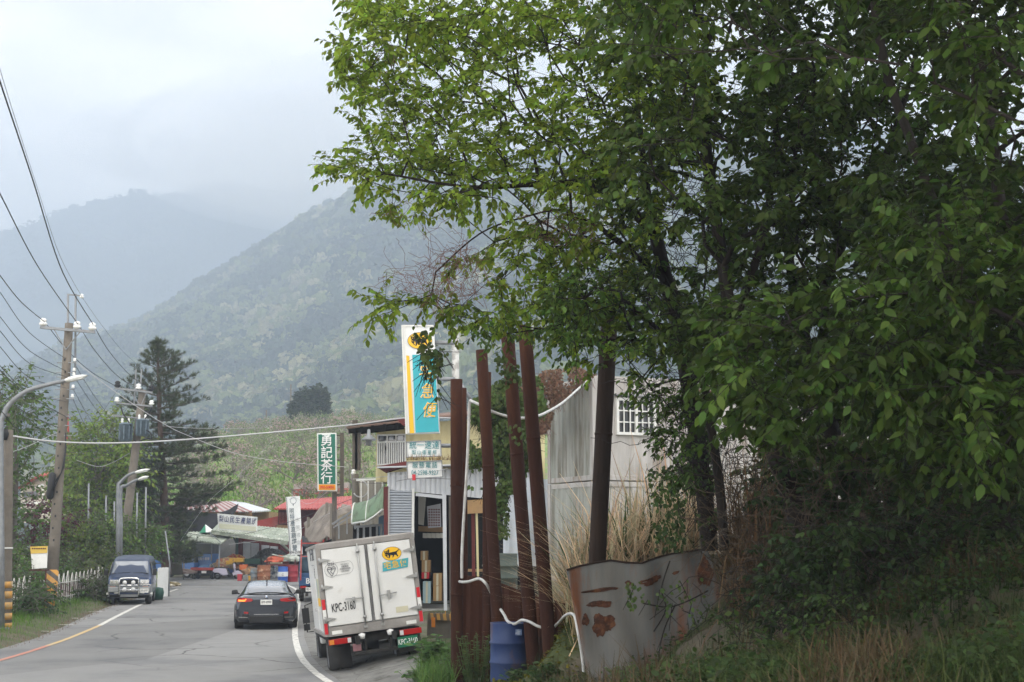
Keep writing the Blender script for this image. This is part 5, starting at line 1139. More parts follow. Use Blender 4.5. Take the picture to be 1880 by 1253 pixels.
# ---------------------------------------------------------------- the market at the bend
YM = 97.0
mk = root_at('market_shed', 470, 1062, YM, 0, label='market shed with pale green roof, dark red frame and closed white doors', cat='building')
ZB = 0.0
def mroof(pf, pb, m, name, par, th=.1, n=26, amp=.05):
    a, b = [P(*p) for p in pf]; c, d = [P(*p) for p in pb]; o = Vector(par.location); rows = [[], []]
    for i in range(n * 2 + 1):
        t = i / (n * 2); off = Vector((0, 0, amp if i % 2 else 0)); rows[0].append(a.lerp(b, t) + off - o); rows[1].append(c.lerp(d, t) + off - o)
    mb = MB(); mb.sheet(rows, smooth=False); return mb.build(name, m, par, solid=th, norm=False)
mroof([(388, 976, 95), (528, 996, 93)], [(402, 962, 99), (545, 974, 98)], M_pgreen, 'roof', mk)
mb = MB(); mb.beam(at(mk, 388, 978.5, 94.9), at(mk, 528, 998.5, 92.9), .06, .16); mb.build('roof_edge', M_pgreen, mk)
plate([(436, 988), (530, 996), (530, 1062), (436, 1062)], 99.2, .2, 'front_wall', M_dkred, mk)
for u0, u1, v0 in ((446, 460, 995), (461, 475, 997), (480, 494, 1001), (496, 510, 1003)):
    dr = plate([(u0, v0), (u1, v0 + 1), (u1, 1060), (u0, 1060)], 99.05, .12, 'shutter_door', M_wcor, mk)
    mb = MB(); p0 = at(mk, u0 + .6, v0 + 2, 99.0); p1 = at(mk, u1 - .6, 1059, 99.0)
    for k in range(14): z = p1.z + (p0.z - p1.z) * (k + .5) / 14; mb.beam((p0.x, p0.y, z), (p1.x, p0.y, z), .03, .02)
    mb.build('ribs', M_wcor, dr, kind='stuff')
for u in (443, 477.5, 513, 528): plate([(u - 1.3, 990), (u + 1.3, 990), (u + 1.3, 1062), (u - 1.3, 1062)], 98.9, .12, 'column', M_dkred, mk)
mb = MB(); mb.beam(at(mk, 435.5, 984, 96.3), Vector((at(mk, 435.5, 984, 96.3).x, -.7, 0)), .16); mb.beam(at(mk, 435, 1000, 96.3), at(mk, 428, 985, 96.3), .1); mb.build('post', mat('dark_green_post', (.03, .06, .05), .6), mk)
mb = MB(); mb.beam(at(mk, 516, 998, 95), at(mk, 531, 1012, 98), .12); mb.build('brace', M_pgreen, mk)
plate([(402, 988), (438, 990), (438, 1062), (402, 1062)], 100, .2, 'side_bay', M_gwall, mk)
plate([(352, 985), (403, 988), (403, 1062), (352, 1062)], 101.5, .2, 'dark_bay', M_dark, mk)  # flat near-black sheet in place of the shaded opening
sg = root_at('market_sign', 435, 978, 95.5, label='wide faded white board with blue-black brush characters above the market roof', cat='sign')
plate([(399, 943), (472, 949.5), (472, 980), (401, 974)], 95.5, .08, 'board', M_signw, sg)
plate([(402, 961.5), (470, 967.5), (470, 976), (403, 970.5)], 95.47, .02, 'lower_strip', mat('yellowed_paint', (.58, .58, .45), .6), sg)
for i, ch in enumerate('梨山民生產銷班'): text(ch, .46, M_bluewash, sg, at(sg, 406 + i * 10.1, 953.5 + i * .85, 95.4), (pi / 2, R(5), 0), bold=.012, sx=.72)
# left awning roofs
al = root_at('awning', 400, 1062, 95, 0, label='low pale green awning over the blue three-wheeler', cat='awning')
mroof([(336, 991, 93.5), (404, 1000, 93)], [(346, 978, 97), (432, 981, 97)], M_pgreen, 'roof', al, n=14)
mb = MB()
for u, v in ((339, 990), (403, 999)): mb.tube([at(al, u, v, 93.6), Vector((at(al, u, v, 93.6).x, -1.4, 0))], .05, n=6)
mb.beam(at(al, 384, 977, 92.5), at(al, 406, 997, 92.8), .05); mb.build('post', M_galv, al)
tt = root_at('tent', 378, 980, 96.5, label='small green and white peaked tent top behind the low awning', cat='tent')
mb = MB(); ap = at(tt, 377, 963, 97.5); c0 = [at(tt, 366, 979, 96.3), at(tt, 378, 978, 95.6), at(tt, 394, 976, 96.3), at(tt, 380, 974, 99)]
mb.add(c0 + [ap], [(0, 1, 4), (3, 0, 4)]); mb.build('green_side', mat('green_tent', (.02, .22, .12), .7), tt); mb = MB(); mb.add(c0 + [ap], [(1, 2, 4), (2, 3, 4)]); mb.build('white_side', M_white, tt)
nt = root_at('shade_net', 380, 980, 99, label='black shade net hung in a sagging curve behind the market roofs', cat='net')
cloth('net', [[(333, 932, 100), (365, 942, 100), (400, 944, 100), (420, 936, 100), (438, 925, 100)], [(334, 958, 100), (365, 960, 100), (400, 955, 100), (420, 946, 100), (437, 928, 100)], [(336, 984, 100), (365, 984, 100), (400, 984, 100), (420, 960, 100), (436, 934, 100)]], M_net, nt, amp=.05)
# striped roof house and white neighbour
st = root_at('striped_house', 400, 962, 112, .5, label='house with red and white striped sheet roof behind the black net', cat='building')
M_stripe_r = mat('faded_red_sheet', (.20, .06, .055), .8, col2=(.26, .12, .11), scale=2); M_stripe_w = mat('dull_white_sheet', (.42, .39, .37), .8, col2=(.33, .29, .28), scale=2)
F0, F1, Bk0, Bk1 = P(328, 940, 108), P(463, 940, 108), P(338, 924, 116), P(420, 921, 116)
ns_ = 22
for i in range(ns_):
    t0, t1 = i / ns_, (i + 1) / ns_; o = Vector(st.location); mb = MB(); mb.sheet([[F0.lerp(F1, t0) - o, F0.lerp(F1, t1) - o], [Bk0.lerp(Bk1, t0) - o, Bk0.lerp(Bk1, t1) - o]], smooth=False); mb.build('roof_sheet', M_stripe_r if i % 2 else M_stripe_w, st, solid=.05)
plate([(345, 938), (462, 938), (462, 975), (345, 975)], 109, 5, 'wall', M_brick, st)
wn_ = root_at('white_roofed_house', 470, 960, 113, .5, label='low house with a pale grey sheet roof right of the striped one', cat='building')
mroof([(438, 942.5, 109), (497, 938.5, 109)], [(421, 922, 117), (450, 925, 117)], M_wcor, 'roof', wn_, n=14); plate([(440, 943, ), (494, 940), (494, 975), (440, 975)], 110, 5, 'wall', M_brick, wn_)
# red house
rh = root_at('red_house', 560, 975, 104, .5, label='red sheet-roofed house with dark red shutters beside the tall faded sign', cat='building')
mroof([(502, 935.5, 101), (650, 936, 99)], [(528, 921, 110), (650, 912, 110)], M_rustred, 'roof', rh, n=26)
plate([(511, 936), (650, 936), (650, 1000), (511, 1000)], 103, 6, 'wall', M_dkred, rh)
mb = MB()
for k in range(7): mb.beam(at(rh, 513 + k * 2.6, 941, 102.8), at(rh, 513 + k * 2.6, 962, 102.8), .04)
mb.build('window_bars', M_rustred, rh, kind='stuff'); plate([(508, 964), (532, 965), (532, 974), (508, 973)], 102.6, .2, 'sill_panel', M_brick, rh)
plate([(471, 957), (510, 948), (510, 974), (471, 972)], 103.5, .3, 'side_wall', M_rustred, rh)
# rusty balcony structure behind
rb = root_at('balcony_frame', 575, 915, 125, label='reddish railings and pale parapet of a house above the red roof', cat='building')
plate([(539, 888), (640, 886), (640, 900), (539, 902)], 126, 6, 'parapet', mat('faded_parapet', (.40, .38, .36), .9, col2=(.32, .22, .20), scale=1.4), rb)
mb = MB()
for k in range(14): mb.beam(at(rb, 540 + k * 7.5, 899, 124.5), at(rb, 540 + k * 7.5, 915, 124.5), .1)
for v in (900, 907, 914): mb.beam(at(rb, 539, v, 124.5), at(rb, 640, v - 2, 124.5), .12)
mb.build('railing', M_rustred, rb); plate([(535, 900), (642, 898), (642, 925), (535, 925)], 126.4, 5, 'wall', M_netbr, rb)
# tall faded sign
YF = 84.0
fs_ = root_at('faded_sign', 543, 1020, YF, label='tall faded white sign with a round fruit emblem and worn vertical characters', cat='sign')
plate([(524.5, 913), (550, 911), (555, 1018), (532, 1020)], YF, .15, 'board', M_signw, fs_)
mb = MB()
for u0, v0, u1, v1 in ((526, 914, 533.5, 1019), ): mb.beam(at(fs_, u0, v0, YF - .02), at(fs_, u1, v1, YF - .02), .04)
mb.build('edge_trim', M_galv, fs_)
c = at(fs_, 538.5, 920, YF - .02); mb = MB(); ring(mb, c.x, c.z, .16, .16, c.y, w=.025, n=20); ring(mb, c.x, c.z, .22, .2, c.y, w=.012, n=20, a0=.2, a1=pi - .2); mb.prism([(c.x - .05, c.z - .16), (c.x + .05, c.z - .16), (c.x, c.z - .32)], c.y - .002, c.y); mb.build('fruit_emblem', M_fadeink, fs_)
for i, ch in enumerate('明特產直銷經營'): text(ch, .36, M_fadeink, fs_, at(fs_, 535.4 + i * .95, 939 + i * 11.3, YF - .03), bold=.006 + .003 * i, sx=.8)
for i, ch in enumerate('水果禮盒'): text(ch, .26, mat('very_faded_ink', (.42, .44, .44), .7), fs_, at(fs_, 546 + i * .8, 955 + i * 14, YF - .03))
text('04-2598', .22, M_ink, fs_, at(fs_, 543, 1014.5, YF - .03), bold=.01, sx=.8)
mb = MB(); mb.beam(at(fs_, 540, 1019, YF + .2), Vector((at(fs_, 540, 1019, YF).x, .2, 0)), .12); mb.beam(at(fs_, 551, 1017, YF + .2), Vector((at(fs_, 551, 1019, YF).x, .2, 0)), .12); mb.build('post', M_galv, fs_)
# far left house glimpsed through the trees
lh = root_at('white_house', 80, 905, 115, -3, label='white house with a red roof glimpsed through the trees at far left', cat='building')
plate([(38, 893), (70, 877), (128, 876), (128, 960), (38, 960)], 116, 5, 'wall', mat('cream_wall', (.55, .50, .42), .8), lh)
mb = MB(); a = at(lh, 30, 898, 115); b = at(lh, 70, 874, 115); c = at(lh, 130, 873, 115); c2 = at(lh, 132, 888, 115); mb.sheet([[a, b, c], [a + Vector((0, 6, .6)), b + Vector((0, 6, .8)), c + Vector((0, 6, .8))]]); mb.sheet([[b + Vector((4.3, -.6, -.0)) * 0 + at(lh, 120, 874, 114.5), at(lh, 131, 886, 114.3)], [at(lh, 108, 874, 114.5), at(lh, 112, 888, 114.3)]]); mb.build('roof', M_rustred, lh, solid=.15)
wq = plate([(44, 904), (68, 902), (68, 912), (44, 914)], 115.8, .1, 'window', M_glass, lh)
mb = MB(); mb.beam(at(lh, 66, 895, 114.5), at(lh, 79, 890, 114.5), .12); mb.beam(at(lh, 79, 890, 114.5), at(lh, 79, 912, 114.5), .12); mb.beam(at(lh, 40, 925, 114.5), at(lh, 130, 921, 114.5), .14); mb.build('porch_frame', M_white, lh)
# ---------------------------------------------------------------- rusty pipes and sheets in the foreground
def rust(name, c1, c2, c3, sc=1.2, rough=.85, stretch=(1, 1, .25)): return mat(name, c1, rough, col2=c2, scale=sc, detail=9, lo=.4, hi=.62, stain=c3, stain_scale=sc * 1.6, stain_lo=.48, stain_hi=.68, bump=.6, bscale=30, stretch=stretch, spec=.2)
M_rust = rust('rusted_steel', (.046, .015, .008), (.021, .009, .006), (.085, .034, .015))
M_rustd = rust('dark_rusted_steel', (.03, .018, .013), (.018, .012, .009), (.045, .026, .015))
M_rustp = rust('rusted_sheet', (.075, .026, .013), (.045, .018, .011), (.11, .05, .024), sc=.8)
def pipe(ut, vt, ub, vb, Y, r, label, m=M_rust, zb=None):
    T = P(ut, vt, Y); B = P(ub, vb, Y); d = (T - B).normalized(); g = h1(B.x, B.y) - .25; B = B + d * ((g - B.z) / d.z)
    o = empty('rusty_pipe', B, label=label, cat='pipe', group='rusty pipes standing in the ground'); v = T - B; L = v.length; q = v.to_track_quat('Z', 'Y')
    mb = MB(); n = 22; wt = .012
    prof = [(r, 0)] + [(r * (1 + .006 * noise.noise(Vector((k * .7, ub, 0)))), L * k / 8) for k in range(1, 9)] + [(r - wt, L), (r - wt, L - .5), (0, L - .5)]
    mb.lathe(prof, n=n); s = mb.build('tube', m, o); s.rotation_mode = 'QUATERNION'; s.rotation_quaternion = q
    for z in (.32, .66):
        if L * z > 1: mb = MB(); mb.lathe([(r, -.02), (r + .007, -.012), (r + .008, .012), (r, .02)], c=(0, 0, L * z), n=n); w = mb.build('weld_seam', m, o); w.rotation_mode = 'QUATERNION'; w.rotation_quaternion = q
    return o
pipe(838, 697, 839, 1180, 24.6, .105, 'leftmost rusty pipe, straight and level-topped, beside the depot door')
pipe(849, 713, 852, 1130, 25.6, .075, 'thin shorter rusty pipe tucked right behind the leftmost one')
pipe(884, 643, 914, 1150, 23.4, .097, 'rusty pipe rising directly behind the blue drum')
pipe(894, 684, 894, 1205, 24.4, .075, 'slim rusty pipe half hidden left of the blue drum')
pipe(932, 617, 982, 1253, 22.0, .105, 'leaning rusty pipe just right of the blue drum')
pipe(963, 598, 1014, 1253, 21.0, .103, 'tallest leaning pipe, brown lower half, right of the blue drum', M_rust)
pipe(1120, 555, 1096, 1040, 19.6, .118, 'thick dark brown pipe standing behind the grey metal sheet', M_rustd)
def sheetpile(poly, Y, label, fold=.10, m=M_rustp):
    pts = [P(u, v, Y) for u, v in poly]; o = Vector((sum(p.x for p in pts) / 4, Y, min(p.z for p in pts))); r_ = empty('rusty_sheet', o, label=label, cat='sheet', group='rusted steel sheets between the pipes')
    tl, tr, br, bl = [p - o for p in pts]; rows = [[], []]; n = 8
    for i in range(n + 1):
        t = i / n; off = Vector((0, [0, 0, -fold, -fold, -fold, 0, 0, fold * .5, 0][i], 0)); rows[0].append(tl.lerp(tr, t) + off + Vector((0, 0, .015 * noise.noise(Vector((i, Y, 0)))))); rows[1].append(bl.lerp(br, t) + off)
    mb = MB(); mb.sheet(rows, smooth=False); mb.build('plate', m, r_, solid=.012, norm=False); return r_
sheetpile([(850, 1056), (908, 1062), (908, 1260), (846, 1225)], 24.9, 'rusted sheet between the leftmost pipe and the blue drum, green at its foot', .06)
sheetpile([(916, 1069), (992, 1099), (992, 1290), (916, 1270)], 23.9, 'rusted sheet with sloping top edge behind the blue drum')
sheetpile([(978, 1094), (1020, 1102), (1024, 1300), (985, 1300)], 22.8, 'narrow rusted sheet behind the two leaning pipes', .05)
sheetpile([(1018, 1102), (1056, 1114), (1084, 1300), (1022, 1300)], 21.3, 'rusted folded sheet left of the grey metal sheet', .07)
# galvanised sheet
M_gsheet = mat('weathered_zinc', (.165, .155, .14), .85, metal=.0, col2=(.10, .108, .108), scale=1.1, detail=9, stain=(.16, .055, .02), stain_scale=1.3, stain_lo=.53, stain_hi=.70, stain_rough=.95, bump=.5, bscale=5, stretch=(2.4, 1, .4))
Yq = 18.6; top = [(1040, 1047), (1062, 1040), (1090, 1034), (1120, 1029), (1150, 1033), (1178, 1034), (1205, 1024), (1232, 1017), (1262, 1013), (1290, 1009), (1299, 1010)]
bot = [(1086, 1285), (1105, 1285), (1125, 1285), (1145, 1285), (1165, 1285), (1185, 1285), (1210, 1280), (1235, 1265), (1262, 1240), (1290, 1215), (1325, 1190)]
o = P(1180, 1250, Yq); zs_ = empty('zinc_sheet', o, label='bent grey zinc sheet with rust holes leaning at the foot of the bank', cat='sheet')
rows = []
for i in range(21):
    t = i / 20; row = []
    for j in range(41):
        s = j / 40 * 10; j0 = min(int(s), 9); f = s - j0; a = Vector(P(*top[j0], Yq)).lerp(P(*top[j0 + 1], Yq), f); b = Vector(P(*bot[j0], Yq)).lerp(P(*bot[j0 + 1], Yq), f)
        if s > 9.4: a = a + Vector((.10 * (s - 9.4) / .6 * math.sin(t * 3), 0, 0))
        p = a.lerp(b, t); bulge = .035 * math.sin(s * .9 + t * 2.5) + .02 * math.sin(s * 2.3 - t * 4.1) + .05 * noise.noise(Vector((s * .5, t * 3, 1))) - .30 * t; row.append(p + Vector((0, bulge, 0)) - o)
    rows.append(row)
mb = MB(); mb.sheet(rows); sh = mb.build('sheet_metal', M_gsheet, zs_, solid=.008, norm=False)
mb = MB(); mb.tube([rows[0][j] + Vector((0, -.01, 0)) for j in range(0, 41, 2)], .013, n=6); mb.build('rusted_edge', M_rustd, zs_)
M_rusth = rust('rust_patch', (.075, .028, .014), (.035, .018, .012), (.13, .055, .025), sc=9, stretch=(1, 1, 1))
def patch(cu, cv, ru, rv, seed):
    # blotch following the sheet, laid out in the sheet's own coordinates
    uv0 = proj([x + o for x in rows[0]]); uv1 = proj([x + o for x in rows[20]]); best = None
    for j in range(41):
        for i in range(0, 21):
            q = proj([rows[i][j] + o])[0]; d = (q[0] - cu) ** 2 + (q[1] - cv) ** 2
            if best is None or d < best[0]: best = (d, i, j)
    _, i0, j0 = best; W_ = 255.0; H_ = 240.0; mb = MB(); n = 64; pts = []
    def at_(s_, t_):
        s_ = min(max(s_, 0), 39.99); t_ = min(max(t_, 0), 19.99); j = int(s_); i = int(t_); f, g = s_ - j, t_ - i
        return (rows[i][j] * (1 - f) + rows[i][j + 1] * f) * (1 - g) + (rows[i + 1][j] * (1 - f) + rows[i + 1][j + 1] * f) * g + Vector((0, -.012, 0))
    for k in range(n):
        a_ = 2 * pi * k / n; e = 1 + .55 * noise.noise(Vector((cos(a_) * 1.1, sin(a_) * 1.1, seed * 3.7))) + .16 * noise.noise(Vector((cos(a_) * 4, sin(a_) * 4, seed))) + .12 * noise.noise(Vector((cos(a_) * 11, sin(a_) * 11, seed)))
        pts.append(at_(j0 + ru * e * cos(a_) / W_ * 40, i0 + rv * e * sin(a_) / H_ * 20))
    mb.add([at_(j0, i0)] + pts, [(0, 1 + i, 1 + (i + 1) % n) for i in range(n)]); mb.build('rust_patch', M_rusth, zs_, solid=.004)
patch(1102, 1108, 21, 6, 1); patch(1104, 1152, 19, 22, 2); patch(1075, 1142, 8, 11, 3); patch(1108, 1084, 28, 3, 4); patch(1192, 1064, 20, 6, 5); patch(1155, 1070, 6, 4, 6); patch(1242, 1052, 5, 3, 7); patch(1296, 1050, 14, 38, 8)
# drums
def drum(loc, r, h, m, label, extra=None, rust_top=None, cat='drum', group=None):
    o = empty('oil_drum', loc, label=label, cat=cat, group=group); mb = MB()
    pr = [(0, .02), (r * .97, .02), (r, 0), (r, .02)]
    for z in (h / 3, 2 * h / 3): pr += [(r, z - .025), (r + .014, z - .008), (r + .014, z + .008), (r, z + .025)]
    pr += [(r, h - .02), (r + .006, h), (r - .01, h), (r - .012, h - .025), (0, h - .025)]
    mb.lathe(pr, n=32); mb.build('barrel', m, o); mb = MB(); mb.lathe([(0, 0), (.03, 0), (.03, .02), (0, .02)], c=(r * .6, 0, h - .025), n=10); mb.build('bung', M_galv, o)
    return o
M_bdrum = mat('scuffed_blue_paint', (.018, .038, .125), .5, col2=(.035, .06, .15), scale=2.2, detail=9, stain=(.12, .06, .04), stain_scale=2.8, stain_lo=.54, stain_hi=.68, bump=.25, bscale=12, stretch=(1, 1, .6))
c = P(934, 1252, 22.3); d_ = drum((c.x, 22.3, c.z), .283, .89, M_bdrum, 'large scuffed blue steel drum standing among the rusty pipes')
mb = MB(); mb.box((.14, -.262, .76), (.12, .004, .09)); mb.build('paper_label', mat('torn_label', (.28, .32, .40), .7, col2=(.10, .15, .28), scale=14, lo=.45, hi=.55), d_)
c = P(918, 1073, 26.5); drum((c.x, 26.5, c.z - .1), .32, .66, mat('grey_green_drum_paint', (.14, .17, .15), .7, col2=(.10, .13, .115), scale=2, detail=8, stain=(.20, .09, .04), stain_scale=2.5, stain_lo=.58, stain_hi=.68), 'old grey-green drum showing above the rusted sheets')
# white hose
M_hose = mat('white_hose', (.60, .60, .585), .5, col2=(.38, .37, .35), scale=5, detail=8)
cable([(1090, 690, 36.2), (1062, 714, 33), (1035, 738, 30), (1010, 754, 27.5), (985, 765, 25.5), (955, 768, 24), (925, 763, 23.6), (900, 754, 23.6), (880, 743, 23.8), (868, 738, 24.0), (862, 741, 24.2), (860, 800, 24.3), (856, 880, 24.3), (851, 960, 24.3), (848, 1020, 24.3), (848, 1062, 24.2)], .026, M_hose, 'white hose swagged from the container corner and down beside the leftmost pipe', 'white hoses', 'white_hose', 4)
cable([(838, 1067, 24.8), (850, 1069, 24.2), (862, 1068, 23.8), (880, 1063, 23.6), (892, 1072, 23.4), (902, 1090, 23.6), (912, 1108, 23.9)], .024, M_hose, 'white hose bulging across the leftmost rusted sheet', 'white hoses', 'white_hose', 5)
cable([(914, 1112, 23.7), (926, 1130, 22.8), (932, 1141, 22.2), (945, 1146, 22.0), (958, 1139, 21.9), (972, 1142, 21.6), (985, 1149, 21.5), (1000, 1154, 21.4), (1012, 1158, 21.5)], .023, M_hose, 'white hose draped behind the leaning pipes above the drum', 'white hoses', 'white_hose', 5)
cable([(1012, 1156, 21.4), (1026, 1143, 20.6), (1036, 1132, 20.0), (1048, 1127, 19.4), (1056, 1134, 19.2), (1062, 1165, 19.0), (1068, 1200, 18.9), (1072, 1236, 18.8)], .022, M_hose, 'white hose hanging over the edge of the grey zinc sheet', 'white hoses', 'white_hose', 5)
# orange frayed barrier beside the truck
bb_ = root_at('striped_barrier', 808, 1180, 33, .45, label='worn yellow and brown barrier with frayed top behind the truck', cat='barrier')
M_obar = stripe_mat('worn_barrier_paint', (.50, .27, .05), (.13, .10, .07), 7, (1, 0, .15))
plate([(785, 1128), (828, 1130), (828, 1195), (783, 1195)], 33, .06, 'board', M_wood, bb_); plate([(786, 1126), (829, 1128), (829, 1140), (786, 1138)], 32.9, .05, 'top_band', M_obar, bb_); plate([(792, 1134), (799, 1134), (799, 1152), (792, 1152)], 32.85, .03, 'reflector', M_orl, bb_)
for k in range(9): u = 787 + k * 5; plate([(u, 1122 + k % 3), (u + 2, 1122 + k % 2), (u + 2.3, 1130), (u - .3, 1130)], 32.95, .02, 'frayed_end', M_wood if k % 2 else M_obar, bb_)

# ---------------------------------------------------------------- blue pickup ahead of the truck
M_bluep = mat('truck_blue', (.02, .07, .17), .4, coat=.4, col2=(.03, .08, .18), scale=2)
c = G(566, 1088); bt = empty('blue_pickup', (P(583, 1088, 61).x, 61, .02), (0, 0, R(9)), label='blue small truck with red load frame, mostly hidden behind the white truck', cat='truck')
mb = MB(); mb.box((0, 1.5, .95), (1.55, 3.0, .5)); mb.box((0, 0, .85), (1.5, .06, .35)); mb.build('load_bed', M_bluep, bt, bevel=.02)
mb = MB(); mb.prism([(3.0, .5), (3.0, 1.75), (3.2, 1.85), (3.9, 1.8), (4.3, 1.2), (4.35, .5)], -.75, .75, axis='x'); mb.build('cab', M_bluep, bt, bevel=.03)
mb = MB(); mb.box((-.1, .6, 1.55), (1.3, 1.2, .75)); mb.build('covered_load', mat('dark_blue_tarpaulin', (.03, .06, .09), .7, col2=(.05, .09, .12), scale=2), bt, bevel=.12)
mb = MB()
for x in (-.72, .2): mb.beam((x, -.1, .9), (x, -.1, 2.6), .06)
mb.beam((-.72, -.1, 2.45), (.6, -.1, 2.45), .05); mb.beam((-.72, -.1, 1.9), (.6, -.1, 1.9), .04); mb.build('load_frame', M_rustred, bt)
text('B', .32, M_plate, bt, (-.42, -.04, .86), bold=.01); mb = MB(); mb.box((-.30, -.06, .52), (.40, .02, .17)); pl = mb.build('number_plate', M_plate, bt); text('9D-1513', .13, M_ink, pl, (-.30, -.075, .52), sx=.75)
mb = MB(); mb.box((0, 1.8, .5), (1.3, 3.6, .25)); mb.build('chassis', M_under, bt)
for s in (-1, 1):
    wheel(bt, (s * .65, .8, .29), .29, .18); wheel(bt, (s * .65, 3.6, .29), .29, .18)
    mb = MB(); mb.box((s * .60, -.03, .62), (.25, .05, .09)); mb.build('tail_lamp', M_redl, bt)

# ---------------------------------------------------------------- market vehicles
M_cblue = mat('bright_blue_paint', (.05, .17, .48), .45, coat=.3, col2=(.07, .2, .5), scale=2)
M_canvas = mat('grey_canvas', (.14, .145, .15), .85, col2=(.10, .105, .11), scale=2)
c = G(352, 1061); mt = empty('farm_truck', (c.x, c.y + .3, 0), (0, 0, R(78)), label='bright blue farm truck with grey canvas canopy under the pine', cat='truck')   # long axis across the view, rear to the right
# local: -y rear, +y front -> after 78 deg rotation the front points left
mb = MB(); mb.box((0, .55, .62), (1.3, 1.9, .45)); mb.build('load_bed', M_cblue, mt, bevel=.03)
mb = MB(); mb.prism([(1.35, .32), (1.35, 1.0), (1.5, 1.45), (1.95, 1.4), (2.25, .95), (2.3, .35)], -.64, .64, axis='x'); cbb = mb.build('cab', M_cblue, mt, bevel=.04)
mb = MB()
for s in (-1, 1): mb.prism([(1.5, .98), (1.56, 1.36), (1.92, 1.33), (2.12, .98)], s * .635, s * .65, axis='x')
mb.build('cab_window', M_glass, cbb)
mb = MB(); mb.box((0, .5, 1.42), (1.28, 1.7, .06)); mb.box((0, .5, 1.50), (1.34, 1.8, .12)); mb.build('canopy_roof', M_canvas, mt, bevel=.02)
mb = MB()
for x in (-.62, .62):
    for y in (-.35, 1.35): mb.beam((x, y, .8), (x, y, 1.5), .05)
mb.build('canopy_frame', M_galv, mt)
mb = MB(); mb.box((.0, -.36, 1.15), (1.15, .03, .62)); mb.box((-.63, .9, 1.08), (.03, .85, .75)); mb.box((.63, .5, 1.1), (.03, 1.6, .6)); mb.build('canvas_side', M_canvas, mt)
mb = MB(); mb.box((0, .6, .38), (1.1, 2.6, .16)); mb.build('chassis', M_under, mt)
for s in (-1, 1): wheel(mt, (s * .56, .1, .26), .26, .16); wheel(mt, (s * .56, 1.75, .26), .26, .16)
mt.scale = (1.15, 1.1, 1.2)
# rear panel facing us on the right half: a second blue body at right angles
c = G(369, 1061); ft = empty('panel_van', (c.x, c.y + .1, 0), (0, 0, R(-4)), label='blue box-backed utility vehicle with lettering, parked beside the farm truck', cat='van')
mb = MB(); mb.box((0, .8, .85), (1.25, 1.6, .9)); mb.build('box_body', M_cblue, ft, bevel=.03)
mb = MB(); mb.box((0, .8, 1.58), (1.22, 1.55, .55)); mb.build('canvas_top', M_canvas, ft, bevel=.03)
mb = MB()
for x in (-.6, .6): mb.beam((x, -.02, .9), (x, -.02, 1.9), .06)
mb.beam((-.62, -.02, 1.88), (.62, -.02, 1.88), .07); mb.build('canopy_frame', M_galv, ft)
mb = MB(); mb.box((0, -.015, 1.6), (1.0, .02, .42)); mb.build('rear_window', mat('cloudy_vinyl', (.10, .11, .10), .4), ft)
text('GIANT', .26, M_plate, ft, (.1, -.02, 1.02), bold=.012, sx=.9) if False else text('自用小貨車', .17, M_plate, ft, (.1, -.02, 1.02), bold=.012, sx=.9)
mb = MB(); mb.box((0, .8, .36), (1.1, 1.5, .2)); mb.build('chassis', M_under, ft)
for s in (-1, 1): wheel(ft, (s * .54, .45, .26), .26, .16)
ft.scale = (1.1, 1.1, 1.22)
c = G(377, 1063); rt_ = empty('flatbed_trailer', (c.x, c.y - .9, 0), (0, 0, R(-6)), label='low red flatbed trailer with blue sheeting in front of the blue vehicles', cat='trailer')
mb = MB(); mb.box((0, .6, .60), (1.5, 1.5, .06)); mb.box((0, -.15, .66), (1.5, .05, .18)); mb.box((-.75, .6, .66), (.05, 1.5, .18)); mb.box((.75, .6, .66), (.05, 1.5, .18)); mb.build('bed', M_rustred, rt_, bevel=.01)
mb = MB(); mb.box((0, .6, .45), (1.2, 1.3, .2)); mb.build('chassis', M_under, rt_)
mb = MB(); mb.lathe([(0, .32), (.2, .28), (.42, .12), (.5, 0)], c=(-.1, .6, .62), n=14); mb.build('blue_sheeting', mat('blue_tarp', (.06, .18, .42), .6, col2=(.15, .3, .5), scale=5), rt_)
for s in (-1, 1): wheel(rt_, (s * .62, .15, .24), .24, .18); wheel(rt_, (s * .62, .95, .24), .24, .18)
mb = MB(); mb.box((.15, -.19, .46), (.32, .02, .15)); mb.build('number_plate', M_plate, rt_)
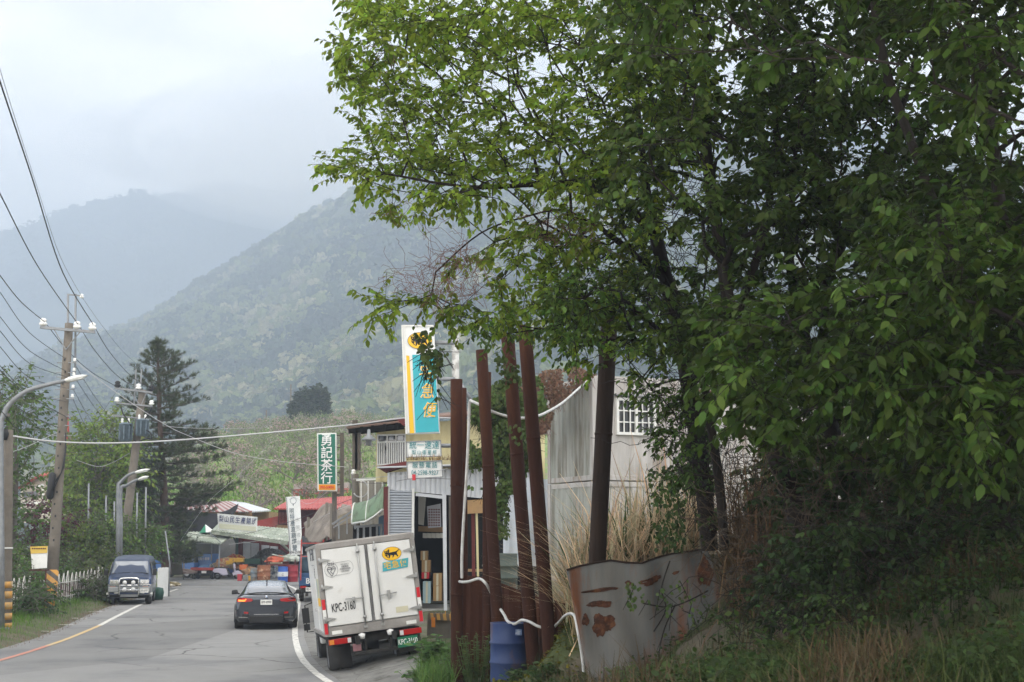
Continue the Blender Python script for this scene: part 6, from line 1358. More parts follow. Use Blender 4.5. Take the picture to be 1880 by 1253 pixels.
# scooters
def scooter(u, v, rz, body_m, label, s=1.0, wheel_m=M_rim):
    c = G(u, v); o = empty('motor_scooter', (c.x, c.y, 0), (0, 0, rz), label=label, cat='scooter', group=None); o.scale = (s, s, s)   # +y front
    mb = MB(); mb.lathe([(.12, -.05), (.22, -.05), (.245, 0), (.22, .05), (.12, .05)], n=18, axis='x', c=(0, -.62, .245)); w = mb.build('wheel', M_tyre, o); mb = MB(); mb.lathe([(0, -.03), (.13, -.03), (.13, .03), (0, .03)], n=14, axis='x', c=(0, -.62, .245)); mb.build('rim', wheel_m, w)
    mb = MB(); mb.lathe([(.12, -.05), (.22, -.05), (.245, 0), (.22, .05), (.12, .05)], n=18, axis='x', c=(0, .62, .245)); w = mb.build('wheel', M_tyre, o); mb = MB(); mb.lathe([(0, -.03), (.13, -.03), (.13, .03), (0, .03)], n=14, axis='x', c=(0, .62, .245)); mb.build('rim', wheel_m, w)
    mb = MB(); mb.prism([(-.95, .50), (-.88, .68), (-.55, .74), (-.1, .70), (.0, .48), (.05, .28), (-.35, .24), (-.55, .42), (-.80, .42)], -.15, .15, axis='x'); mb.build('rear_body', body_m, o, bevel=.05)
    mb = MB(); mb.prism([(-.0, .22), (.42, .22), (.42, .30), (0, .30)], -.14, .14, axis='x'); mb.build('footboard', M_blk, o, bevel=.02)
    mb = MB(); mb.prism([(.36, .24), (.46, .22), (.52, .55), (.50, .98), (.40, 1.04), (.34, .95), (.44, .55)], -.17, .17, axis='x'); mb.build('leg_shield', body_m, o, bevel=.04)
    mb = MB(); mb.prism([(.30 + .36 * cos(a) + .32, .245 + .31 * sin(a)) for a in np.linspace(.1, 2.7, 10)] + [(.36, .30)], -.07, .07, axis='x'); mb.build('front_fender', body_m, o, bevel=.02)
    mb = MB(); mb.prism([(-.85, .70), (-.80, .78), (-.4, .80), (-.08, .76), (-.06, .70)], -.14, .14, axis='x'); mb.build('seat', M_blk, o, bevel=.03)
    mb = MB(); mb.tube([(-.33, .34, 1.0), (-.12, .42, 1.05), (.12, .42, 1.05), (.33, .34, 1.0)], .022, n=6); mb.box((0, .46, 1.02), (.2, .14, .14)); hb_ = mb.build('handlebar', M_blk, o)
    for k in (-1, 1): mb = MB(); mb.beam((k * .25, .38, 1.02), (k * .30, .36, 1.2), .015); mb.box((k * .33, .36, 1.22), (.13, .02, .08)); mb.build('mirror', M_blk, hb_)
    mb = MB(); mb.box((.12, -.55, .24), (.08, .5, .1)); mb.build('exhaust', M_under, o)
    return o
scooter(417, 1064, R(-82), mat('lilac_paint', (.48, .45, .55), .35, coat=.4), 'lilac step-through scooter parked side-on at the road edge')
scooter(406, 1060, R(-60), mat('deep_blue_plastic', (.06, .10, .25), .35), 'dark blue scooter half hidden behind the lilac one', .95)
scooter(455, 1062, R(-50), mat('silver_plastic', (.45, .45, .46), .35), 'silver scooter standing between the tubs and the orange barrel', .95)
scooter(472, 1046, R(-40), M_blk, 'black motor scooter parked before the white doors', 1.1)
# drums and tubs
def drum_at(u, v, r, h, m, label, dy=0, **k): c = G(u, v); return drum((c.x, c.y + dy, 0), r, h, m, label, **k)
M_pb = mat('royal_blue_plastic', (.03, .10, .38), .4); M_pw = mat('white_band', (.6, .62, .62), .5)
dd = drum_at(519, 1069, .30, .93, M_pb, 'blue drum with a wide white band and a small mark, at the road edge')
mb = MB(); mb.lathe([(.318, .34), (.318, .62)], n=28); mb.build('white_band', M_pw, dd); mb = MB(); ring(mb, .06, .45, .055, .05, -.33, w=.02, n=12, a0=.6, a1=5.6); mb.build('mark', M_ink, dd)
drum_at(536, 1068.5, .36, .98, mat('dark_red_plastic', (.26, .02, .03), .45), 'dark red tub drum beside the blue and white drum')
drum_at(484, 1067.5, .40, .98, mat('rusty_orange_paint', (.30, .11, .045), .7, col2=(.20, .08, .04), scale=3, stain=(.5, .3, .18), stain_scale=3, stain_lo=.55, stain_hi=.65), 'rusty orange barrel standing among the market clutter')
drum_at(466, 1067, .24, .80, mat('faded_blue_grey', (.16, .22, .27), .7, col2=(.28, .22, .15), scale=2.5), 'narrow blue-grey barrel left of the orange barrel')
drum_at(436, 1054, .40, 1.0, mat('teal_blue_plastic', (.04, .16, .26), .5), 'teal-blue drum carrying yellow crates by the green post', dy=0)
drum_at(499, 1060, .22, .7, M_pb, 'small blue barrel in shadow right of the orange barrel')
def crate(u, v, w, h, d, m, label, cat='crate', rz=0, z=None, name='plastic_crate'):
    if z is None: c = G(u, v)
    else: c = G(u, v); c = P(u, v, z)
    o = empty(name, c, (0, 0, rz), label=label, cat=cat); mb = MB(); t = .03
    mb.box((0, 0, t / 2), (w, d, t))
    for s in (-1, 1):
        mb.box((s * (w / 2 - t / 2), 0, h / 2), (t, d - 2 * t, h)); mb.box((0, s * (d / 2 - t / 2), h / 2), (w, t, h))
    mb.build('crate_shell', m, o)
    mb = MB()
    for s in (-1, 1): mb.box((0, s * (d / 2 + .012), h - .04), (w + .05, .025, .05)); mb.box((0, s * (d / 2 + .01), h * .45), (w + .03, .02, .03))
    mb.build('rim_band', m, o); return o
M_pyel = mat('yellow_plastic', (.55, .33, .05), .5); M_pora = mat('orange_plastic', (.62, .16, .04), .55); M_dgr = mat('dark_green_plastic', (.02, .07, .05), .6)
crate(435, 1033, .9, .28, .6, M_pyel, 'yellow crate on top of the teal-blue drum', z=94.5); crate(423, 1037, .5, .25, .5, M_pyel, 'smaller yellow tub on the pile left of the teal-blue drum', z=94, cat='tub')
crate(447, 1047, .45, .35, .4, M_pora, 'orange bucket-shaped crate hung beside the dark red wall', z=94); crate(463, 1036, 1.1, .35, .6, M_dgr, 'dark green crate heaped with goods in front of the white doors', z=95)
crate(461, 1067, .3, .32, .3, M_pyel, 'small yellow crate on the ground left of the barrels'); crate(451, 1066, .28, .35, .28, mat('grey_bucket', (.25, .26, .25), .6), 'grey pail beside the small yellow crate', cat='pail')
crate(506, 1036, .8, .5, .6, mat('tan_cabinet', (.40, .36, .26), .6), 'tan cupboard behind the loaded cart', cat='cupboard', z=94, name='cupboard')
crate(440, 1067, .26, .42, .2, mat('red_canister', (.45, .04, .05), .4), 'red and white canister next to the teal-blue drum', cat='canister', name='canister')
# cart loaded with orange sheets
c = G(512, 1066); ct_ = empty('loaded_cart', (c.x, c.y + 1.2, 0), label='high wheeled cart heaped with orange cloth and greenish sacks', cat='cart')
mb = MB(); mb.box((0, 0, .95), (1.9, 1.2, .08))
for x in (-.9, .9):
    for y in (-.5, .5): mb.beam((x, y, 0), (x, y, 1.3), .06)
mb.build('cart_frame', M_dkred, ct_); wheel(ct_, (-.75, -.65, .38), .38, .1); wheel(ct_, (.75, -.65, .38), .38, .1)
def heap(parent, c, sx, sy, sz, m, name, seed, kind=None, n=10):
    r = np.random.default_rng(seed); bm = bmesh.new(); bmesh.ops.create_icosphere(bm, subdivisions=3, radius=1)
    for v in bm.verts:
        k = 1 + .35 * noise.noise(v.co * 2.1 + Vector((seed, 0, 0))) + .12 * noise.noise(v.co * 6 + Vector((0, seed, 0))); v.co = Vector((v.co.x * sx * k, v.co.y * sy * k, max(v.co.z, -.2) * sz * k))
    me = bpy.data.meshes.new(name); bm.to_mesh(me); bm.free(); me.materials.append(m); o = link_mesh(name, me, parent); o.location = c; return o
heap(ct_, (-.35, -.1, 1.2), .75, .5, .35, mat('orange_tarp', (.55, .10, .04), .6, col2=(.35, .08, .04), scale=4), 'orange_cloth', 3); heap(ct_, (.55, 0, 1.25), .75, .5, .35, mat('greenish_sacks', (.24, .27, .22), .8, col2=(.42, .44, .40), scale=2.5, lo=.45, hi=.55), 'sack_pile', 9)
mb = MB(); mb.beam((-.6, -.2, 1.62), (1.05, -.25, 1.25), .5, .04); mb.build('cover_sheet', M_pgreen, ct_)
# small heaps of goods
def goods(u, v, Y, sx, sy, sz, m, label, seed, z=None):
    c = P(u, v, Y); 
    if z is not None: c.z = z
    o = heap(None, c, sx, sy, sz, m, 'goods_heap', seed); tag(o, label, 'goods heap'); return o
goods(418, 1040, 95, .9, .5, .55, mat('mixed_goods', (.30, .12, .07), .7, col2=(.40, .34, .2), scale=6, lo=.45, hi=.55), 'heap of red and tan goods behind the lilac scooter', 4)
goods(400, 1050, 96, .7, .5, .6, mat('grey_goods', (.14, .15, .13), .8, col2=(.4, .4, .38), scale=6, lo=.5, hi=.56), 'heap of grey bags beside the trailer', 5)
goods(475, 1040, 95.5, 1.0, .5, .7, mat('black_goods', (.02, .02, .022), .6, col2=(.10, .12, .10), scale=6, lo=.45, hi=.6), 'dark heap of tools behind the orange barrel', 6)
goods(497, 1022, 97, .9, .4, .55, mat('hung_goods', (.03, .03, .03), .7, col2=(.12, .11, .10), scale=8, lo=.45, hi=.6), 'dark bundles hung before the right-hand white doors', 7)
goods(494, 1034, 96, .3, .2, .3, mat('crimson_cloth', (.5, .03, .08), .7), 'small crimson bundle among the dark bundles', 8)
goods(458, 1052, 94, .6, .4, .4, mat('brown_goods', (.18, .10, .06), .8, col2=(.4, .25, .12), scale=7, lo=.45, hi=.6), 'heap of brown and orange pots before the barrels', 10)
goods(497, 1058, 95, .6, .4, .55, mat('bluegrey_goods', (.08, .10, .13), .7, col2=(.35, .35, .33), scale=7, lo=.48, hi=.58), 'heap of blue-grey odds and ends beside the cart wheel', 11)
goods(432, 1028, 96, .7, .4, .35, mat('colourful_goods', (.5, .33, .08), .7, col2=(.35, .04, .04), scale=6, lo=.45, hi=.55), 'bright yellow and red goods piled above the teal-blue drum', 12)
goods(327, 1052, 93, 1.2, .5, .3, mat('stone_edge', (.20, .15, .13), .9), 'low reddish kerb stones at the foot of the pine', 13)
goods(311, 1075, 77, .6, .5, .2, mat('litter_white', (.55, .50, .42), .8, col2=(.15, .12, .06), scale=4, lo=.45, hi=.5), 'small heap of straw and white litter behind the hoarding', 14)
c = P(283, 1078, 62); mb = MB(); mb.lathe([(0, 0), (.22, 0), (.27, .3), (.22, .5), (0, .55)], n=14); mb.build('net_sack', M_dgr, loc=(P(290, 1085, 63).x, 63, .02), label='dark green bag slumped against the rear wheel of the blue van', cat='bag')
# ---------------------------------------------------------------- vegetation
M_leaf = mat('leaf', (.1, .15, .04), .5, attr=True, transl=.48, spec=.2)
M_grass = mat('grass_blade', (.1, .12, .04), .7, attr=True, transl=.3, spec=.2)
M_bark = mat('dark_bark', (.026, .020, .016), .95, col2=(.014, .011, .01), scale=6, bump=.5, bscale=40, stretch=(1, 1, .3))
M_barkg = mat('grey_bark', (.13, .115, .095), .95, col2=(.08, .07, .06), scale=5, bump=.4, bscale=30)
M_pine = mat('pine_needles', (.04, .06, .02), .7, attr=True, transl=.15)
LEAF_V = np.array([(0, 0, 0), (0, .33, -.015), (0, .66, -.05), (0, 1, -.16), (-.20, .22, .03), (-.255, .5, .01), (-.15, .78, -.06), (.20, .22, .03), (.255, .5, .01), (.15, .78, -.06)])
LEAF_F = np.array([(0, 1, 4), (4, 1, 5), (1, 2, 5), (5, 2, 6), (2, 3, 6), (0, 7, 1), (7, 8, 1), (1, 8, 2), (8, 9, 2), (2, 9, 3)])
LEAF4_V = np.array([(0, 0, 0), (-.24, .28, .04), (-.23, .66, -.03), (.23, .66, .02), (.25, .30, -.02), (0, 1, -.14)]); LEAF4_F = np.array([(0, 4, 1), (1, 4, 3), (1, 3, 2), (2, 3, 5)])
def inpoly(u, v, poly):
    c = np.zeros(len(u), bool); n = len(poly); j = n - 1
    for i in range(n):
        xi, yi = poly[i]; xj, yj = poly[j]
        c ^= ((yi > v) != (yj > v)) & (u < (xj - xi) * (v - yi) / (yj - yi + 1e-9) + xi); j = i
    return c
def sample_poly(poly, n, Y0, Y1, r, clump=0.0, cs=120.0, seed=0.0):
    us = [p[0] for p in poly]; vs = [p[1] for p in poly]; out = []
    while len(out) < n:
        u = r.uniform(min(us), max(us), 400); v = r.uniform(min(vs), max(vs), 400); k = inpoly(u, v, poly); Yv = r.uniform(Y0, Y1, 400)
        for a, b, y, ok in zip(u, v, Yv, k):
            if ok and (clump == 0 or noise.noise(Vector((a / cs, b / cs, y * .4 + seed))) > clump - .35 * r.random()): out.append(tuple(P(a, b, y)))
    return np.array(out[:n])
def seg_tubes(name, A, B, RA, RB, m, parent, n=5, **kw):
    A = np.asarray(A); B = np.asarray(B); d = norm_rows(B - A); ref = np.where(np.abs(d[:, 2:3]) < .9, np.array([[0, 0, 1.0]]), np.array([[1.0, 0, 0]])); e1 = norm_rows(np.cross(d, ref)); e2 = np.cross(d, e1)
    an = np.arange(n) * 2 * pi / n; c = np.cos(an)[None, :, None]; s = np.sin(an)[None, :, None]
    ringA = A[:, None] + (e1[:, None] * c + e2[:, None] * s) * np.asarray(RA)[:, None, None]; ringB = B[:, None] + (e1[:, None] * c + e2[:, None] * s) * np.asarray(RB)[:, None, None]
    V = np.concatenate([ringA, ringB], 1).reshape(-1, 3); k = np.arange(n); q = np.stack([k, (k + 1) % n, n + (k + 1) % n, n + k], 1); Fc = (q[None] + (np.arange(len(A)) * 2 * n)[:, None, None]).reshape(-1, 4)
    return np_mesh(name, V, Fc, m, smooth=True, parent=parent, **kw)
def grow(trunks, tips, r, wpath=.22, step=.28, sag=.12):
    """joins tips to the trunk nodes; returns nodes, parents, pathlen"""
    N = []; par = []; pl = []; fixed = []
    for tr in trunks:
        pts = catmull([P(*p) for p in tr[1]], 5); start = tr[0]
        for i, p in enumerate(pts):
            if i == 0 and start is not None:
                d = [(Vector(N[k]) - p).length for k in range(len(N))]; pi_ = int(np.argmin(d)); N.append(tuple(p)); par.append(pi_); pl.append(pl[pi_] + d[pi_])
            elif i == 0: N.append(tuple(p)); par.append(-1); pl.append(0.0)
            else: par.append(len(N) - 1); pl.append(pl[-1] + (p - Vector(N[-1])).length); N.append(tuple(p))
    nt = len(N); cap = nt + len(tips) * 24; NA = np.zeros((cap, 3)); PL = np.zeros(cap); NA[:nt] = N; PL[:nt] = pl; par = par + [0] * (cap - nt); cnt = nt; base = np.array(N[:nt])
    dmin = np.array([np.min(np.linalg.norm(base - t, axis=1)) for t in tips]); order = np.argsort(dmin + r.uniform(0, .4, len(tips))); tipn = []
    for k in order:
        t = tips[k]; d = np.linalg.norm(NA[:cnt] - t, axis=1); j = int(np.argmin(d + wpath * PL[:cnt] + .5 * np.maximum(NA[:cnt, 2] - t[2], 0))); L = d[j]; m = max(1, min(22, int(L / step)))
        a = NA[j]; pj = par[j]; dv = (a - NA[pj]) if pj >= 0 else np.array([0, 0, 1.0]); dv = dv / (np.linalg.norm(dv) + 1e-9); cpt = a + dv * L * .30 + np.array([0, 0, sag * L]); prev = j
        for i in range(1, m + 1):
            s = i / m; p = (1 - s) ** 2 * a + 2 * s * (1 - s) * cpt + s * s * t + (r.normal(0, .02, 3) if i < m else 0); NA[cnt] = p; par[cnt] = prev; PL[cnt] = PL[prev] + np.linalg.norm(p - NA[prev]); prev = cnt; cnt += 1
        tipn.append(prev)
    return NA[:cnt], np.array(par[:cnt]), np.array(tipn), nt
def twig_leaves(T, D, r, n_leaf=11, tl=(.22, .45), size=(.07, .10), droop=.45, out=None):
    """for tip positions T and directions D -> twig segments and leaf frames"""
    m = len(T); L = r.uniform(tl[0], tl[1], m); D = norm_rows(D + r.normal(0, .35, (m, 3)) + np.array([0, 0, -.05])); ls = []; dirs = []; ups = []; ids = []
    side = norm_rows(np.cross(D, np.array([0, 0, 1.0]) + r.normal(0, .2, (m, 3)))); sA = []; sB = []
    k = 4
    prev = T.copy(); cur = D.copy(); pts = [T]
    for i in range(k):
        cur = norm_rows(cur + np.array([0, 0, -.10 * droop * 2])); prev = prev + cur * (L / k)[:, None]; pts.append(prev)
    pts = np.stack(pts, 1)
    for i in range(k): sA.append(pts[:, i]); sB.append(pts[:, i + 1])
    for i in range(n_leaf):
        t = (i + .6) / n_leaf * k; a = np.minimum(int(t), k - 1); f = t - a; p = pts[:, a] * (1 - f) + pts[:, a + 1] * f; sg = 1 if i % 2 else -1
        d = norm_rows(cur * .55 + side * sg * r.uniform(.5, 1.0, (m, 1)) + np.array([0, 0, -1.0]) * r.uniform(.1, droop * 1.8, (m, 1)) + r.normal(0, .18, (m, 3)))
        u = norm_rows(np.array([0, 0, 1.0]) + r.normal(0, .45, (m, 3)) + d * .2); ls.append(p + r.normal(0, .006, (m, 3))); dirs.append(d); ups.append(u); ids.append(np.arange(m))
    return np.concatenate(sA), np.concatenate(sB), np.concatenate(ls), np.concatenate(dirs), np.concatenate(ups), np.concatenate(ids)
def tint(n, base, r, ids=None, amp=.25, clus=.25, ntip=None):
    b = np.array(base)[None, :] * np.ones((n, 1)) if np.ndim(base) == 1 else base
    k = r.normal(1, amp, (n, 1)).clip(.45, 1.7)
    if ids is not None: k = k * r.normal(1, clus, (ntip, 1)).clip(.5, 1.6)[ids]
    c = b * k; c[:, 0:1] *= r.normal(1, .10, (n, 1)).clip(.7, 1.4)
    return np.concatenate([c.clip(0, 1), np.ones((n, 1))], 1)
def leafy_tree(name, trunks, groups, label, seed, base_r, cat='tree', bark=None, colour=(.09, .15, .03), n_leaf=11, size=(.07, .10), tl=(.22, .45), thin=.0035, fine=True, wpath=.22, group=None, droop=.45, dense=.75):
    """groups: list of (poly, n, Y0, Y1, clump)"""
    r = np.random.default_rng(seed); tips = np.concatenate([sample_poly(g[0], g[1], g[2], g[3], r, g[4] if len(g) > 4 else 0, seed=seed) for g in groups])
    NA, par, tipn, nt = grow(trunks, tips, r, wpath=wpath)
    cnt = np.zeros(len(NA)); cnt[tipn] += 1
    for i in range(len(NA) - 1, nt - 1, -1): cnt[par[i]] += cnt[i]
    for i in range(nt - 1, 0, -1):
        if par[i] >= 0: cnt[par[i]] += cnt[i]
    tot = max(cnt.max(), 1); rad = np.maximum(base_r * .85 * (cnt / tot) ** .58, thin); rad = np.minimum(rad, base_r); idx = np.where(par >= 0)[0]
    B = Vector(NA[0]); root = empty(name, B, label=label, cat=cat, group=group); Bn = np.array(B)
    ra = rad[par[idx]]; ra = np.minimum(ra, rad[idx] * 1.35 + .004); big = rad[idx] > .035
    if big.any(): seg_tubes('trunk', NA[par[idx]][big] - Bn, NA[idx][big] - Bn, ra[big], rad[idx][big], bark or M_bark, root, n=10)
    mid = idx[(idx >= nt) & (rad[idx] < .012)]; mid = mid[r.random(len(mid)) < dense]; tw = np.concatenate([np.repeat(tipn, 2), mid])
    D = norm_rows(NA[tw] - NA[par[tw]]); T = NA[tw]; D[len(tipn) * 2:] += r.normal(0, .8, (len(mid), 3)); D[:len(tipn) * 2] += r.normal(0, .3, (len(tipn) * 2, 3))
    sA, sB, ls, dirs, ups, ids = twig_leaves(T, D, r, n_leaf=n_leaf, tl=tl, size=size, droop=droop)
    A_ = np.concatenate([NA[par[idx]][~big], sA]) - Bn; B_ = np.concatenate([NA[idx][~big], sB]) - Bn; R_ = np.concatenate([ra[~big], np.full(len(sA), thin)]); Q_ = np.concatenate([rad[idx][~big], np.full(len(sA), thin * .7)])
    seg_tubes('branches', A_, B_, R_, Q_, bark or M_bark, root, n=3, kind='stuff')
    keep = r.random(len(ls)) < .92; ls, dirs, ups, ids = ls[keep], dirs[keep], ups[keep], ids[keep]
    S = r.uniform(size[0], size[1], len(ls)); M = frames(dirs, ups, S); tv, tf = (LEAF_V, LEAF_F) if fine else (LEAF4_V, LEAF4_F)
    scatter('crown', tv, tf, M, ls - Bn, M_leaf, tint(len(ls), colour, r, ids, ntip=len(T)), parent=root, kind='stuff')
    return root, NA, rad

# ---- the big trees on the bank
A_up = [(640, -80), (650, 60), (612, 85), (628, 135), (672, 170), (655, 215), (690, 262), (608, 300), (640, 335), (700, 348), (720, 388), (785, 372), (850, 402), (960, 352), (1100, 382), (1250, 420), (1300, 200), (1300, -80)]
A_lo = [(1010, 395), (930, 425), (850, 462), (770, 470), (735, 520), (700, 555), (662, 558), (720, 560), (790, 565), (860, 600), (945, 590), (1000, 600), (1060, 650), (1130, 690), (1200, 650), (1250, 560), (1250, 420), (1100, 400)]
A_tips = [[(612, 88), (660, 70), (700, 140), (640, 150)], [(606, 300), (700, 290), (720, 330), (640, 336)], [(662, 562), (720, 545), (740, 572), (690, 575)], [(640, 20), (720, 0), (760, 60), (660, 60)]]
leafy_tree('broadleaf_tree', [(None, [(1303, 1010, 18.4), (1292, 900, 18.3), (1275, 770, 18.2), (1262, 690, 18.1), (1245, 600, 18.0), (1215, 480, 17.8), (1190, 360, 17.6), (1170, 200, 17.5)]), (1, [(1262, 690, 18.1), (1280, 620, 18.2), (1296, 500, 18.3), (1305, 340, 18.4), (1320, 160, 18.4)]),
    (1, [(1200, 430, 17.7), (1110, 345, 17.2), (990, 340, 16.8), (880, 345, 16.4), (790, 335, 16.1)]), (1, [(1225, 520, 17.9), (1130, 440, 17.6), (1040, 388, 17.3), (960, 400, 17.0), (880, 430, 16.8), (800, 500, 16.6)])],
    [(A_up, 880, 15.2, 18.8, .0), (A_lo, 190, 16.0, 18.4, .1)] + [(p, 9, 15.8, 16.6) for p in A_tips], 'tall spring-green tree whose branches reach far left over the road', 21, .13, colour=(.175, .255, .030), size=(.06, .115), n_leaf=12, dense=.6, fine=False)
leafy_tree('broadleaf_tree', [(None, [(1490, 1025, 15.8), (1440, 870, 15.8), (1385, 720, 15.8), (1345, 600, 15.9), (1325, 470, 16), (1300, 300, 16.2), (1290, 100, 16.3)]), (1, [(1345, 600, 15.9), (1400, 440, 16.2), (1420, 300, 16.4), (1440, 100, 16.5)])],
    [([(1120, -300), (1120, 330), (1200, 420), (1250, 300), (1420, 180), (1560, 100), (1560, -300)], 330, 13.5, 18.0, .0), ([(1180, 420), (1500, 380), (1520, 640), (1200, 640)], 130, 15, 18.5, .12), ([(1260, 560), (1460, 600), (1440, 840), (1370, 800), (1310, 700)], 85, 14.5, 17, .05), ([(1240, 180), (1500, 120), (1500, 420), (1240, 420)], 110, 14, 18, .05)],
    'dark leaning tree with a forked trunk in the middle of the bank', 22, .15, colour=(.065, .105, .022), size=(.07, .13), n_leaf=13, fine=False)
leafy_tree('broadleaf_tree', [(None, [(1590, 1010, 16.8), (1530, 800, 16.8), (1470, 600, 16.9), (1440, 400, 17), (1425, 220, 17), (1415, 0, 17.2), (1400, -200, 17.2)]), (1, [(1475, 620, 16.9), (1560, 420, 16.6), (1640, 250, 16.4), (1690, 60, 16.2)])],
    [([(1250, -1400), (1380, -400), (2000, -500), (2000, -1400)], 300, 12, 18), ([(1380, -500), (1380, 160), (1560, 210), (1640, 100), (1900, 160), (2000, -500)], 430, 13.0, 18.5, .0), ([(1440, 360), (1800, 330), (1800, 640), (1460, 640)], 230, 14.5, 18, .04), ([(1380, 150), (1800, 130), (1860, 420), (1380, 460)], 300, 13.5, 18.5, .0), ([(1450, 640), (1900, 640), (1900, 860), (1480, 850)], 210, 14.5, 18.5, .0)],  # first group: unseen crown overhead, added to shade the bank
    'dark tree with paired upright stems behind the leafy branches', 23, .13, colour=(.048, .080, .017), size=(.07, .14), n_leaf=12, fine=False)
leafy_tree('broadleaf_tree', [(None, [(1850, 985, 13.5), (1800, 800, 13.4), (1770, 620, 13.3), (1740, 450, 13.2), (1680, 280, 13.2), (1620, 100, 13.2), (1590, -150, 13.2)]), (1, [(1800, 800, 13.4), (1850, 560, 13.2), (1830, 330, 13.0), (1800, 100, 12.8)])],
    [([(1560, -600), (1560, 60), (1740, 120), (1900, 280), (2200, 300), (2200, -600)], 430, 10.0, 15.0, .0), ([(1500, -1500), (1560, -500), (2400, -500), (2600, -1500)], 300, 9, 15), ([(1580, 330), (1900, 280), (2150, 600), (1900, 640), (1640, 600)], 230, 11.0, 15.0, .0), ([(1560, 640), (2100, 600), (2100, 860), (1640, 880)], 200, 11, 14.5, .0)],  # the highest group is out of view, added to darken the bank below
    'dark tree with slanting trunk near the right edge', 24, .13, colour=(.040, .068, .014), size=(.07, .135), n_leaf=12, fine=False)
leafy_tree('broadleaf_tree', [(None, [(2060, 1100, 10.5), (1990, 800, 10.4), (1930, 600, 10.3), (1905, 350, 10.3), (1900, 50, 10.3), (1900, -300, 10.3)]), (1, [(1950, 640, 10.3), (1800, 560, 10.2), (1640, 540, 10.2), (1500, 570, 10.3), (1400, 620, 10.4)])],
    [([(1285, 600), (1330, 560), (1500, 540), (1600, 480), (1860, 520), (1880, 700), (1700, 760), (1560, 700), (1440, 790), (1350, 800), (1310, 700)], 150, 9.6, 11.2, .12), ([(1560, 420), (1620, 380), (2000, 380), (2000, 560), (1600, 560)], 80, 9.6, 11.5, .1),
     ([(1060, -120), (1100, 70), (1180, 110), (1400, 100), (1600, 170), (1900, 260), (1900, -400), (1200, -400)], 170, 9.2, 11.5, .12), ([(1650, 700), (1900, 640), (1900, 830), (1700, 830)], 40, 9.4, 11), ([(1100, -1800), (1300, -450), (2300, -450), (2700, -1800)], 300, 5.5, 11.5, .0), ([(1950, -400), (2600, -400), (2800, 900), (1980, 800)], 200, 7, 12, .0)],  # closing groups lie outside the view, added to block sky light
    'nearest tree with large mid-green leaves hanging in front of the others', 25, .085, colour=(.052, .092, .016), size=(.065, .125), n_leaf=12, dense=.4)
# small overhanging sprays near the big sign
leafy_tree('leafy_sapling', [(None, [(1330, 1010, 17.4), (1322, 900, 17.3), (1305, 780, 17.2), (1290, 690, 17.2), (1265, 600, 17.2)]), (1, [(1290, 700, 17.2), (1200, 600, 17.1), (1110, 540, 17.0), (1010, 560, 16.8)])],
    [([(840, 560), (1000, 520), (1180, 500), (1260, 560), (1240, 660), (1180, 700), (1100, 690), (1040, 640), (960, 600), (900, 640), (850, 610)], 120, 15.6, 17.6, .1), ([(1180, 700), (1260, 690), (1290, 850), (1250, 900), (1210, 820)], 40, 16.8, 18, .05)],
    'slender sapling with drooping sprays in front of the barred window', 26, .07, colour=(.085, .15, .03), size=(.06, .095), n_leaf=9)

# bare reddish vine tangle hanging in the lower left branches
def tangle(name, polys, Y0, Y1, m, label, seed, cat, n_per, L=.5, rr=.0035, leaf=None, lsz=(.03, .05), down=.35):
    r = np.random.default_rng(seed); A = []; B = []; leaves = []
    for poly, n in polys:
        S = sample_poly(poly, n, Y0, Y1, r)
        for s in S:
            d = norm_rows(r.normal(0, 1, (1, 3)))[0]; d[2] -= down; p = s.copy()
            for k in range(n_per):
                d = d + r.normal(0, .5, 3) + np.array([0, 0, -.08]); d /= np.linalg.norm(d); q = p + d * L / n_per; A.append(p); B.append(q); p = q
                if leaf is not None and r.random() < leaf: leaves.append(q)
    o = empty(name, A[0], label=label, cat=cat); Bn = np.array(A[0]); seg_tubes('stems', np.array(A) - Bn, np.array(B) - Bn, np.full(len(A), rr), np.full(len(A), rr * .8), m, o, n=3, kind='stuff')
    return o, np.array(leaves) if leaves else None, Bn, r
M_redtw = mat('reddish_twigs', (.20, .10, .075), .9, col2=(.13, .075, .06), scale=6)
tangle('dead_vine', [([(735, 490), (860, 440), (900, 500), (820, 545), (745, 540)], 150), ([(960, 390), (1080, 360), (1100, 420), (980, 450)], 50), ([(690, 60), (720, 60), (725, 110), (700, 110)], 14), ([(700, 355), (760, 355), (800, 440), (760, 430)], 14)], 15.6, 17.2, M_redtw, 'brown tangle of dead vine in the lower left branches', 31, 'vine', 7, .55, .003)
tangle('bare_twigs', [([(1080, 380), (1350, 300), (1420, 560), (1120, 560)], 190), ([(1180, 690), (1420, 620), (1420, 900), (1240, 900)], 170)], 16.2, 19, M_bark, 'thin bare twigs crossing in the gap between the trunks', 32, 'vine', 8, 1.0, .0045, down=.0)

M_deadtw = mat('dead_stems', (.085, .06, .04), .9, col2=(.05, .038, .028), scale=5)
tangle('dead_tangle', [([(1340, 860), (1880, 850), (1880, 1010), (1700, 1010), (1500, 1030), (1340, 1060)], 300)], 13.5, 17.0, M_deadtw, 'matted dead stems hanging in the shade under the trees', 33, 'vine', 9, 1.1, .004, down=.3)
tangle('bank_tangle', [([(1330, 1040), (1500, 1010), (1880, 960), (1880, 1200), (1500, 1240), (1340, 1200)], 200)], 11.5, 13.5, M_bark, 'dark bramble stems trailing over the bank', 34, 'vine', 9, .9, .0035, down=.1)
